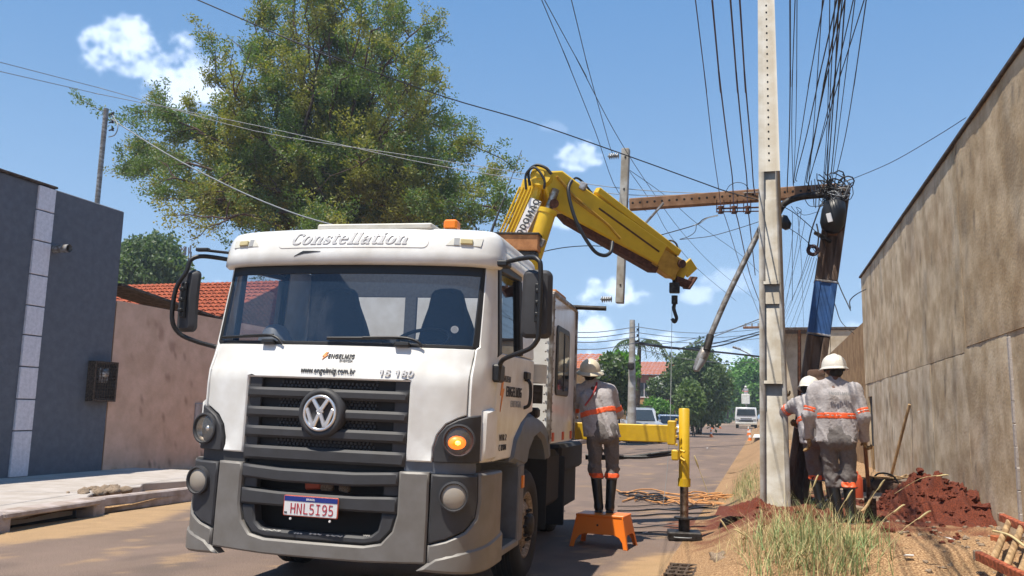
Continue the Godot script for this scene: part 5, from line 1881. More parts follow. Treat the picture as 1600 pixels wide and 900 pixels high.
	tube(s, [spot(1193, 690, z), spot(1193, 500, z)], [0.22, 0.15], 12)
	part(ap, "shaft", s, M.pole)
	s = mb()
	beam(s, spot(1161, 512, z), spot(1225, 511, z), 0.12, 0.14, Vector3.UP, 0.02)
	part(ap, "crossarm", s, M.wood)
	for k in 3:
		s = mb()
		tube(s, [spot(1165 + k * 10, 512, z), spot(1165 + k * 10, 505, z)], 0.05, 8)
		part(ap, "insulator", s, M.porcelain)
	s = mb()
	tube(s, smooth_path([spot(1188, 566, z), spot(1170, 553, z), spot(1153, 545, z)]), 0.035, 8)
	box(s, spot(1151, 544, z), Vector3(0.5, 0.12, 0.25), Basis(Vector3.BACK, -0.3), 0.04)
	part(ap, "lamp_arm", s, M.galv)
	var tp := thing("distant_pole", "thin dark pole far away left of the white truck", "utility pole")
	s = mb()
	tube(s, [spot(1137, 655, -130.0), spot(1137, 603, -130.0)], 0.16, 10)
	part(tp, "shaft", s, M.steel_dark)
	s = mb()
	beam(s, spot(1131, 610, -130.0), spot(1143, 610, -130.0), 0.15, 0.15, Vector3.UP, 0.02)
	part(tp, "crossarm", s, M.steel_dark)
	# red lattice mast over the roofs on the left
	var mast := thing("lattice_mast", "red lattice antenna mast far behind the tiled roof", "antenna mast")
	z = -160.0
	var m0 := spot(289, 470, z)
	var m1 := spot(289, 386, z)
	s = mb()
	for sg in [-1, 1]:
		for sz in [-1, 1]:
			tube(s, [m0 + Vector3(sg * 1.0, -6, sz * 1.0), m1 + Vector3(sg * 0.55, 0, sz * 0.55)], 0.13, 5)
	for k in 9:
		var p := m0.lerp(m1, k / 9.0)
		var q := m0.lerp(m1, (k + 1) / 9.0)
		var ww := lerpf(1.0, 0.55, k / 9.0)
		tube(s, [p + Vector3(-ww, 0, 1), q + Vector3(ww, 0, 0.9)], 0.08, 4)
		tube(s, [p + Vector3(ww, 0, 1), q + Vector3(-ww, 0, 0.9)], 0.08, 4)
	part(mast, "lattice", s, M.rust)
	for k in 6:
		s = mb()
		var aa := TAU * k / 6
		box(s, m1 + Vector3(cos(aa) * 1.5, -0.6 - 1.2 * (k % 2), sin(aa) * 1.5), Vector3(0.35, 1.9, 0.25), Basis(), 0.05)
		part(mast, "antenna_panel", s, M.fascia)

func build_far_truck() -> void:
	var z := -100.0
	var t := thing("bucket_truck", "white lift truck parked far down the street behind the cones", "truck", spot_y(1166, 668, rise(z)) * Vector3(1, 0, 0) + Vector3(0, rise(z), z))
	t.position.x = spot(1166, 660, z).x
	var s := mb()
	prism(s, [Vector2(-1.2, 0.55), Vector2(1.2, 0.55), Vector2(1.22, 1.3), Vector2(1.1, 2.35), Vector2(-1.1, 2.35), Vector2(-1.22, 1.3)], 1.8, Transform3D(Basis(), Vector3(0, 0, -0.9)), 0.08)
	part(t, "cab", s, M.car_white)
	s = mb()
	prism(s, [Vector2(-1.02, 1.42), Vector2(1.02, 1.42), Vector2(0.94, 2.15), Vector2(-0.94, 2.15)], 0.04, Transform3D(Basis(), Vector3(0, 0, 0.02)), 0.01)
	part(t, "windscreen", s, M.window_dark)
	s = mb()
	box(s, Vector3(0, 0.85, 0.03), Vector3(1.5, 0.22, 0.06), Basis(), 0.02)
	box(s, Vector3(0, 1.12, 0.03), Vector3(1.2, 0.06, 0.05), Basis(), 0.02)
	part(t, "grille", s, M.plastic)
	s = mb()
	box(s, Vector3(0, 0.55, 0.06), Vector3(2.4, 0.25, 0.16), Basis(), 0.05)
	part(t, "bumper", s, M.white_dull)
	for sg in [1, -1]:
		s = mb()
		box(s, Vector3(sg * 0.92, 0.98, 0.04), Vector3(0.32, 0.2, 0.06), Basis(), 0.03)
		part(t, "headlight", s, M.porcelain)
		s = mb()
		box(s, Vector3(sg * 1.4, 1.85, -0.1), Vector3(0.16, 0.4, 0.1), Basis(), 0.03)
		part(t, "mirror", s, M.plastic)
		s = mb()
		tube(s, [Vector3(sg * 0.85, 0.42, -0.9), Vector3(sg * 1.15, 0.42, -0.9)], 0.42, 20)
		part(t, "wheel", s, M.rubber)
	s = mb()
	box(s, Vector3(0, 1.1, -4.0), Vector3(2.3, 0.7, 4.0), Basis(), 0.05)
	part(t, "truck_bed", s, M.car_white)
	s = mb()
	tube(s, [Vector3(0, 1.4, -3.2), Vector3(0, 2.2, -3.2), Vector3(0.0, 2.8, -2.9)], 0.13, 10)
	part(t, "lift_arm", s, M.galv)
	s = mb()
	box(s, Vector3(-0.05, 3.35, -2.6), Vector3(0.95, 1.15, 0.8), Basis(), 0.06)
	part(t, "bucket", s, M.white_dull)

# ======================================================================= poles and wires
func build_poles() -> void:
	# the new double-T concrete pole
	var t := thing("new_pole", "new pale concrete utility pole with bolt holes standing in the dug red earth", "utility pole")
	var zf := -12.0
	var base := Vector3(0.15, 0.30, zf - 0.14)
	var axis := (Vector3(0.195, 7.49, zf - 0.14) - base).normalized()
	var xf := Transform3D(Basis(Vector3(axis.y, -axis.x, 0).normalized(), axis, Vector3.BACK), base)
	var wid := func(h: float) -> float: return lerpf(0.40, 0.225, clamp(h / 7.2, 0.0, 1.4))
	var s := mb(true)
	# solid shaft with two flanges and a recessed web on the front, built in lifts
	var lifts := [[0.0, 0.95, 0.10], [0.95, 1.60, 0.035], [1.60, 1.92, 0.10], [1.92, 2.92, 0.03], [2.92, 3.30, 0.10], [3.30, 4.25, 0.03], [4.25, 4.62, 0.10]]
	var hs := [0.0, 1.28, 1.66, 1.70, 2.75, 3.02, 3.06, 4.22, 4.62]
	var deep := [0.018, 0.032, 0.0, 0.034, 0.016, 0.0, 0.016, 0.034]
	for side in [-1, 1]:
		for k in 1:
			var p := []
			for h in [-0.4, 4.62]:
				var w: float = wid.call(h)
				var a: float = side * w * 0.5
				var b: float = side * (w * 0.5 - (0.075 if side < 0 else 0.065))
				p.append([Vector3(a, h, 0.14), Vector3(b, h, 0.14), Vector3(b, h, -0.14), Vector3(a, h, -0.14)])
			for e in 4:
				quad(s, p[0][e], p[0][(e + 1) % 4], p[1][(e + 1) % 4], p[1][e])
	for k in hs.size() - 1:
		var h0: float = hs[k]
		var h1: float = hs[k + 1]
		var w0: float = wid.call(h0) * 0.5 - 0.06
		var w1: float = wid.call(h1) * 0.5 - 0.06
		var d: float = 0.139 - deep[k] + (0.018 if deep[k] == 0.0 else 0.0)
		quad(s, Vector3(-w0, h0, d), Vector3(w0, h0, d), Vector3(w1, h1, d), Vector3(-w1, h1, d))
		quad(s, Vector3(-w0, h0, d), Vector3(w0, h0, d), Vector3(w0, h0, 0.0), Vector3(-w0, h0, 0.0))
		quad(s, Vector3(-w1, h1, d), Vector3(w1, h1, d), Vector3(w1, h1, 0.0), Vector3(-w1, h1, 0.0))
	var p2 := []
	for h in [4.62, 10.6]:
		var w: float = wid.call(h) * 0.5
		p2.append([Vector3(-w, h, 0.14), Vector3(w, h, 0.14), Vector3(w, h, -0.14), Vector3(-w, h, -0.14)])
	for e in 4:
		quad(s, p2[0][e], p2[0][(e + 1) % 4], p2[1][(e + 1) % 4], p2[1][e])
	quad(s, p2[0][0], p2[0][1], p2[0][2], p2[0][3])
	quad(s, p2[1][0], p2[1][1], p2[1][2], p2[1][3])
	var st2 := SurfaceTool.new()
	st2.begin(Mesh.PRIMITIVE_TRIANGLES)
	st2.set_smooth_group(-1)
	s.generate_normals()
	st2.append_from(s.commit(), 0, xf)
	part(t, "shaft", st2, M.pole)
	for k in 34:
		s = mb()
		var c := xf * Vector3(0.0, 4.78 + k * 0.105, 0.1415)
		lathe(s, [Vector2(0.0, 0.002), Vector2(0.011, 0.002), Vector2(0.013, 0.0)], 12, Transform3D(Basis(Vector3.RIGHT, PI / 2), c))
		part(t, "bolt_hole", s, M.hole)
	# the old leaning pole with its blue band
	var o := thing("old_pole", "old brown utility pole leaning right with a blue painted band and long crossarm", "utility pole")
	var ob := spot(1247, 752, -13.0)
	var ot := spot(1311, 292, -13.0)
	var oa := (ot - ob).normalized()
	var of := Transform3D(Basis(Vector3(oa.y, -oa.x, 0).normalized(), oa, Vector3.BACK), ob)
	var olen := ob.distance_to(ot)
	for q in [["shaft", -0.5, 2.10, M.pole_dark], ["blue_band", 2.10, 2.92, M.blue], ["upper_shaft", 2.92, olen, M.pole_dark]]:
		s = mb()
		for side in [-1, 1]:
			var hh0: float = q[1]
			var hh1: float = q[2]
			var w := 0.155
			box(s, of * Vector3(side * (w - 0.045), (hh0 + hh1) * 0.5, 0), Vector3(0.09, hh1 - hh0 - 0.004, 0.26 + (0.012 if q[0] == "blue_band" else 0.0)), of.basis, 0.012)
		if q[0] == "blue_band":
			box(s, of * Vector3(0, (q[1] + q[2]) * 0.5, 0), Vector3(0.2, q[2] - q[1] - 0.006, 0.245), of.basis, 0.01)
		else:
			box(s, of * Vector3(0, (q[1] + q[2]) * 0.5, 0), Vector3(0.17, q[2] - q[1] - 0.006, 0.10), of.basis, 0.01)
		part(o, q[0], s, q[3])
	s = mb()
	for h in [3.65, 1.1]:
		box(s, of * Vector3(0, h, 0.06), Vector3(0.16, 0.12, 0.10), of.basis, 0.012)
	part(o, "web_rib", s, M.crossarm)
	s = mb()
	for h in [2.12, 2.90]:
		box(s, of * Vector3(0, h, 0.0), Vector3(0.325, 0.03, 0.28), of.basis, 0.006)
	part(o, "band_strap", s, M.galv)
	# crossarm with its holes
	s = mb()
	var ca := spot(984, 320, -13.2)
	var cb := spot(1308, 297, -13.2)
	beam(s, ca, cb, 0.14, 0.185, Vector3.UP, 0.012)
	var arm := part(o, "crossarm", s, M.crossarm)
	var n := 27
	for k in n:
		var c := ca.lerp(cb, (k + 0.5) / n) + Vector3(0, 0.01, 0.0712)
		s = mb()
		lathe(s, [Vector2(0.0, 0.002), Vector2(0.016, 0.002), Vector2(0.019, 0.0)], 10, Transform3D(Basis(Vector3.RIGHT, PI / 2), c))
		part(arm, "bolt_hole", s, M.hole)
	s = mb()
	beam(s, spot(978, 233, -13.2), spot(968.5, 474, -13.2), 0.125, 0.14, Vector3.BACK, 0.01)
	var hang := part(o, "hanging_crossarm", s, M.pole)
	for q in [[962, 243], [951, 467]]:
		s = mb()
		var dirx := Vector3(-1, 0.03, 0)
		var c := spot(q[0] + 5, q[1], -13.15)
		var prof := []
		for k in 5:
			prof.append_array([Vector2(0.025, k * 0.035), Vector2(0.055, k * 0.035 + 0.008), Vector2(0.055, k * 0.035 + 0.014), Vector2(0.025, k * 0.035 + 0.024)])
		prof.append(Vector2(0, 0.19))
		lathe(s, prof, 16, Transform3D(Basis(Vector3.BACK, PI / 2 + 0.02), c), true)
		part(hang, "insulator", s, M.porcelain)
	for k in 5:
		s = mb()
		var c := spot(977.0 - k * 1.9, 245 + k * 50, -13.13)
		lathe(s, [Vector2(0.0, 0.012), Vector2(0.014, 0.010), Vector2(0.016, 0.0)], 10, Transform3D(Basis(Vector3.RIGHT, PI / 2), c))
		part(hang, "bolt", s, M.steel_dark)
	s = mb()
	beam(s, spot(1037, 317, -13.05), spot(1005, 353, -13.05), 0.03, 0.05, Vector3.BACK, 0.004)
	part(o, "brace", s, M.galv)
	s = mb()
	tube(s, smooth_path([spot(1214, 338, -13.05), spot(1226, 318, -13.05), spot(1250, 308, -13.05), spot(1290, 304, -13.0)]), 0.05, 10)
	part(o, "curved_brace", s, M.steel_dark)
	# fittings: spool insulators with their rack
	s = mb()
	tube(s, [spot(1119, 326, -13.0), spot(1186, 324, -13.0)], 0.014, 6)
	tube(s, [spot(1119, 331, -13.0), spot(1186, 330, -13.0)], 0.010, 6)
	part(o, "rack_rod", s, M.rust)
	for q in [1126, 1147, 1168]:
		s = mb()
		lathe(s, [Vector2(0, -0.055), Vector2(0.045, -0.055), Vector2(0.028, -0.01), Vector2(0.028, 0.01), Vector2(0.045, 0.055), Vector2(0, 0.055)], 14, Transform3D(Basis(), spot(q, 328, -12.98)))
		tube(s, [spot(q - 6, 312, -13.0), spot(q - 6, 332, -13.0)], 0.008, 5)
		tube(s, [spot(q + 5, 312, -13.0), spot(q + 5, 332, -13.0)], 0.008, 5)
		part(o, "spool_insulator", s, M.rust)
	s = mb()
	tube(s, [spot(1305, 312, -12.83), spot(1305, 316, -12.83), spot(1303, 330, -12.83), spot(1300, 350, -12.83), spot(1298, 360, -12.83), spot(1297, 364, -12.83)], [0.06, 0.14, 0.17, 0.17, 0.13, 0.05], 16)
	var bx := part(o, "splice_closure", s, M.black)
	s = mb()
	box(s, spot(1296, 340, -12.645), Vector3(0.07, 0.13, 0.012), Basis(Vector3.BACK, 0.2), 0.003)
	part(bx, "paper_tag", s, M.ink_white)
	s = mb()
	for k in 4:
		box(s, spot(1278 + k * 5, 366 + k * 3, -12.85), Vector3(0.12, 0.035, 0.12), Basis(Vector3.BACK, -0.5), 0.01)
	part(bx, "clamp_rack", s, M.steel_dark)
	# tangle of wire on the pole head
	s = mb()
	rng.seed = 21
	for k in 26:
		var c := spot(1306 + rng.randf_range(-22, 16), 293 + rng.randf_range(-12, 22), -12.85)
		var pts := []
		var a := Vector3(rng.randf_range(-1, 1), rng.randf_range(-1, 1), rng.randf_range(-0.4, 0.4)).normalized() * rng.randf_range(0.06, 0.18)
		var b := Vector3(rng.randf_range(-1, 1), rng.randf_range(-1, 1), rng.randf_range(-0.4, 0.4)).normalized() * rng.randf_range(0.05, 0.15)
		for j in 9:
			var th := TAU * j / 10.0
			pts.append(c + a * cos(th) + b * sin(th))
		tube(s, pts, rng.randf_range(0.006, 0.012), 5, false)
	part(o, "wire_tangle", s, M.wire).set_meta("kind", "stuff")
	s = mb()
	for k in 12:
		var c := spot(1312 + rng.randf_range(-10, 14), 290 + rng.randf_range(-8, 22), -12.82)
		var pts := []
		var a := Vector3(rng.randf_range(-1, 1), rng.randf_range(-1, 1), 0).normalized() * 0.09
		var b := Vector3(rng.randf_range(-1, 1), rng.randf_range(-1, 1), 0.3).normalized() * 0.06
		for j in 8:
			pts.append(c + a * cos(TAU * j / 9.0) + b * sin(TAU * j / 9.0))
		tube(s, pts, 0.009, 5, false)
	for k in 16:
		var c := spot(1268 + k * 2.6, 292 + 18 * (k % 2) + rng.randf_range(-3, 3), -13.08)
		tube(s, [c + Vector3(0, 0.12, 0), c + Vector3(rng.randf_range(-0.02, 0.02), -0.12, 0)], 0.007, 5)
	part(o, "tie_wire", s, M.wire_grey).set_meta("kind", "stuff")
	# dark closures hanging among the cables
	s = mb()
	tube(s, [spot(1221, 338, -12.9), spot(1223, 341, -12.9), spot(1229, 353, -12.9), spot(1231, 358, -12.9)], [0.04, 0.075, 0.08, 0.04], 14)
	solo("hanging_closure", s, M.black, "black oval cable closure hanging just right of the new pole", "cable closure")
	var sp := thing("wire_coil", "round coil of dark wire hanging beside the leaning pole", "wire coil")
	s = mb()
	rng.seed = 31
	for k in 12:
		var c := spot(1270, 391, -12.8)
		var r := rng.randf_range(0.045, 0.085)
		var pts := []
		for j in 17:
			pts.append(c + Vector3(cos(TAU * j / 16) * r, sin(TAU * j / 16) * r, rng.randf_range(-0.03, 0.03)))
		tube(s, pts, 0.012, 5, false)
	part(sp, "turns", s, M.wire_purple).set_meta("kind", "stuff")
	s = mb()
	tube(s, smooth_path([spot(1262, 390, -12.8), spot(1268, 360, -12.8), spot(1282, 320, -12.85)]), 0.012, 6)
	tube(s, smooth_path([spot(1277, 388, -12.8), spot(1279, 368, -12.8), spot(1276, 350, -12.85)]), 0.012, 6)
	part(sp, "lead", s, M.wire)
	# dangling street light
	var l := thing("street_light", "grey street light hanging head down from its arm behind the new pole", "street light")
	s = mb()
	tube(s, smooth_path([spot(1215, 320, -12.95), spot(1192, 350, -12.9), spot(1178, 378, -12.85), spot(1138, 460, -12.7), spot(1112, 520, -12.6), spot(1102, 548, -12.58)]), 0.042, 12)
	part(l, "arm", s, M.pipe)
	s = mb()
	var la := spot(1104, 544, -12.58)
	var lb := spot(1086, 580, -12.5)
	var ld := (lb - la)
	tube(s, [la, la + ld * 0.06, la + ld * 0.3, la + ld * 0.6, la + ld * 0.9, lb], [0.045, 0.07, 0.078, 0.07, 0.05, 0.02], 14)
	part(l, "housing", s, M.galv)
	s = mb()
	tube(s, [la + ld * 0.5 + Vector3(0.03, -0.0, 0.05), la + ld * 0.98 + Vector3(0.02, 0, 0.03)], [0.055, 0.03], 12)
	part(l, "lamp_cover", s, M.porcelain)
	s = mb()
	tube(s, [spot(1110, 524, -12.6), spot(1104, 548, -12.52)], 0.055, 10)
	part(l, "clamp", s, M.steel_dark)

func wire(label: String, group: String, m: Material, r: float, pts: Array, called := "overhead_wire") -> void:
	var q := []
	for p in pts:
		q.append(spot(p[0], p[1], p[2]))
	if pts[0][1] < 0 or pts[0][0] < 0:                      # goes on beyond the frame, to poles farther up the street
		q.push_front(q[0] + (q[0] - q[1]).normalized() * 30.0)
	var s := mb()
	tube(s, smooth_path(q, 5), r * (0.66 if pts[0][2] > -14.0 else 1.0), 6)
	solo(called, s, m, label, "wire", group)

func build_wires() -> void:
	var g := "wires crossing the street"
	wire("thick black cable sloping from above the tree to the new pole", g, M.wire, 0.013, [[240, -30, -9.0], [430, 52, -9.6], [560, 103, -10.2], [700, 153, -10.9], [830, 191, -11.6], [985, 245, -12.3], [1090, 283, -12.8], [1135, 299, -13.0], [1184, 312, -13.0]])
	wire("upper of two grey service wires entering from the left edge", g, M.wire_grey, 0.009, [[-20, 92, -9.0], [165, 140, -12.0], [400, 205, -13.0], [640, 243, -13.3], [800, 268, -13.3], [960, 293, -13.3], [1100, 302, -13.2], [1190, 300, -13.1]])
	wire("lower of two grey service wires entering from the left edge", g, M.wire_grey, 0.009, [[-20, 107, -9.0], [160, 148, -12.0], [400, 196, -13.0], [640, 250, -13.4], [800, 278, -13.4], [960, 303, -13.4], [1100, 304, -13.25]])
	wire("pale twisted service cable running from the grey steel pole down behind the truck's cab", g, M.wire_grey, 0.014, [[174, 186, -14.5], [260, 240, -14.0], [360, 292, -13.2], [450, 330, -12.5], [525, 353, -12.0], [640, 385, -11.6], [760, 400, -11.4]])
	wire("service cable passing below the crane boom to the spool rack", g, M.wire, 0.012, [[840, 395, -11.6], [880, 387, -12.6], [920, 384, -13.2], [960, 385, -13.3], [1000, 378, -13.2], [1030, 368, -13.1], [1085, 352, -13.0], [1100, 342, -13.0], [1122, 336, -13.0]])
	wire("white insulated loop hanging from the spool rack", g, M.wire_grey, 0.010, [[1122, 337, -12.95], [1105, 341, -12.95], [1092, 350, -12.95], [1084, 352, -12.95]])
	wire("dark loop drooping under the service cable", g, M.wire, 0.008, [[1088, 351, -13.0], [1086, 362, -13.0], [1075, 370, -13.0], [1062, 374, -13.0], [1075, 373, -13.0], [1110, 369, -13.0], [1150, 358, -13.0], [1190, 345, -13.0]])
	wire("thin wire crossing the sky from top centre down to the right, left strand", g, M.wire, 0.007, [[838, -20, -7.0], [880, 80, -9.0], [930, 205, -11.5], [966, 300, -13.4], [1010, 330, -15.0]])
	wire("thin wire crossing the sky from top centre down to the right, middle strand", g, M.wire, 0.007, [[840, -20, -7.0], [900, 90, -9.0], [960, 205, -11.5], [1010, 285, -14.0], [1065, 362, -18.0], [1120, 420, -23.0], [1182, 470, -30.0]])
	wire("thin wire crossing the sky from top centre down to the right, right strand", g, M.wire, 0.007, [[888, -20, -7.0], [916, 95, -9.5], [942, 190, -11.5], [955, 235, -13.0], [962, 243, -13.1]])
	wire("thin wire falling rightwards from the hanging crossarm past the boom tip", g, M.wire, 0.007, [[984, 266, -13.1], [1040, 306, -14.5], [1090, 350, -16.5], [1160, 400, -20.0], [1190, 430, -23.0]])
	wire("thin wire falling steeply from the hanging crossarm behind the boom tip", g, M.wire, 0.007, [[984, 268, -13.1], [1020, 320, -14.0], [1045, 365, -15.5], [1090, 420, -18.5], [1150, 470, -24.0]])
	wire("single service wire running up from the leaning pole to the wall top", g, M.wire, 0.007, [[1318, 285, -12.9], [1390, 255, -12.2], [1460, 215, -11.6], [1509, 184, -11.0]])
	var p := "purple brown line wires above the crossarm"
	wire("dark line wire leftmost of four rising above the crossarm", p, M.wire_purple, 0.008, [[1083, -30, -6.9], [1100, 110, -9.0], [1113, 225, -11.5], [1123, 295, -12.95], [1127, 325, -13.0], [1135, 345, -13.5], [1162, 430, -17.5], [1190, 500, -26.0]])
	wire("thick line wire second of four rising above the crossarm", p, M.wire_purple, 0.013, [[1110, -30, -6.9], [1123, 110, -9.0], [1137, 225, -11.5], [1144, 275, -12.95], [1147, 325, -13.0], [1153, 345, -13.5], [1172, 430, -17.5], [1190, 480, -24.0]])
	wire("thick line wire third of four rising above the crossarm", p, M.wire_purple, 0.013, [[1139, -30, -6.9], [1150, 110, -9.0], [1161, 225, -11.5], [1167, 282, -12.95], [1168, 325, -13.0], [1171, 345, -13.5], [1180, 430, -18.0]])
	wire("thick line wire beside the new pole, fourth of four above the crossarm", p, M.wire_purple, 0.013, [[1154, -30, -6.9], [1163, 110, -9.0], [1173, 225, -11.5], [1177, 285, -12.95], [1180, 305, -13.0]])
	wire("small dark arc over the crossarm left of the new pole", g, M.wire, 0.008, [[1133, 302, -13.0], [1140, 290, -13.0], [1152, 285, -13.0], [1164, 288, -13.0], [1170, 296, -13.0]])
	var b := "bundle of black telephone cables rising from the old crossarm"
	var bl := "thin black telephone cable of the dense bundle above the leaning pole's crossarm"
	var n := 0
	for q in [[1234, 1230, 300, 0.011], [1243, 1239, 290, 0.007], [1245, 1240, 292, 0.006], [1285, 1264, 290, 0.007], [1288, 1241, 285, 0.008], [1296, 1286, 300, 0.007], [1305, 1292, 300, 0.008], [1308, 1244, 283, 0.010], [1310, 1290, 330, 0.011], [1314, 1261, 286, 0.012], [1316, 1286, 320, 0.008], [1320, 1296, 310, 0.010], [1321, 1258, 290, 0.008], [1333, 1262, 300, 0.008], [1336, 1299, 300, 0.007], [1351, 1264, 290, 0.008], [1353, 1305, 290, 0.008]]:
		n += 1
		var bow := 3.0 * sin(n * 2.3)
		wire(bl, b, M.wire, q[3], [[lerpf(q[1], q[0], 1.1), -30, -6.9], [lerpf(q[1], q[0], 0.62) + bow, 110, -9.2], [lerpf(q[1], q[0], 0.28) + bow, 210, -11.4], [q[1], q[2] - 8, -12.95], [q[1] + 1, q[2], -12.98]], "telephone_cable")
	var f := "fan of thin wires falling from the coil to the far poles"
	n = 0
	for q in [[1262, 398, 1218, 520], [1265, 400, 1222, 500], [1268, 402, 1224, 515], [1272, 402, 1226, 535], [1276, 404, 1230, 545], [1252, 330, 1212, 560], [1258, 345, 1214, 520], [1239, 360, 1220, 480], [1246, 330, 1256, 520]]:
		n += 1
		wire("thin black wire of the fan falling from the coil towards the far poles", f, M.wire, 0.006, [[q[0], q[1], -12.9], [lerpf(q[0], q[2], 0.45) + 2.0, lerpf(q[1], q[3], 0.45), -18.0], [q[2], q[3], -32.0]], "fan_wire")
	wire("thin black wire hanging straight down right of the new pole", f, M.wire, 0.006, [[1238, 330, -13.0], [1238, 420, -13.2], [1238, 470, -13.4]])
	wire("looping black cable under the crossarm right of the new pole", g, M.wire, 0.010, [[1222, 322, -12.9], [1240, 332, -12.85], [1262, 350, -12.8], [1282, 370, -12.8], [1290, 388, -12.85]])
	wire("lower looping black cable between the closure and the leaning pole", g, M.wire, 0.008, [[1232, 356, -12.9], [1250, 368, -12.85], [1268, 385, -12.8], [1280, 405, -12.85]])
	wire("round black loop under the crossarm", g, M.wire, 0.008, [[1258, 312, -12.9], [1266, 322, -12.85], [1285, 320, -12.85], [1280, 310, -12.9]])
	wire("slack curly wire under the crossarm", g, M.wire, 0.006, [[1236, 322, -12.9], [1246, 334, -12.9], [1252, 328, -12.9], [1244, 324, -12.9], [1256, 336, -12.9], [1280, 330, -12.9]])
	wire("broken cable end hanging from the leaning pole over the wall", g, M.wire, 0.012, [[1305, 430, -12.9], [1315, 455, -12.8], [1324, 474, -12.7], [1329, 485, -12.6]])
	wire("curved cable stub sticking out of the tall wall", g, M.wire, 0.012, [[1329, 482, -12.6], [1328, 470, -12.7], [1338, 460, -13.5], [1353, 452, -14.5]])
	wire("long slack cable from the blue band to the cream building", g, M.wire, 0.011, [[1299, 460, -12.9], [1306, 480, -14.0], [1316, 505, -18.0], [1335, 522, -24.0]])
	wire("thin straight drop wire beside the leaning pole", g, M.wire, 0.006, [[1296, 470, -13.0], [1297, 520, -13.2], [1298, 555, -13.4]])
	wire("thin rope hanging from the crane hook", "", M.wire_grey, 0.006, [[1050, 478, -12.45], [1049, 560, -12.3], [1047, 660, -11.8], [1042, 740, -11.5], [1036, 789, -11.3]], "tag_rope")
	# far cables between the poles down the street
	var k := "far cables between the poles down the street"
	wire("thick dark cable bundle from the far pole to the right", k, M.wire, 0.055, [[992, 534, -38.0], [1030, 541, -40.0], [1080, 546, -43.0], [1130, 551, -47.0], [1195, 558, -52.0]])
	wire("dark cable bundle rising to the far crossarm", k, M.wire, 0.04, [[992, 536, -38.0], [1060, 545, -42.0], [1120, 541, -46.0], [1160, 530, -50.0], [1195, 520, -52.0]])
	wire("upper dark cable rising to the far crossarm", k, M.wire, 0.03, [[1060, 546, -42.0], [1120, 536, -46.0], [1195, 516, -52.0]])
	for q in [[998, 510, 870, 518], [998, 518, 870, 526], [998, 526, 870, 533], [998, 535, 880, 545]]:
		wire("thin cable from the far pole to the left behind the tool cabin", k, M.wire_grey, 0.018, [[q[0], q[1], -38.0], [(q[0] + q[2]) / 2.0, (q[1] + q[3]) / 2.0 + 5, -32.0], [q[2], q[3], -27.0]])
	for q in [[998, 511, 1195, 514], [998, 520, 1195, 521], [998, 528, 1195, 528], [996, 545, 1195, 566], [998, 540, 1195, 500]]:
		wire("thin cable from the far pole across to the crossarm pole", k, M.wire_grey, 0.016, [[q[0], q[1], -38.0], [1060, lerpf(q[1], q[3], 0.33) + 7, -42.0], [1120, lerpf(q[1], q[3], 0.66) + 7, -47.0], [q[2], q[3], -52.0]])
	wire("thin cable running from the far street to the tall wall side", k, M.wire_grey, 0.018, [[1060, 545, -42.0], [1110, 528, -36.0], [1190, 497, -30.0]])
	wire("service cable crossing low to the far right", k, M.wire, 0.02, [[1195, 560, -52.0], [1240, 562, -50.0], [1280, 566, -48.5]])

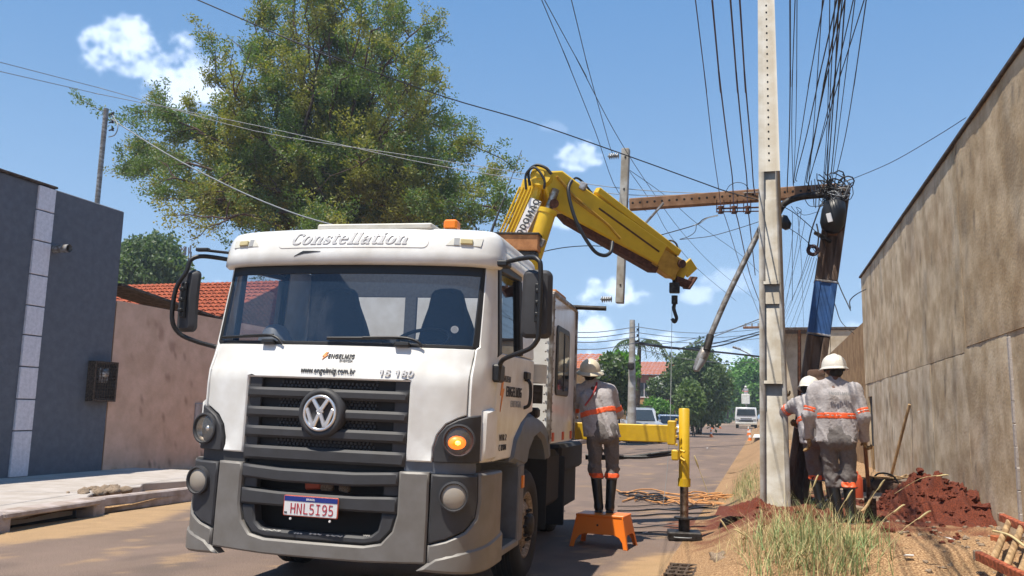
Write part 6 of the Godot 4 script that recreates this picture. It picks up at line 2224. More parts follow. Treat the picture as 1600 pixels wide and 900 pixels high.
# ======================================================================= people
# A body or garment is the smooth union of tapered capsules, meshed by surface nets.
# bones: [from, to, radius, radius]; cuts: planes whose upper side is cut away.
func nets(s: SurfaceTool, bones: Array, cell: float, k: float, fold, cuts: Array, xf := Transform3D(), flat := 1.0) -> void:
	var lo := Vector3.INF
	var hi := -Vector3.INF
	var squash := Vector3(1, 1, flat)
	for b in bones:
		var r: float = max(b[2], b[3]) + 0.05
		for e in 2:
			lo = lo.min(b[e] * squash - Vector3.ONE * r)
			hi = hi.max(b[e] * squash + Vector3.ONE * r)
	var n := Vector3i(((hi - lo) / cell).ceil()) + Vector3i.ONE * 2
	var nx := n.x
	var nxy := n.x * n.y
	var f := PackedFloat32Array()
	f.resize(nxy * n.z)
	f.fill(1.0)
	var bl := 5
	var live := []
	for bz in range(0, n.z, bl):
		for by in range(0, n.y, bl):
			for bx in range(0, n.x, bl):
				var c := lo + Vector3(bx + bl * 0.5, by + bl * 0.5, bz + bl * 0.5) * cell
				var reach := bl * cell * 0.9 + 0.03
				var near := []
				var dmin := 1e9
				for b in bones:
					var d := capsule(c, b[0] * squash, b[1] * squash, b[2], b[3])
					if d < reach + k:
						near.append(b)
					dmin = min(dmin, d)
				if dmin > reach + k:
					continue
				var deep := dmin < -reach - 0.02
				live.append(Vector3i(bx, by, bz))
				for z in range(bz, min(bz + bl + 1, n.z)):
					for y in range(by, min(by + bl + 1, n.y)):
						for x in range(bx, min(bx + bl + 1, n.x)):
							var i := x + y * nx + z * nxy
							var p := lo + Vector3(x, y, z) * cell
							var d := -0.05
							if not deep:
								d = 1e9
								for b in near:
									var e := capsule(p, b[0] * squash, b[1] * squash, b[2], b[3])
									var h: float = max(k - abs(d - e), 0.0) / k
									d = min(d, e) - h * h * k * 0.25
								if d > 1e8:
									d = 1.0
								elif fold != null:
									d += fold.call(Vector3(p.x, p.y, p.z / flat))
							for q in cuts:
								d = max(d, q.distance_to(Vector3(p.x, p.y, p.z / flat)))
							f[i] = d
	var verts := {}
	var done := {}
	for base in live:
		for z in range(base.z, min(base.z + bl, n.z - 1)):
			for y in range(base.y, min(base.y + bl, n.y - 1)):
				for x in range(base.x, min(base.x + bl, n.x - 1)):
					var i := x + y * nx + z * nxy
					var v := [f[i], f[i + 1], f[i + nx], f[i + nx + 1], f[i + nxy], f[i + nxy + 1], f[i + nxy + nx], f[i + nxy + nx + 1]]
					var neg := 0
					for q in v:
						if q < 0.0: neg += 1
					if neg == 0 or neg == 8:
						continue
					var sum := Vector3.ZERO
					var cnt := 0
					for e in EDGES:
						var a: float = v[e[0]]
						var b: float = v[e[1]]
						if (a < 0.0) != (b < 0.0):
							var t := a / (a - b)
							sum += CORNERS[e[0]].lerp(CORNERS[e[1]], t)
							cnt += 1
					var p := lo + (Vector3(x, y, z) + sum / cnt) * cell
					p.z /= flat
					verts[i] = xf * p
	for i in verts:
		var a := f[i] < 0.0
		for e in [[1, nx, nxy], [nx, nxy, 1], [nxy, 1, nx]]:
			if (f[i + e[0]] < 0.0) != a:
				var i1: int = i - e[1]
				var i2: int = i - e[1] - e[2]
				var i3: int = i - e[2]
				if verts.has(i1) and verts.has(i2) and verts.has(i3):
					if a:
						quad(s, verts[i], verts[i3], verts[i2], verts[i1])
					else:
						quad(s, verts[i], verts[i1], verts[i2], verts[i3])

const EDGES := [[0, 1], [2, 3], [4, 5], [6, 7], [0, 2], [1, 3], [4, 6], [5, 7], [0, 4], [1, 5], [2, 6], [3, 7]]
const CORNERS := [Vector3(0, 0, 0), Vector3(1, 0, 0), Vector3(0, 1, 0), Vector3(1, 1, 0), Vector3(0, 0, 1), Vector3(1, 0, 1), Vector3(0, 1, 1), Vector3(1, 1, 1)]

func capsule(p: Vector3, a: Vector3, b: Vector3, ra: float, rb: float) -> float:
	var ab := b - a
	var t: float = clamp((p - a).dot(ab) / max(ab.length_squared(), 1e-9), 0.0, 1.0)
	return p.distance_to(a + ab * t) - lerpf(ra, rb, t)

# palm, four fingers of different lengths and a thumb from the palm's side
func hand_bones(wrist: Vector3, along: Vector3, back: Vector3, thumb_side: float, curl: float, grow := 0.0) -> Array:
	along = along.normalized()
	var across := along.cross(back).normalized() * thumb_side
	back = across.cross(along).normalized() * thumb_side
	var out := []
	var m := wrist + along * 0.09
	out.append([wrist, wrist + along * 0.03, 0.026 + grow, 0.028 + grow])
	for k in 4:
		var off := across * (0.030 - 0.020 * k)
		out.append([wrist + along * 0.02 + off * 0.7, m + off, 0.016 + grow, 0.0135 + grow])
		var l: float = [0.040, 0.046, 0.042, 0.033][k]
		var p := m + off
		var d := along
		for j in 3:
			d = d.rotated(across, curl * (0.7 if j == 0 else 1.0) * thumb_side)
			var q = p + d * l * [1.0, 0.68, 0.52][j]
			out.append([p, q, 0.0098 + grow - 0.0008 * j, 0.0092 + grow - 0.0008 * j])
			p = q
	var t0 := wrist + along * 0.025 + across * 0.026
	var t1 := t0 + (along * 0.6 + across * 0.8 - back * 0.25).normalized() * 0.042
	var t2 := t1 + (along * 0.95 + across * 0.15 - back * 0.5 * curl).normalized() * 0.034
	var t3 := t2 + (along * 1.0 - across * 0.15 - back * 0.6 * curl).normalized() * 0.026
	out.append([t0, t1, 0.0135 + grow, 0.0115 + grow])
	out.append([t1, t2, 0.011 + grow, 0.0105 + grow])
	out.append([t2, t3, 0.0105 + grow, 0.009 + grow])
	return out

func helmet_shape(t: Node3D, xf: Transform3D, m: Material, full_brim: bool) -> void:
	var s := mb()
	var prof := [Vector2(0.138, -0.005), Vector2(0.136, 0.025), Vector2(0.128, 0.065), Vector2(0.108, 0.105), Vector2(0.075, 0.135), Vector2(0.035, 0.150), Vector2(0.0, 0.153)]
	var e := Transform3D(xf.basis * Basis.from_scale(Vector3(0.95, 1.0, 1.10)), xf.origin)
	lathe(s, prof, 32, e)
	for x in [-0.045, 0.0, 0.045]:
		var pts := []
		for k in 11:
			var a := lerpf(-1.15, 1.15, k / 10.0)
			var r: float = 0.146 - abs(x) * 0.25
			pts.append(e * Vector3(x, cos(a) * r + (0.006 if x == 0.0 else -0.006), sin(a) * 0.132 * (1.0 - abs(x) * 1.2)))
		tube(s, pts, 0.011 if x == 0.0 else 0.008, 6)
	var h := part(t, "helmet", s, m)
	s = mb()
	var rows := [[1.0, -0.004, 0.0], [1.0, 0.004, 0.0]]
	var ring0 := []
	var ring1 := []
	for k in 41:
		var a := TAU * k / 40
		var d := Vector3(cos(a), 0, sin(a))
		var reach := 0.048 if full_brim else 0.022 + 0.045 * pow(max(0.0, -sin(a)), 3.0)
		ring0.append(e * (d * 0.132 + Vector3(0, 0.012, 0)))
		ring1.append(e * (d * (0.136 + reach) + Vector3(0, -0.012 - reach * 0.25, 0)))
	for k in 40:
		quad(s, ring0[k], ring0[k + 1], ring1[k + 1], ring1[k])
		quad(s, ring0[k] - xf.basis.y * 0.006, ring1[k] - xf.basis.y * 0.006, ring1[k + 1] - xf.basis.y * 0.006, ring0[k + 1] - xf.basis.y * 0.006)
		quad(s, ring1[k], ring1[k + 1], ring1[k + 1] - xf.basis.y * 0.006, ring1[k] - xf.basis.y * 0.006)
	part(h, "brim", s, m)
	s = mb()
	lathe(s, [Vector2(0.118, 0.0), Vector2(0.114, -0.035)], 28, e)
	part(h, "head_band", s, M.hair)

# a worker in grey uniform, rubber boots and helmet; pose holds joints in metres, facing -z
func worker(label: String, at: Vector3, turn: float, size: float, pose: Dictionary) -> Node3D:
	var t := thing("person", label, "person", at, turn)
	t.scale = Vector3.ONE * size
	var pe: Vector3 = pose.pelvis
	var ch: Vector3 = pose.chest
	var ne: Vector3 = pose.neck
	var he: Vector3 = pose.head
	var head_turn: float = pose.get("head_turn", 0.0)
	var tilt: float = pose.get("tilt", 0.0)
	var hb := Basis(Vector3.UP, head_turn) * Basis(Vector3.RIGHT, tilt)
	var side := (pose.shr - pose.shl).normalized() as Vector3
	# the body: skin
	var body := []
	body.append([pe, ch, 0.08, 0.085])
	body.append([pose.shl, pose.shr, 0.055, 0.055])
	body.append([ne, he + hb * Vector3(0, -0.05, 0.015), 0.056, 0.055])
	body.append([ch, ne, 0.07, 0.04])
	for c in ["l", "r"]:
		body.append([pose["sh" + c], pose["el" + c], 0.042, 0.036])
		body.append([pose["el" + c], pose["wr" + c], 0.036, 0.026])
		body.append([pose["hip" + c], pose["kn" + c], 0.07, 0.05])
		body.append([pose["kn" + c], pose["an" + c], 0.045, 0.038])
	var s := mb()
	nets(s, body, 0.016, 0.04, null, [])
	var head := [[he + hb * Vector3(0, 0.03, 0.015), he + hb * Vector3(0, 0.025, -0.02), 0.088, 0.086], [he + hb * Vector3(0, -0.03, -0.01), he + hb * Vector3(0, -0.085, -0.055), 0.066, 0.038], [he + hb * Vector3(0, -0.005, -0.105), he + hb * Vector3(0, -0.035, -0.118), 0.010, 0.016], [ne, he + hb * Vector3(0, -0.06, 0.01), 0.056, 0.056]]
	for sg in [-1, 1]:
		head.append([he + hb * Vector3(sg * 0.084, 0.015, 0.005), he + hb * Vector3(sg * 0.088, -0.025, 0.0), 0.014, 0.010])
	nets(s, head, 0.006, 0.022, null, [])
	part(t, "body", s, M.skin)
	s = mb()
	for sg in [-1, 1]:
		lathe(s, [Vector2(0, -0.011), Vector2(0.011, 0), Vector2(0, 0.011)], 8, Transform3D(Basis(), he + hb * Vector3(sg * 0.033, 0.01, -0.093)))
	part(t, "eyes", s, M.hair)
	# hands
	for c in ["l", "r"]:
		if pose.has("hand" + c):
			var hd: Array = pose["hand" + c]
			s = mb()
			nets(s, hand_bones(pose["wr" + c], hd[0], hd[1], hd[2], hd[3], 0.003), 0.0045, 0.008, null, [])
			part(t, "glove", s, M.glove)
			s = mb()
			var cd := (pose["wr" + c] - pose["el" + c]).normalized() as Vector3
			tube(s, [pose["wr" + c] - cd * 0.05, pose["wr" + c] + cd * 0.015], [0.044, 0.036], 14)
			part(t, "glove_cuff", s, M.glove)
	# trousers, baggy over the boots
	var tr := []
	tr.append([pose.hipl + Vector3(0.02, 0.06, 0), pose.hipr + Vector3(-0.02, 0.06, 0), 0.112, 0.112])
	tr.append([pose.hipl + Vector3(0.02, -0.03, 0.03), pose.hipr + Vector3(-0.02, -0.03, 0.03), 0.102, 0.102])
	for c in ["l", "r"]:
		tr.append([pose["hip" + c], pose["kn" + c], 0.097, 0.077])
		tr.append([pose["kn" + c], pose["kn" + c].lerp(pose["an" + c], 0.42), 0.077, 0.080])
	var sd: float = pose.get("seed", 1.0)
	var fold := func(p: Vector3) -> float:
		var q := p * 7.0
		return 0.010 * noise.get_noise_3d(q.x * 0.45 + sd, q.y * 0.6, q.z * 0.45) - 0.014 * max(0.0, 0.22 - abs(noise.get_noise_3d(q.x * 0.8 + q.y * 0.3, q.y * 0.30, q.z * 0.6 + sd))) / 0.22 + 0.003 + 0.010 * sin(p.y * 46.0 + 5.0 * noise.get_noise_3d(q.x, q.y * 0.4, q.z + sd)) * smoothstep(0.66, 0.42, p.y)
	var cut_y: float = min(pose.knl.y, pose.knr.y) - 0.12
	s = mb()
	nets(s, tr, 0.014, 0.03, fold, [Plane(Vector3(0, -1, 0), -cut_y), Plane(Vector3.UP, pe.y + 0.12)], Transform3D(), 1.12)
	part(t, "trousers", s, M.trousers)
	# leg bands just above the boots
	for c in pose.get("leg_bands", ["l", "r"]):
		var leg := []
		leg.append([pose["kn" + c], pose["kn" + c].lerp(pose["an" + c], 0.42), 0.081, 0.084])
		s = mb()
		nets(s, leg, 0.012, 0.03, fold, [Plane(Vector3(0, -1, 0), -(cut_y + 0.015)), Plane(Vector3.UP, cut_y + 0.075)], Transform3D(), 1.12)
		part(t, "leg_band", s, M.band)
	# shirt, hanging over the trousers
	var sh := []
	var hem: float = pose.get("hem", pe.y - 0.10)
	for w in [-1.0, 1.0]:
		sh.append([pe + side * w * 0.085 + Vector3(0, -0.10, 0.0), ch + side * w * 0.085, 0.135, 0.128])
	sh.append([pose.shl.lerp(pose.shr, 0.12) + Vector3(0, -0.06, 0), pose.shl.lerp(pose.shr, 0.88) + Vector3(0, -0.06, 0), 0.10, 0.10])
	sh.append([ne.lerp(pose.shl, 0.25), pose.shl, 0.075, 0.078])
	sh.append([ne.lerp(pose.shr, 0.25), pose.shr, 0.075, 0.078])
	sh.append([ne, ne + (he - ne) * 0.22, 0.072, 0.070])
	for c in ["l", "r"]:
		sh.append([pose["sh" + c], pose["el" + c], 0.080, 0.066])
		sh.append([pose["el" + c], pose["wr" + c], 0.066, 0.048])
	var sfold := func(p: Vector3) -> float:
		var q := p * 6.0
		return 0.012 * noise.get_noise_3d(q.x * 0.7, q.y * 0.35, q.z * 0.7 + sd) - 0.016 * max(0.0, 0.22 - abs(noise.get_noise_3d(q.x * 1.0 + q.y * 0.45, q.y * 0.18, q.z * 0.6 + sd * 2.0))) / 0.22 + 0.003
	s = mb()
	nets(s, sh, 0.0135, 0.035, sfold, [Plane(Vector3(0, -1, 0.0), -hem)], Transform3D(), 1.18)
	var shirt := part(t, "shirt", s, M.shirt)
	# reflective band round chest and sleeves
	var up := (ch - pe).normalized()
	var mid := pe.lerp(ch, pose.get("band", 0.62))
	for q in [[0.0, 0.034, 0.005, M.band, "reflective_band"]] + ([[0.0, 0.010, 0.0085, M.band_silver, "silver_stripe"]] if pose.get("silver", true) else []):
		var big := []
		for b in sh:
			big.append([b[0], b[1], b[2] + q[2], b[3] + q[2]])
		s = mb()
		nets(s, big.slice(0, 2), 0.0115, 0.035, sfold, [Plane(up, up.dot(mid) + q[1]), Plane(-up, -up.dot(mid) + q[1])], Transform3D(), 1.18)
		for c in 2:
			var a: Vector3 = pose["sh" + ["l", "r"][c]]
			var e: Vector3 = pose["el" + ["l", "r"][c]]
			var ad := (e - a).normalized()
			var am := a.lerp(e, 0.80)
			nets(s, [big[6 + c * 2]], 0.0115, 0.035, sfold, [Plane(ad, ad.dot(am) + q[1]), Plane(-ad, -ad.dot(am) + q[1])], Transform3D(), 1.18)
		part(shirt, q[4], s, q[3])
	# boots
	for c in ["l", "r"]:
		var an: Vector3 = pose["an" + c]
		var toe: Vector3 = pose.get("toe" + c, Vector3(0.0, 0, -0.17))
		s = mb()
		nets(s, [[pose["kn" + c].lerp(an, 0.22), an, 0.066, 0.052], [an + Vector3(0, -0.045, 0.025), an + Vector3(0, -0.055, 0) + toe * 0.9, 0.042, 0.038], [an + Vector3(0, -0.03, 0), an + Vector3(0, -0.05, 0) + toe * 0.6, 0.05, 0.042]], 0.010, 0.03, null, [Plane(Vector3(0, -1, 0), 0.0)])
		box(s, an + toe * 0.42 + Vector3(0, 0.012 - an.y, 0.01), Vector3(0.088, 0.024, 0.27), Basis(Vector3.UP, atan2(toe.x, toe.z) + PI), 0.01)
		part(t, "boot", s, M.boot)
	# hair below the helmet
	s = mb()
	nets(s, [[he + hb * Vector3(0, 0.03, 0.02), he + hb * Vector3(0, -0.005, 0.035), 0.092, 0.075]], 0.009, 0.01, null, [])
	part(t, "hair", s, M.hair)
	if pose.has("helmet"):
		helmet_shape(t, Transform3D(hb, he + hb * Vector3(0, 0.035, -0.005)), pose.helmet, pose.get("full_brim", false))
	return t

func build_people() -> void:
	# on the orange stool
	var p1 := spot(943, 797, -10.15)
	var w1 := worker("person in grey uniform and wide brimmed white helmet standing on the orange stool", Vector3(p1.x, 0.365, p1.z), 0.12, 1.0, {
		"pelvis": Vector3(-0.02, 0.97, 0), "chest": Vector3(-0.10, 1.32, -0.06), "neck": Vector3(-0.145, 1.49, -0.11), "head": Vector3(-0.18, 1.625, -0.13),
		"shl": Vector3(-0.33, 1.40, -0.10), "shr": Vector3(0.065, 1.43, -0.10), "ell": Vector3(-0.40, 1.14, -0.16), "elr": Vector3(0.15, 1.16, -0.22),
		"wrl": Vector3(-0.42, 1.10, -0.42), "wrr": Vector3(-0.02, 1.12, -0.45), "hipl": Vector3(-0.11, 0.92, 0), "hipr": Vector3(0.08, 0.92, 0),
		"knl": Vector3(-0.10, 0.50, -0.01), "knr": Vector3(0.10, 0.50, -0.06), "anl": Vector3(-0.055, 0.09, 0.03), "anr": Vector3(0.075, 0.09, 0.03),
		"handl": [Vector3(-0.1, 0.1, -1), Vector3.UP, 1.0, 0.5], "handr": [Vector3(-0.4, 0.1, -1), Vector3.UP, -1.0, 0.5],
		"head_turn": 0.15, "tilt": 0.22, "helmet": M.helmet_cream, "full_brim": true, "silver": false, "seed": 3.0, "band": 0.55})
	var s := mb()
	tube(s, smooth_path([Vector3(-0.09, 1.52, -0.03), Vector3(-0.10, 1.44, 0.035), Vector3(-0.15, 1.34, 0.078), Vector3(-0.22, 1.24, 0.100)]), 0.012, 6)
	part(w1, "lanyard", s, M.strap_red)
	# the two in front of the leaning pole
	var p2 := spot(1314, 822, -10.35)
	var w2 := worker("person in grey uniform and white helmet seen from behind holding a digging tool", Vector3(p2.x, 0.345, p2.z), 0.03, 1.035, {
		"pelvis": Vector3(-0.01, 0.97, 0), "chest": Vector3(-0.01, 1.33, -0.03), "neck": Vector3(-0.02, 1.51, -0.06), "head": Vector3(0.0, 1.65, -0.09),
		"shl": Vector3(-0.215, 1.44, -0.03), "shr": Vector3(0.195, 1.43, -0.03), "ell": Vector3(-0.285, 1.16, 0.0), "elr": Vector3(0.275, 1.15, 0.02),
		"wrl": Vector3(-0.295, 0.92, -0.10), "wrr": Vector3(0.285, 0.92, -0.12), "hipl": Vector3(-0.10, 0.92, 0), "hipr": Vector3(0.09, 0.92, 0),
		"knl": Vector3(-0.075, 0.50, -0.04), "knr": Vector3(0.095, 0.50, -0.02), "anl": Vector3(-0.02, 0.09, 0.02), "anr": Vector3(0.10, 0.09, 0.04),
		"handl": [Vector3(0.05, -1, -0.25), Vector3(-1, 0, 0), 1.0, 0.45], "handr": [Vector3(0.10, -0.9, -0.3), Vector3(1, 0, 0.2), -1.0, 1.05],
		"head_turn": 0.35, "tilt": -0.05, "helmet": M.helmet, "seed": 11.0, "band": 0.50, "leg_bands": ["r"]})
	lettering(w2, "lettering", "ENGELMIG", M.ink_grey, Vector3(0.02, 1.395, 0.118), Vector3(1, -0.04, 0), Vector3(0.04, 1, -0.1), 0.22, 0.032, "Droid Sans", 0.0, true, 0.008)
	var p3 := spot(1283, 790, -11.7)
	worker("helmeted person in grey bending to steady the leaning pole with a raised glove", Vector3(p3.x, 0.33, p3.z), 0.06, 1.03, {
		"pelvis": Vector3(0.0, 0.93, 0.03), "chest": Vector3(-0.03, 1.25, -0.13), "neck": Vector3(-0.05, 1.40, -0.22), "head": Vector3(-0.06, 1.50, -0.32),
		"shl": Vector3(-0.23, 1.33, -0.18), "shr": Vector3(0.15, 1.33, -0.16), "ell": Vector3(-0.36, 1.22, -0.36), "elr": Vector3(0.20, 1.10, -0.26),
		"wrl": Vector3(-0.36, 1.40, -0.52), "wrr": Vector3(0.05, 1.02, -0.46), "hipl": Vector3(-0.10, 0.90, 0.03), "hipr": Vector3(0.10, 0.90, 0.03),
		"knl": Vector3(-0.06, 0.49, -0.10), "knr": Vector3(0.12, 0.49, -0.08), "anl": Vector3(0.0, 0.09, 0.0), "anr": Vector3(0.14, 0.09, 0.04),
		"handl": [Vector3(0.1, 0.9, -0.3), Vector3(-0.5, 0, 1), 1.0, 0.7], "handr": [Vector3(-0.3, -0.3, -1), Vector3(0, 1, 0), -1.0, 0.6],
		"head_turn": -0.5, "tilt": -0.25, "helmet": M.helmet, "seed": 23.0})
	var p4 := spot(1287, 770, -12.6)
	var w4 := worker("person in a brown floppy hat mostly hidden behind the two helmeted workers", Vector3(p4.x, 0.33, p4.z), 2.4, 1.03, {
		"pelvis": Vector3(0.0, 0.95, 0.0), "chest": Vector3(0.0, 1.31, -0.04), "neck": Vector3(0.0, 1.49, -0.07), "head": Vector3(0.0, 1.63, -0.10),
		"shl": Vector3(-0.2, 1.42, -0.03), "shr": Vector3(0.2, 1.42, -0.03), "ell": Vector3(-0.26, 1.15, -0.06), "elr": Vector3(0.26, 1.15, -0.06),
		"wrl": Vector3(-0.16, 1.05, -0.28), "wrr": Vector3(0.16, 1.05, -0.28), "hipl": Vector3(-0.1, 0.92, 0), "hipr": Vector3(0.1, 0.92, 0),
		"knl": Vector3(-0.1, 0.5, -0.02), "knr": Vector3(0.1, 0.5, -0.02), "anl": Vector3(-0.1, 0.09, 0.03), "anr": Vector3(0.1, 0.09, 0.03),
		"handl": [Vector3(0.3, 0, -1), Vector3.UP, 1.0, 0.6], "handr": [Vector3(-0.3, 0, -1), Vector3.UP, -1.0, 0.6], "tilt": -0.1, "seed": 5.0})
	s = mb()
	var hx := Transform3D(Basis(Vector3.RIGHT, -0.1), Vector3(0, 1.68, -0.10))
	lathe(s, [Vector2(0.0, 0.12), Vector2(0.06, 0.118), Vector2(0.10, 0.10), Vector2(0.112, 0.03), Vector2(0.115, 0.0), Vector2(0.16, -0.025), Vector2(0.20, -0.06), Vector2(0.20, -0.065), Vector2(0.115, -0.008)], 28, hx)
	part(w4, "hat", s, M.hat_brown)
	# far away, in the bucket of the lift truck
	var p5 := spot(1166, 624, -102.4)
	worker("distant person in white helmet working in the lift truck's raised bucket", Vector3(p5.x, 3.25, p5.z), 0.4, 1.05, {
		"pelvis": Vector3(0.0, 0.95, 0.0), "chest": Vector3(0.0, 1.31, -0.04), "neck": Vector3(0.0, 1.49, -0.07), "head": Vector3(0.0, 1.63, -0.10),
		"shl": Vector3(-0.2, 1.42, -0.03), "shr": Vector3(0.2, 1.42, -0.03), "ell": Vector3(-0.3, 1.2, -0.16), "elr": Vector3(0.3, 1.2, -0.16),
		"wrl": Vector3(-0.2, 1.3, -0.38), "wrr": Vector3(0.2, 1.3, -0.38), "hipl": Vector3(-0.1, 0.92, 0), "hipr": Vector3(0.1, 0.92, 0),
		"knl": Vector3(-0.1, 0.5, -0.02), "knr": Vector3(0.1, 0.5, -0.02), "anl": Vector3(-0.1, 0.09, 0.03), "anr": Vector3(0.1, 0.09, 0.03), "helmet": M.helmet, "seed": 8.0})

# ======================================================================= things lying and standing at the dig
func heap_y(x: float, z: float, c: Vector3, rx: float, rz: float, h: float, sd: float, lean: float) -> float:
	var u := (x - c.x) / rx
	var v := (z - c.z) / rz
	var e := 1.0 - smoothstep(0.0, 1.15, Vector2(u, v).length() - lean * u)
	var n = noise.get_noise_2d(x * 1.7 + sd, z * 1.7) * 0.45 + abs(noise.get_noise_2d(x * 4.0 + sd, z * 4.0)) * 0.30 + noise.get_noise_2d(x * 9.0, z * 9.0 + sd) * 0.10
	return c.y - 0.05 + h * (e * (0.85 + n * 0.9) + n * 0.4 * smoothstep(0.02, 0.2, e))

func heap(s: SurfaceTool, c: Vector3, rx: float, rz: float, h: float, n: int, sd: float, lean := 0.0, wall := 99.0) -> void:
	var pos := func(i: int, j: int) -> Vector3:
		var x: float = c.x - 1.25 * rx + (min(c.x + 1.25 * rx, wall) - c.x + 1.25 * rx) * i / n
		var z := c.z - 1.25 * rz + 2.5 * rz * j / n
		return Vector3(x, heap_y(x, z, c, rx, rz, h, sd, lean), z)
	for i in n:
		for j in n:
			quad(s, pos.call(i, j), pos.call(i, j + 1), pos.call(i + 1, j + 1), pos.call(i + 1, j))

func build_site_objects() -> void:
	var s := mb()
	# orange plastic step stool: four splayed sides with arched cut-outs
	var st := thing("step_stool", "orange plastic step stool under the worker beside the truck", "stool", Vector3(-1.79, 0.0, -10.02), -0.10)
	var arch := [Vector2(-0.345, 0.0), Vector2(-0.29, 0.0), Vector2(-0.275, 0.07), Vector2(-0.235, 0.125), Vector2(-0.17, 0.15), Vector2(0.17, 0.15), Vector2(0.235, 0.125), Vector2(0.275, 0.07), Vector2(0.29, 0.0), Vector2(0.345, 0.0), Vector2(0.275, 0.345), Vector2(-0.275, 0.345)]
	for q in [[Vector3(0, 0, 0.235), 0.0], [Vector3(0, 0, -0.235), PI], [Vector3(0.0, 0, 0.0), PI / 2], [Vector3(0.0, 0, 0.0), -PI / 2]]:
		s = mb()
		var b := Basis(Vector3.UP, q[1])
		var narrow := 1.0
		var lean := 0.07
		var out: float = 0.235
		if abs(q[1]) == PI / 2:
			narrow = 0.235 / 0.345
			out = 0.345
		var ol := []
		for p in arch:
			ol.append(Vector2(p.x * narrow, p.y))
		panel(s, ol, func(x: float, y: float, o: float) -> Vector3: return b * Vector3(x, y, out + o - lean * y / 0.345), 0.012, 0.005, 0.09)
		part(st, "side_panel", s, M.orange_plastic)
	s = mb()
	box(s, Vector3(0, 0.350, 0), Vector3(0.57, 0.03, 0.35), Basis(), 0.012)
	part(st, "top", s, M.orange_plastic)
	s = mb()
	lathe(s, [Vector2(0, 0.004), Vector2(0.010, 0.003), Vector2(0.012, 0.0)], 12, Transform3D(Basis(Vector3.RIGHT, PI / 2), Vector3(-0.02, 0.25, 0.19)))
	part(st, "peg_hole", s, M.hole)
	# block under the outrigger foot
	s = mb()
	var fp := spot(1069, 835, -10.9)
	box(s, Vector3(fp.x, 0.055, fp.z), Vector3(0.40, 0.10, 0.34), Basis(Vector3.UP, 0.15), 0.012)
	var pad := solo("outrigger_block", s, M.steel_dark, "dark timber block on the asphalt under the outrigger foot", "block")
	s = mb()
	tube(s, smooth_path([Vector3(fp.x - 0.1, 0.05, fp.z + 0.19), Vector3(fp.x - 0.08, 0.05, fp.z + 0.22), Vector3(fp.x + 0.08, 0.05, fp.z + 0.21), Vector3(fp.x + 0.1, 0.05, fp.z + 0.17)]), 0.008, 6)
	part(pad, "rope_handle", s, M.wire_grey)
	# heaps of red earth
	s = mb()
	heap(s, Vector3(1.95, 0.34, -12.1), 0.85, 1.75, 0.46, 90, 3.0, 0.40, 2.44)
	solo("soil_heap", s, M.red_soil, "tall heap of dug red earth against the concrete wall", "soil heap")
	s = mb()
	heap(s, Vector3(-0.08, 0.30, -12.1), 0.42, 0.5, 0.20, 40, 9.0)
	solo("soil_mound", s, M.red_soil, "small mound of red earth round the foot of the new pole", "soil heap")
	s = mb()
	heap(s, Vector3(1.15, 0.33, -11.1), 0.9, 0.7, 0.12, 44, 14.0)
	solo("soil_spill", s, M.red_soil, "low spread of red earth at the workers' feet", "soil heap")
	s = mb(true)
	rng.seed = 77
	for k in 420:
		var cx := rng.randf_range(1.25, 2.40)
		var cz := -12.1 + rng.randfn() * 0.9
		var cy := heap_y(cx, cz, Vector3(1.95, 0.34, -12.1), 0.85, 1.75, 0.46, 3.0, 0.40)
		if cy > 0.36:
			lump(s, Vector3(cx, cy, cz), rng.randf_range(0.012, 0.035) * (1.0 + 1.6 * pow(rng.randf(), 5.0)), k + 900)
	for k in 90:
		var x := rng.randf_range(-0.2, 2.35)
		var z := rng.randf_range(-13.2, -8.8)
		lump(s, Vector3(x, verge_y(x, z) + 0.01, z), rng.randf_range(0.012, 0.05), k)
	solo("soil_clods", s, M.red_soil, "scattered clods of red earth over the verge", "clods").set_meta("kind", "stuff")
	s = mb()
	for k in 150:
		var x := 2.40 - pow(rng.randf(), 2.0) * 1.1
		var z := rng.randf_range(-10.9, -7.5)
		lump(s, Vector3(x, verge_y(x, z) + 0.004, z), rng.randf_range(0.008, 0.028), k + 200)
	solo("rubble_chips", s, M.stone, "pale rubble chips along the foot of the concrete wall", "rubble").set_meta("kind", "stuff")
	# tools
	var dt := thing("post_hole_digger", "dark long handled digging tool held upright by the worker at the right", "digging tool")
	s = mb()
	var d0 := spot(1349, 668, -10.42)
	var d1 := spot(1357, 760, -10.72)
	tube(s, [d0, d1], 0.021, 8)
	part(dt, "handle", s, M.wood)
	s = mb()
	tube(s, [d1, d1.lerp(d0, -0.28)], [0.030, 0.036], 8)
	box(s, d1.lerp(d0, -0.42), Vector3(0.13, 0.28, 0.02), Basis(), 0.006)
	part(dt, "blade", s, M.iron)
	var db := thing("digging_bar", "rusty iron digging bar standing upright between the two poles", "digging bar")
	s = mb()
	tube(s, [spot(1249, 516, -12.35), spot(1249, 640, -12.3)], 0.024, 8)
	part(db, "shaft", s, M.rust)
	s = mb()
	tube(s, [spot(1249, 640, -12.3), spot(1249, 668, -12.3)], [0.042, 0.048], 8)
	part(db, "end", s, M.rust)
	s = mb()
	tube(s, [spot_x(1384, 776, 2.05), spot_x(1421, 632, 2.40)], 0.026, 8)
	solo("leaning_stick", s, M.wood_pale, "pale wooden pole leaning against the concrete wall", "stick")
	s = mb()
	tube(s, smooth_path([spot(1346, 800, -10.3), spot(1356, 788, -10.45), spot(1365, 768, -10.7)]), 0.016, 6)
	solo("shovel_handle", s, M.wood_pale, "pale tool handle stuck in the red earth beside the worker's boots", "tool handle")
	# bag of tools and sticks by the wall
	var bag := thing("tool_bag", "dark open tool bag on the ground by the far end of the wall", "bag")
	s = mb()
	var bc := spot(1382, 752, -14.6)
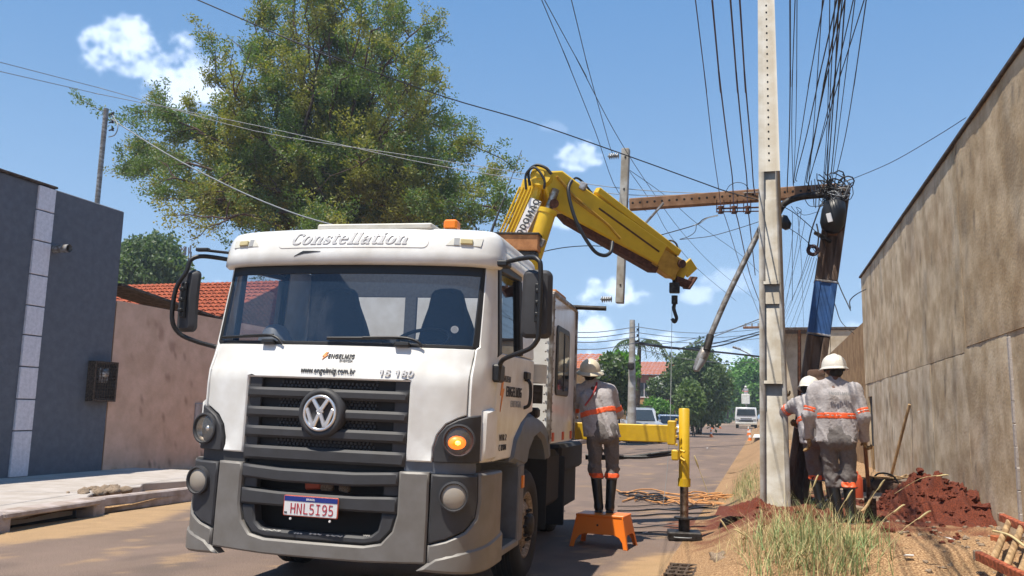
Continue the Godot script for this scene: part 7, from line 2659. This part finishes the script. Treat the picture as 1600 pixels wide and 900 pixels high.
	nets(s, [[Vector3(-0.30, 0.08, 0), Vector3(0.32, 0.08, 0.02), 0.13, 0.12], [Vector3(-0.2, 0.17, -0.05), Vector3(0.15, 0.15, 0), 0.09, 0.08]], 0.02, 0.05, func(p: Vector3) -> float: return 0.03 * noise.get_noise_3d(p.x * 6, p.y * 6, p.z * 6), [], Transform3D(Basis(), Vector3(bc.x, 0.36, bc.z)))
	part(bag, "bag_body", s, M.hat_brown)
	s = mb()
	tube(s, smooth_path([Vector3(bc.x - 0.2, 0.55, bc.z + 0.1), Vector3(bc.x - 0.1, 0.68, bc.z + 0.12), Vector3(bc.x + 0.1, 0.66, bc.z + 0.1), Vector3(bc.x + 0.2, 0.52, bc.z + 0.1)]), 0.015, 6)
	part(bag, "bag_handle", s, M.black)
	rng.seed = 5
	for k in 12:
		s = mb()
		var c := Vector3(bc.x + rng.randf_range(-0.2, 0.5), 0.55 + rng.randf_range(0, 0.08), bc.z + rng.randf_range(-0.15, 0.2))
		var d := Vector3(rng.randf_range(-1, 1), rng.randf_range(-0.15, 0.35), rng.randf_range(-0.6, 0.6)).normalized() * rng.randf_range(0.16, 0.32)
		tube(s, [c - d, c + d], 0.013, 6)
		solo("wood_stick", s, M.wood_pale, "pale split stick of the pile on the tool bag", "stick", "sticks on the tool bag")
	s = mb()
	var jr := spot(1338, 760, -13.4)
	lathe(s, [Vector2(0, 0), Vector2(0.085, 0), Vector2(0.09, 0.02), Vector2(0.09, 0.30), Vector2(0.06, 0.35), Vector2(0.035, 0.36), Vector2(0.035, 0.40), Vector2(0, 0.40)], 20, Transform3D(Basis(), Vector3(jr.x, 0.36, jr.z)))
	solo("water_jug", s, M.red_mark, "red jug standing behind the worker's leg", "jug")
	s = mb()
	box(s, Vector3(0.95, 0.37, -12.0), Vector3(0.55, 0.05, 0.25), Basis(Vector3.UP, 0.3), 0.015)
	solo("footboard", s, M.stone, "flat grey board under the bending worker's boots", "board")
	s = mb()
	box(s, Vector3(1.75, 0.36, -14.3), Vector3(1.2, 0.06, 2.2), Basis(Vector3.UP, 0.1), 0.02)
	solo("concrete_slab", s, M.stone, "cracked pale concrete slab on the ground beside the wall", "slab")
	# ladder end at the lower right
	var ld := thing("wooden_ladder", "end of an orange railed wooden ladder lying by the wall at lower right", "ladder")
	var r0 := spot_y(1528, 868, 0.43)
	var r1 := spot_y(1640, 922, 0.43)
	var u0 := spot_y(1565, 808, 0.60)
	var u1 := spot_y(1680, 862, 0.60)
	for q in [[r0, r1], [u0, u1]]:
		s = mb()
		beam(s, q[0], q[1], 0.055, 0.075, Vector3.UP, 0.008)
		var rail := part(ld, "rail", s, M.orange_paint)
		s = mb()
		beam(s, q[0] - (q[1] - q[0]).normalized() * 0.03, q[0] + (q[1] - q[0]).normalized() * 0.03, 0.062, 0.082, Vector3.UP, 0.008)
		part(rail, "end_cap", s, M.stone)
	for k in 4:
		s = mb()
		var f := 0.24 + 0.20 * k
		tube(s, [r0.lerp(r1, f), u0.lerp(u1, f - 0.10 + 0.0 * k)], 0.028, 10)
		part(ld, "rung", s, M.wood_pale)
	s = mb()
	tube(s, smooth_path([r0.lerp(u0, 0.6), r0.lerp(u0, 0.6).lerp(r1.lerp(u1, 0.5), 0.3) + Vector3(0, 0.04, 0), r0.lerp(u0, 0.5).lerp(r1.lerp(u1, 0.5), 0.6) + Vector3(0, 0.03, 0), r1.lerp(u1, 0.5)]), 0.010, 6)
	part(ld, "tie_rope", s, M.straw)
	s = mb()
	box(s, spot(1565, 842, -9.3), Vector3(0.16, 0.06, 0.12), Basis(Vector3.UP, 0.4), 0.01)
	solo("brick_piece", s, M.roof_tile_pale, "broken orange brick piece beside the ladder", "brick")
	# drain grate in the sand
	var gr := thing("drain_grate", "rusty iron drain grate in the sand at the lower edge of the view", "drain grate")
	var gc := spot_y(1086, 893, 0.03)
	for k in 7:
		s = mb()
		box(s, gc + Vector3(-0.24 + k * 0.08, 0.0, 0), Vector3(0.026, 0.035, 0.60), Basis(), 0.006)
		part(gr, "bar", s, M.iron)
	for k in 4:
		s = mb()
		box(s, gc + Vector3(0, 0.003, -0.285 + k * 0.19), Vector3(0.54, 0.035, 0.03), Basis(), 0.006)
		part(gr, "cross_bar", s, M.iron)
	s = mb()
	box(s, gc + Vector3(0, -0.0215, 0), Vector3(0.52, 0.012, 0.58), Basis(), 0.002)
	part(gr, "pit", s, M.hole)
	for k in 3:
		s = mb()
		lump(s, spot_y(1122 + k * 9, 872 + k * 8, 0.12), 0.10 - 0.015 * k, 400 + k)
		solo("stone_lump", s, M.stone, "%s pale stone between the drain grate and the grass" % ["largest", "middle sized", "smallest"][k], "stone")
	# ropes and cables on the road
	rng.seed = 13
	var og := "tangled ropes on the asphalt behind the outrigger"
	for k in 7:
		var pts := []
		var u0_ := rng.randf_range(960, 1010)
		var v0 := rng.randf_range(762, 782)
		var n := 9
		for j in n:
			var f := float(j) / (n - 1)
			var p := spot_y(lerpf(u0_, rng.randf_range(1110, 1160), f), v0 + f * rng.randf_range(4, 16) + rng.randf_range(-5, 5), 0.02 + rng.randf_range(0, 0.02))
			pts.append(p)
		s = mb()
		tube(s, smooth_path(pts, 4), 0.014, 6)
		solo("orange_rope", s, M.rope, "orange rope strewn across the asphalt behind the outrigger leg", "rope", og)
	for q in [[1002, 776, 0.35], [1018, 782, 0.25], [1100, 775, 0.35], [1122, 778, 0.3]]:
		var pts := []
		var c := spot_y(q[0], q[1], 0.03)
		for j in 24:
			var a := TAU * j / 18.0
			pts.append(c + Vector3(cos(a) * q[2] * (1 + 0.2 * sin(j * 1.7)), 0.02 + 0.03 * abs(sin(j * 0.9)), sin(a) * q[2] * 0.9))
		s = mb()
		tube(s, smooth_path(pts, 3), 0.014, 6)
		var dark: bool = q[0] < 1020
		solo("rope_coil", s, M.wire if dark else M.rope, "%s loose coil %s the outrigger leg" % ["dark" if dark else "orange", ["left of", "close left of", "right of", "farther right of"][[1002, 1018, 1100, 1122].find(int(q[0]))]], "rope coil")
	for k in 5:
		var pts := []
		for j in 8:
			var f := j / 7.0
			pts.append(spot_y(lerpf(965, 1190, f), [798, 806, 823, 831, 789][k] + rng.randf_range(-2, 2) - 6.0 * f * (1 if k < 2 else 0), 0.015 + 0.002 * k + 0.33 * smoothstep(0.75, 1.0, f)))
		s = mb()
		tube(s, smooth_path(pts, 4), 0.012 if k < 2 else 0.008, 6)
		solo("ground_cable", s, M.wire, "black cable lying across the asphalt by the outrigger foot", "cable", "cables on the asphalt")
	# litter on the verge
	rng.seed = 17
	for k in 6:
		s = mb()
		var q: Array = [[1215, 838], [1150, 855], [1485, 842], [1420, 868], [1008, 832], [1105, 700]][k]
		var c := spot_y(q[0], q[1], 0.36 if k < 4 and q[0] > 1160 else 0.02)
		box(s, c, Vector3(0.07, 0.012, 0.05), Basis(Vector3.UP, k * 1.1) * Basis(Vector3.RIGHT, 0.3), 0.004)
		solo("paper_scrap", s, M.ink_white, "white paper scrap lying on the ground by the dig", "litter", "paper scraps on the ground")

# ======================================================================= trees and grass
func leaf_mesh(n: int, l: float, w: float, spread: float, sd: int) -> ArrayMesh:
	var r := RandomNumberGenerator.new()
	r.seed = sd
	var s := mb(true)
	for k in n:
		var d := Vector3(r.randf_range(-1, 1), r.randf_range(-0.8, 1), r.randf_range(-1, 1)).normalized()
		var c := Vector3(r.randf_range(-1, 1), r.randf_range(-1, 1), r.randf_range(-1, 1)) * spread
		var side := d.cross(Vector3(r.randf_range(-1, 1), r.randf_range(-1, 1), r.randf_range(-1, 1))).normalized() * w
		var up := side.cross(d).normalized() * w * 0.35
		var ll := l * r.randf_range(0.7, 1.25)
		tri(s, c, c + d * ll * 0.5 + side + up, c + d * ll)
		tri(s, c, c + d * ll, c + d * ll * 0.5 - side + up)
	s.generate_normals()
	return s.commit()

func crown_points(c: Vector3, r: Vector3, n: int, rough: float, thr: float, sd: float, shell := 0.35) -> Array:
	var out := []
	var rr := RandomNumberGenerator.new()
	rr.seed = int(sd * 100.0) + 1
	var tries := 0
	while out.size() < n and tries < n * 14:
		tries += 1
		var d := Vector3(rr.randfn(), rr.randfn(), rr.randfn()).normalized()
		var q := pow(rr.randf(), shell)
		var edge := 1.0 + 0.30 * noise.get_noise_3d(d.x * 1.6 + sd, d.y * 1.6, d.z * 1.6)
		var p := d * q * edge
		var w := c + p * r
		if noise.get_noise_3d(w.x * rough + sd, w.y * rough, w.z * rough) > thr:
			out.append(w)
	return out

func foliage(parent: Node, called: String, pts: Array, mesh: Mesh, m: Material, sd: int, lo := 0.7, hi := 1.3) -> MultiMeshInstance3D:
	var mm := MultiMesh.new()
	mm.transform_format = MultiMesh.TRANSFORM_3D
	mm.mesh = mesh
	mm.instance_count = pts.size()
	var r := RandomNumberGenerator.new()
	r.seed = sd
	for k in pts.size():
		var b := Basis(Vector3(r.randfn(), r.randfn(), r.randfn()).normalized(), r.randf() * TAU).scaled(Vector3.ONE * r.randf_range(lo, hi))
		mm.set_instance_transform(k, Transform3D(b, pts[k]))
	var o := MultiMeshInstance3D.new()
	o.name = numbered(parent, called)
	o.multimesh = mm
	o.material_override = m
	parent.add_child(o)
	o.set_meta("kind", "stuff")
	return o

func branch(s: SurfaceTool, a: Vector3, b: Vector3, r0: float, r1: float, wob: float, r: RandomNumberGenerator, sides := 6) -> Array:
	var pts := []
	var rad := []
	var n := 5
	for k in n + 1:
		var f := float(k) / n
		var p := a.lerp(b, f) + Vector3(r.randf_range(-1, 1), r.randf_range(-0.6, 0.8), r.randf_range(-1, 1)) * wob * sin(PI * f)
		pts.append(p)
		rad.append(lerpf(r0, r1, f))
	tube(s, pts, rad, sides, false)
	return pts

func simple_tree(called: String, label: String, base: Vector3, c: Vector3, r: Vector3, n: int, m: Material, leaf: Mesh, sd: float, trunks := 1, category := "tree", group := "") -> Node3D:
	var t := thing(called, label, category, Vector3.ZERO, 0.0, group)
	var rr := RandomNumberGenerator.new()
	rr.seed = int(sd * 10)
	var s := mb()
	for k in trunks:
		var tb := base + Vector3(rr.randf_range(-0.4, 0.4), 0, rr.randf_range(-0.4, 0.4)) * (0.0 if trunks == 1 else 1.0)
		var top := c + Vector3(rr.randf_range(-0.3, 0.3) * r.x * (0.3 + trunks * 0.2), -0.25 * r.y, rr.randf_range(-0.3, 0.3) * r.z)
		var th: float = 0.035 * (r.x + r.y) / sqrt(trunks)
		branch(s, tb, top, th, th * 0.5, 0.05 * r.x, rr, 8)
		for j in 9:
			var d := Vector3(rr.randfn(), rr.randf_range(-0.1, 1.0), rr.randfn()).normalized()
			branch(s, tb.lerp(top, rr.randf_range(0.55, 1.0)), c + d * r * 0.8, th * 0.4, th * 0.08, 0.08 * r.x, rr, 5)
	part(t, "trunk", s, M.bark)
	foliage(t, "crown", crown_points(c, r, n, 2.2 / r.x, -0.06, sd), leaf, m, int(sd))
	return t

func build_trees() -> void:
	# the big thin-leaved tree behind the truck
	var z := -32.0
	var c := spot(492, 172, z)
	var t := thing("street_tree", "large loose crowned tree with small leaves behind the truck's cab", "tree")
	var rr := RandomNumberGenerator.new()
	rr.seed = 99
	var base := spot(500, 470, z)
	base.y = 0.1
	var fork := spot(498, 320, z)
	var s := mb()
	branch(s, base, fork, 0.34, 0.26, 0.1, rr, 12)
	part(t, "trunk", s, M.bark)
	var tips := []
	s = mb()
	var limbs := []
	for k in 58:
		var a := TAU * k * 0.382 + rr.randf_range(-0.2, 0.2)
		var el := rr.randf_range(-0.38, 1.40)
		var d := Vector3(cos(a) * cos(el), sin(el), sin(a) * cos(el))
		var reach := rr.randf_range(0.75, 1.0)
		var e := fork + Vector3(0, 0.3, 0) + d * Vector3(7.2, 9.6, 6.0) * reach
		var pts := branch(s, fork + Vector3(rr.randf_range(-0.2, 0.2), rr.randf_range(-0.4, 0.4), rr.randf_range(-0.2, 0.2)), e, 0.12, 0.025, 0.5, rr, 6)
		limbs.append(pts)
		for j in 11:
			var p0: Vector3 = pts[1 + (j % 5)]
			var dd := (d + Vector3(rr.randfn(), rr.randfn() * 0.7 + 0.15, rr.randfn()) * 0.75).normalized()
			var p1 := p0 + dd * rr.randf_range(0.9, 2.4)
			var q := branch(s, p0, p1, 0.035, 0.012, 0.15, rr, 4)
			tips.append_array([q[2], q[3], q[4], q[5]])
			for m in 3:
				var p2: Vector3 = q[2 + m]
				var d3 := (dd + Vector3(rr.randfn(), rr.randfn(), rr.randfn()) * 0.8).normalized()
				var q2 := branch(s, p2, p2 + d3 * rr.randf_range(0.35, 0.9), 0.012, 0.005, 0.05, rr, 3)
				tips.append_array([q2[1], q2[2], q2[3], q2[4], q2[5], q2[5]])
	# low limbs that fill the crown down to the cab roof and the crane
	for q in [[640, 300], [700, 262], [745, 295], [772, 325], [690, 325], [625, 335], [560, 325], [735, 345], [660, 345], [590, 345], [310, 300], [245, 235], [250, 175], [200, 255], [360, 325], [420, 335]]:
		var e := spot(q[0], q[1], z + rr.randf_range(-2.5, 2.5))
		var pts := branch(s, fork + Vector3(0, rr.randf_range(-0.6, 1.5), 0), e, 0.10, 0.02, 0.5, rr, 6)
		for j in 16:
			var p0: Vector3 = pts[2 + (j % 4)]
			var dd := ((e - fork).normalized() * 0.5 + Vector3(rr.randfn(), rr.randfn() * 0.7, rr.randfn()) * 0.7).normalized()
			var b1 := branch(s, p0, p0 + dd * rr.randf_range(0.7, 1.7), 0.03, 0.010, 0.15, rr, 4)
			tips.append_array([b1[2], b1[3], b1[4], b1[5]])
			for m in 3:
				var d3 := (dd + Vector3(rr.randfn(), rr.randfn(), rr.randfn()) * 0.8).normalized()
				var b2 := branch(s, b1[2 + m], b1[2 + m] + d3 * rr.randf_range(0.35, 0.9), 0.012, 0.005, 0.05, rr, 3)
				tips.append_array([b2[1], b2[2], b2[3], b2[4], b2[5], b2[5]])
	# bare twigs hanging on the lower left
	for k in 46:
		var p0: Vector3 = limbs[rr.randi() % limbs.size()][4]
		if p0.y > fork.y + 2.5:
			continue
		var d := Vector3(rr.randf_range(-1.2, 0.6), rr.randf_range(-0.9, 0.1), rr.randf_range(-0.5, 0.8)).normalized()
		var q := branch(s, p0, p0 + d * rr.randf_range(1.0, 2.2), 0.022, 0.005, 0.25, rr, 4)
		for m in 3:
			branch(s, q[2 + m], q[2 + m] + (d + Vector3(rr.randfn(), rr.randfn(), rr.randfn()) * 0.6).normalized() * 0.6, 0.008, 0.004, 0.08, rr, 3)
	part(t, "limbs", s, M.twig).set_meta("kind", "stuff")
	var green := []
	var yellow := []
	for p in tips:
		var far: float = ((p - c) / Vector3(6.9, 7.0, 6.2)).length()
		var clump := noise.get_noise_3d(p.x * 0.6, p.y * 0.6, p.z * 0.6 + 50.0)
		var k := 3 if clump > -0.1 else 1
		if far > 0.95: k = min(k, 2)
		for j in k:
			var q: Vector3 = p + Vector3(rr.randfn(), rr.randfn(), rr.randfn()) * 0.14
			if noise.get_noise_3d(p.x * 0.35 + 9.0, p.y * 0.35, p.z * 0.35) + rr.randf_range(-0.25, 0.25) > 0.02:
				yellow.append(q)
			else:
				green.append(q)
	var small := leaf_mesh(9, 0.135, 0.033, 0.15, 4)
	foliage(t, "green_leaves", green, small, M.leaf, 1)
	foliage(t, "yellow_green_leaves", yellow, small, M.leaf_yellow, 2)
	# a leafy spray by the steel pole
	s = mb()
	var spray := []
	for q in [[[230, 200], [180, 185], [118, 150]], [[240, 250], [210, 270], [185, 230]], [[260, 260], [215, 275], [190, 270]]]:
		var pts := []
		for p in q:
			pts.append(spot(p[0], p[1], z + 2.0))
		var sm := smooth_path(pts, 6)
		tube(s, sm, 0.012, 4)
		for p in sm:
			for j in 5:
				spray.append(p + Vector3(rr.randfn(), rr.randfn(), rr.randfn()) * 0.10)
	part(t, "spray_twigs", s, M.twig)
	foliage(t, "spray_leaves", spray, small, M.leaf, 3)
	# others
	var med := leaf_mesh(6, 0.34, 0.10, 0.26, 8)
	var big := leaf_mesh(6, 0.62, 0.17, 0.5, 9)
	var b := spot(232, 480, -48.0)
	b.y = 0
	simple_tree("mango_tree", "dense round dark green tree behind the tiled roof on the left", b, spot(236, 428, -48.0), Vector3(2.9, 2.6, 2.6), 2600, M.leaf_dark, med, 4.0)
	simple_tree("dark_tree", "big dark tree overhanging the street left of the far white truck", Vector3(spot(1095, 660, -72).x, 0.1, -72), spot(1092, 602, -72.0), Vector3(2.5, 3.2, 2.6), 3800, M.leaf_dark, med, 6.0, 4)
	simple_tree("young_tree", "small olive tree in front of the big dark tree", Vector3(spot(1078, 668, -64).x, 0.1, -64), spot(1078, 628, -64.0), Vector3(0.95, 1.4, 1.0), 800, M.leaf, med, 7.0, 3)
	simple_tree("bright_tree", "bright green tree behind the lift truck's bucket", Vector3(spot(1176, 660, -120).x, 0.3, -120), spot(1176, 606, -120.0), Vector3(3.4, 3.6, 3.2), 3000, M.leaf_bright, big, 8.0)
	simple_tree("bright_tree", "bright green tree seen between the new pole and the leaning pole", Vector3(spot(1236, 660, -80).x, 0.3, -80), spot(1232, 605, -80.0), Vector3(1.9, 2.6, 2.0), 1800, M.leaf_bright, med, 9.0)
	simple_tree("far_tree", "distant dark tree at the far end of the street", Vector3(spot(1120, 660, -170).x, 0.3, -170), spot(1118, 640, -170.0), Vector3(4.0, 2.8, 3.0), 1600, M.leaf_bright, big, 10.0)
	simple_tree("far_tree", "distant tree right of the street's end behind the pale wall", Vector3(6.0, 0.3, -150), Vector3(6.0, 5.0, -150), Vector3(5.0, 4.0, 4.0), 1800, M.leaf_dark, big, 11.0)
	simple_tree("garden_tree", "bright green garden tree behind the helmet of the worker on the stool", Vector3(spot(968, 660, -45).x, 0.1, -45), spot(968, 580, -45.0), Vector3(0.75, 0.9, 0.75), 520, M.leaf_bright, med, 12.0)
	simple_tree("garden_bush", "dark bush under the bright garden tree", Vector3(spot(962, 660, -44).x, 0.1, -44), spot(962, 612, -44.0), Vector3(0.75, 0.8, 0.7), 500, M.leaf_dark, med, 13.0, 1, "bush")
	simple_tree("hedge_bush", "bright green bush between the silver car and the pink house", Vector3(spot(1028, 660, -68).x, 0.1, -68), spot(1026, 639, -68.0), Vector3(1.0, 0.55, 0.8), 600, M.leaf_bright, med, 14.0, 1, "bush")
	# white flowering trees
	for k in 2:
		var q: Array = [[1030, 607, -72.0, 0.72, "white flowering shrub in front of the pink house's window"], [955, 580, -43.0, 0.55, "white flowering tree left of the far concrete pole"]][k]
		var cc := spot(q[0], q[1], q[2])
		var ft := simple_tree("flowering_tree", q[4], Vector3(cc.x, 0.1, cc.z), cc, Vector3(q[3], q[3], q[3]), 620, M.leaf_dark, med, 15.0 + k, 2)
		foliage(ft, "blossoms", crown_points(cc, Vector3.ONE * q[3] * 1.12, 330, 1.6, -0.2, 21.0 + k, 0.12), leaf_mesh(7, 0.16, 0.09, 0.10, 12), M.blossom, 7)
	# palm
	var pt := thing("palm_tree", "palm tree with drooping fronds behind the far concrete pole", "palm tree")
	var pz := -56.0
	var pc := spot(999, 543, pz)
	s = mb()
	tube(s, [Vector3(pc.x - 0.3, 0, pz), Vector3(pc.x - 0.1, pc.y * 0.5, pz), pc], [0.2, 0.16, 0.13], 10)
	part(pt, "trunk", s, M.bark)
	for k in 13:
		var a := TAU * k / 13.0
		var d := Vector3(cos(a), 0, sin(a))
		s = mb()
		var pts := smooth_path([pc, pc + d * 0.7 + Vector3(0, 0.5, 0), pc + d * 1.4 + Vector3(0, 0.25, 0), pc + d * 1.9 + Vector3(0, -0.6, 0)], 5)
		tube(s, pts, 0.025, 4)
		var sd := d.cross(Vector3.UP)
		for j in range(2, pts.size()):
			for sg in [-1, 1]:
				var tip: Vector3 = pts[j] + sd * sg * 0.5 + d * 0.2 + Vector3(0, -0.35, 0)
				tri(s, pts[j] - d * 0.05, pts[j] + d * 0.06, tip)
		part(pt, "frond", s, M.leaf_dark)

func blades(sd: int, hgt: float, w: float, bend: float) -> ArrayMesh:
	var s := mb()
	var a := Vector3.ZERO
	var n := 4
	for k in n:
		var f0 := float(k) / n
		var f1 := float(k + 1) / n
		var p0 := Vector3(bend * f0 * f0, hgt * f0 * (1.0 - 0.15 * f0), 0)
		var p1 := Vector3(bend * f1 * f1, hgt * f1 * (1.0 - 0.15 * f1), 0)
		var w0 := w * (1.0 - f0 * 0.9)
		var w1 := w * (1.0 - f1 * 0.95)
		quad(s, p0 - Vector3(0, 0, w0), p0 + Vector3(0, 0, w0), p1 + Vector3(0, 0, w1), p1 - Vector3(0, 0, w1))
	s.generate_normals()
	return s.commit()

func tuft_field(called: String, label: String, spots: Array, n: int, mesh: Mesh, m: Material, sd: int, lo: float, hi: float) -> void:
	var r := RandomNumberGenerator.new()
	r.seed = sd
	var mm := MultiMesh.new()
	mm.transform_format = MultiMesh.TRANSFORM_3D
	mm.mesh = mesh
	mm.instance_count = n
	for k in n:
		var q: Array = spots[r.randi() % spots.size()]
		var x: float = q[0] + r.randfn() * q[2]
		var z: float = q[1] + r.randfn() * q[3]
		x = min(x, 2.4)
		var b := Basis(Vector3.UP, r.randf() * TAU) * Basis(Vector3.BACK, r.randf_range(-0.65, 0.65))
		b = b.scaled(Vector3.ONE * r.randf_range(lo, hi) * q[4])
		mm.set_instance_transform(k, Transform3D(b, Vector3(x, verge_y(x, z) - 0.01, z)))
	var o := MultiMeshInstance3D.new()
	o.name = numbered(self, called)
	o.multimesh = mm
	o.material_override = m
	add_child(o)
	tag(o, label, "grass")
	o.set_meta("kind", "stuff")

func build_grass() -> void:
	# x, z, spread x, spread z, size
	var near := [[0.10, -8.3, 0.16, 0.25, 1.0], [0.38, -8.2, 0.18, 0.28, 1.1], [0.62, -8.5, 0.16, 0.25, 1.0], [0.85, -8.6, 0.14, 0.22, 0.8], [0.30, -8.9, 0.25, 0.25, 0.9], [0.65, -7.8, 0.15, 0.2, 1.0], [0.15, -7.7, 0.2, 0.2, 0.9]]
	var dry := [[0.05, -9.2, 0.22, 0.3, 0.9], [0.30, -9.0, 0.25, 0.3, 1.0], [-0.05, -8.6, 0.15, 0.3, 0.7], [0.6, -8.9, 0.3, 0.3, 0.9], [0.4, -7.9, 0.25, 0.25, 1.0]]
	var back := [[0.62, -15.5, 0.2, 1.2, 0.8], [-0.25, -14.5, 0.12, 0.8, 0.5], [-0.3, -16.5, 0.15, 1.0, 0.6], [-0.35, -20.0, 0.15, 2.0, 0.6], [0.7, -18.0, 0.3, 1.5, 0.7]]
	tuft_field("green_grass", "green blades of the wild grass tuft in the right foreground", near, 850, blades(1, 0.38, 0.0050, 0.24), M.grass, 1, 0.3, 1.2)
	tuft_field("dry_grass", "straw coloured dry stalks among the foreground grass", dry + near, 900, blades(2, 0.40, 0.0034, 0.30), M.grass_dry, 2, 0.3, 1.2)
	tuft_field("verge_grass", "grass growing on the verge behind the new pole", back, 900, blades(3, 0.40, 0.007, 0.14), M.grass, 3, 0.5, 1.1)
	tuft_field("verge_straw", "dry grass on the verge behind the new pole", back, 420, blades(4, 0.42, 0.006, 0.2), M.grass_dry, 4, 0.5, 1.1)
	# single seeding stalks
	var k := 0
	for q in [[1240, 882, 1277, 745, -8.6], [1285, 880, 1330, 768, -8.7], [1330, 862, 1380, 752, -8.9], [1345, 868, 1410, 790, -8.6], [1305, 850, 1298, 788, -8.8], [1262, 840, 1258, 790, -8.9], [1170, 890, 1128, 815, -8.2], [1400, 770, 1478, 742, -10.6], [1182, 862, 1150, 828, -8.6], [1110, 760, 1086, 715, -8.0], [1212, 900, 1190, 800, -8.0], [1355, 900, 1450, 800, -8.0]]:
		k += 1
		var a := spot(q[0], q[1], q[4])
		var b := spot(q[2], q[3], q[4] + 0.05)
		if k == 10: a = spot(1108, 775, -8.0)
		var mid := a.lerp(b, 0.55) + Vector3(-0.02, 0.05, 0)
		var pts := smooth_path([Vector3(a.x, verge_y(a.x, a.z) if k != 8 else a.y, a.z), a, mid, b] if k != 10 else [a, mid, b], 4)
		var t := thing("grass_stalk", "pale seeding grass stalk bending over the foreground tuft", "grass stalk", Vector3.ZERO, 0.0, "seeding stalks in the foreground grass")
		var s := mb()
		tube(s, pts, 0.0028, 4)
		part(t, "stem", s, M.straw)
		s = mb()
		var d := (b - mid).normalized()
		tube(s, smooth_path([b - d * 0.10, b - d * 0.06, b, b + d * 0.03 + Vector3(0, -0.01, 0)], 2), [0.003, 0.007, 0.009, 0.010, 0.008, 0.006, 0.003], 6)
		part(t, "seed_head", s, M.straw)
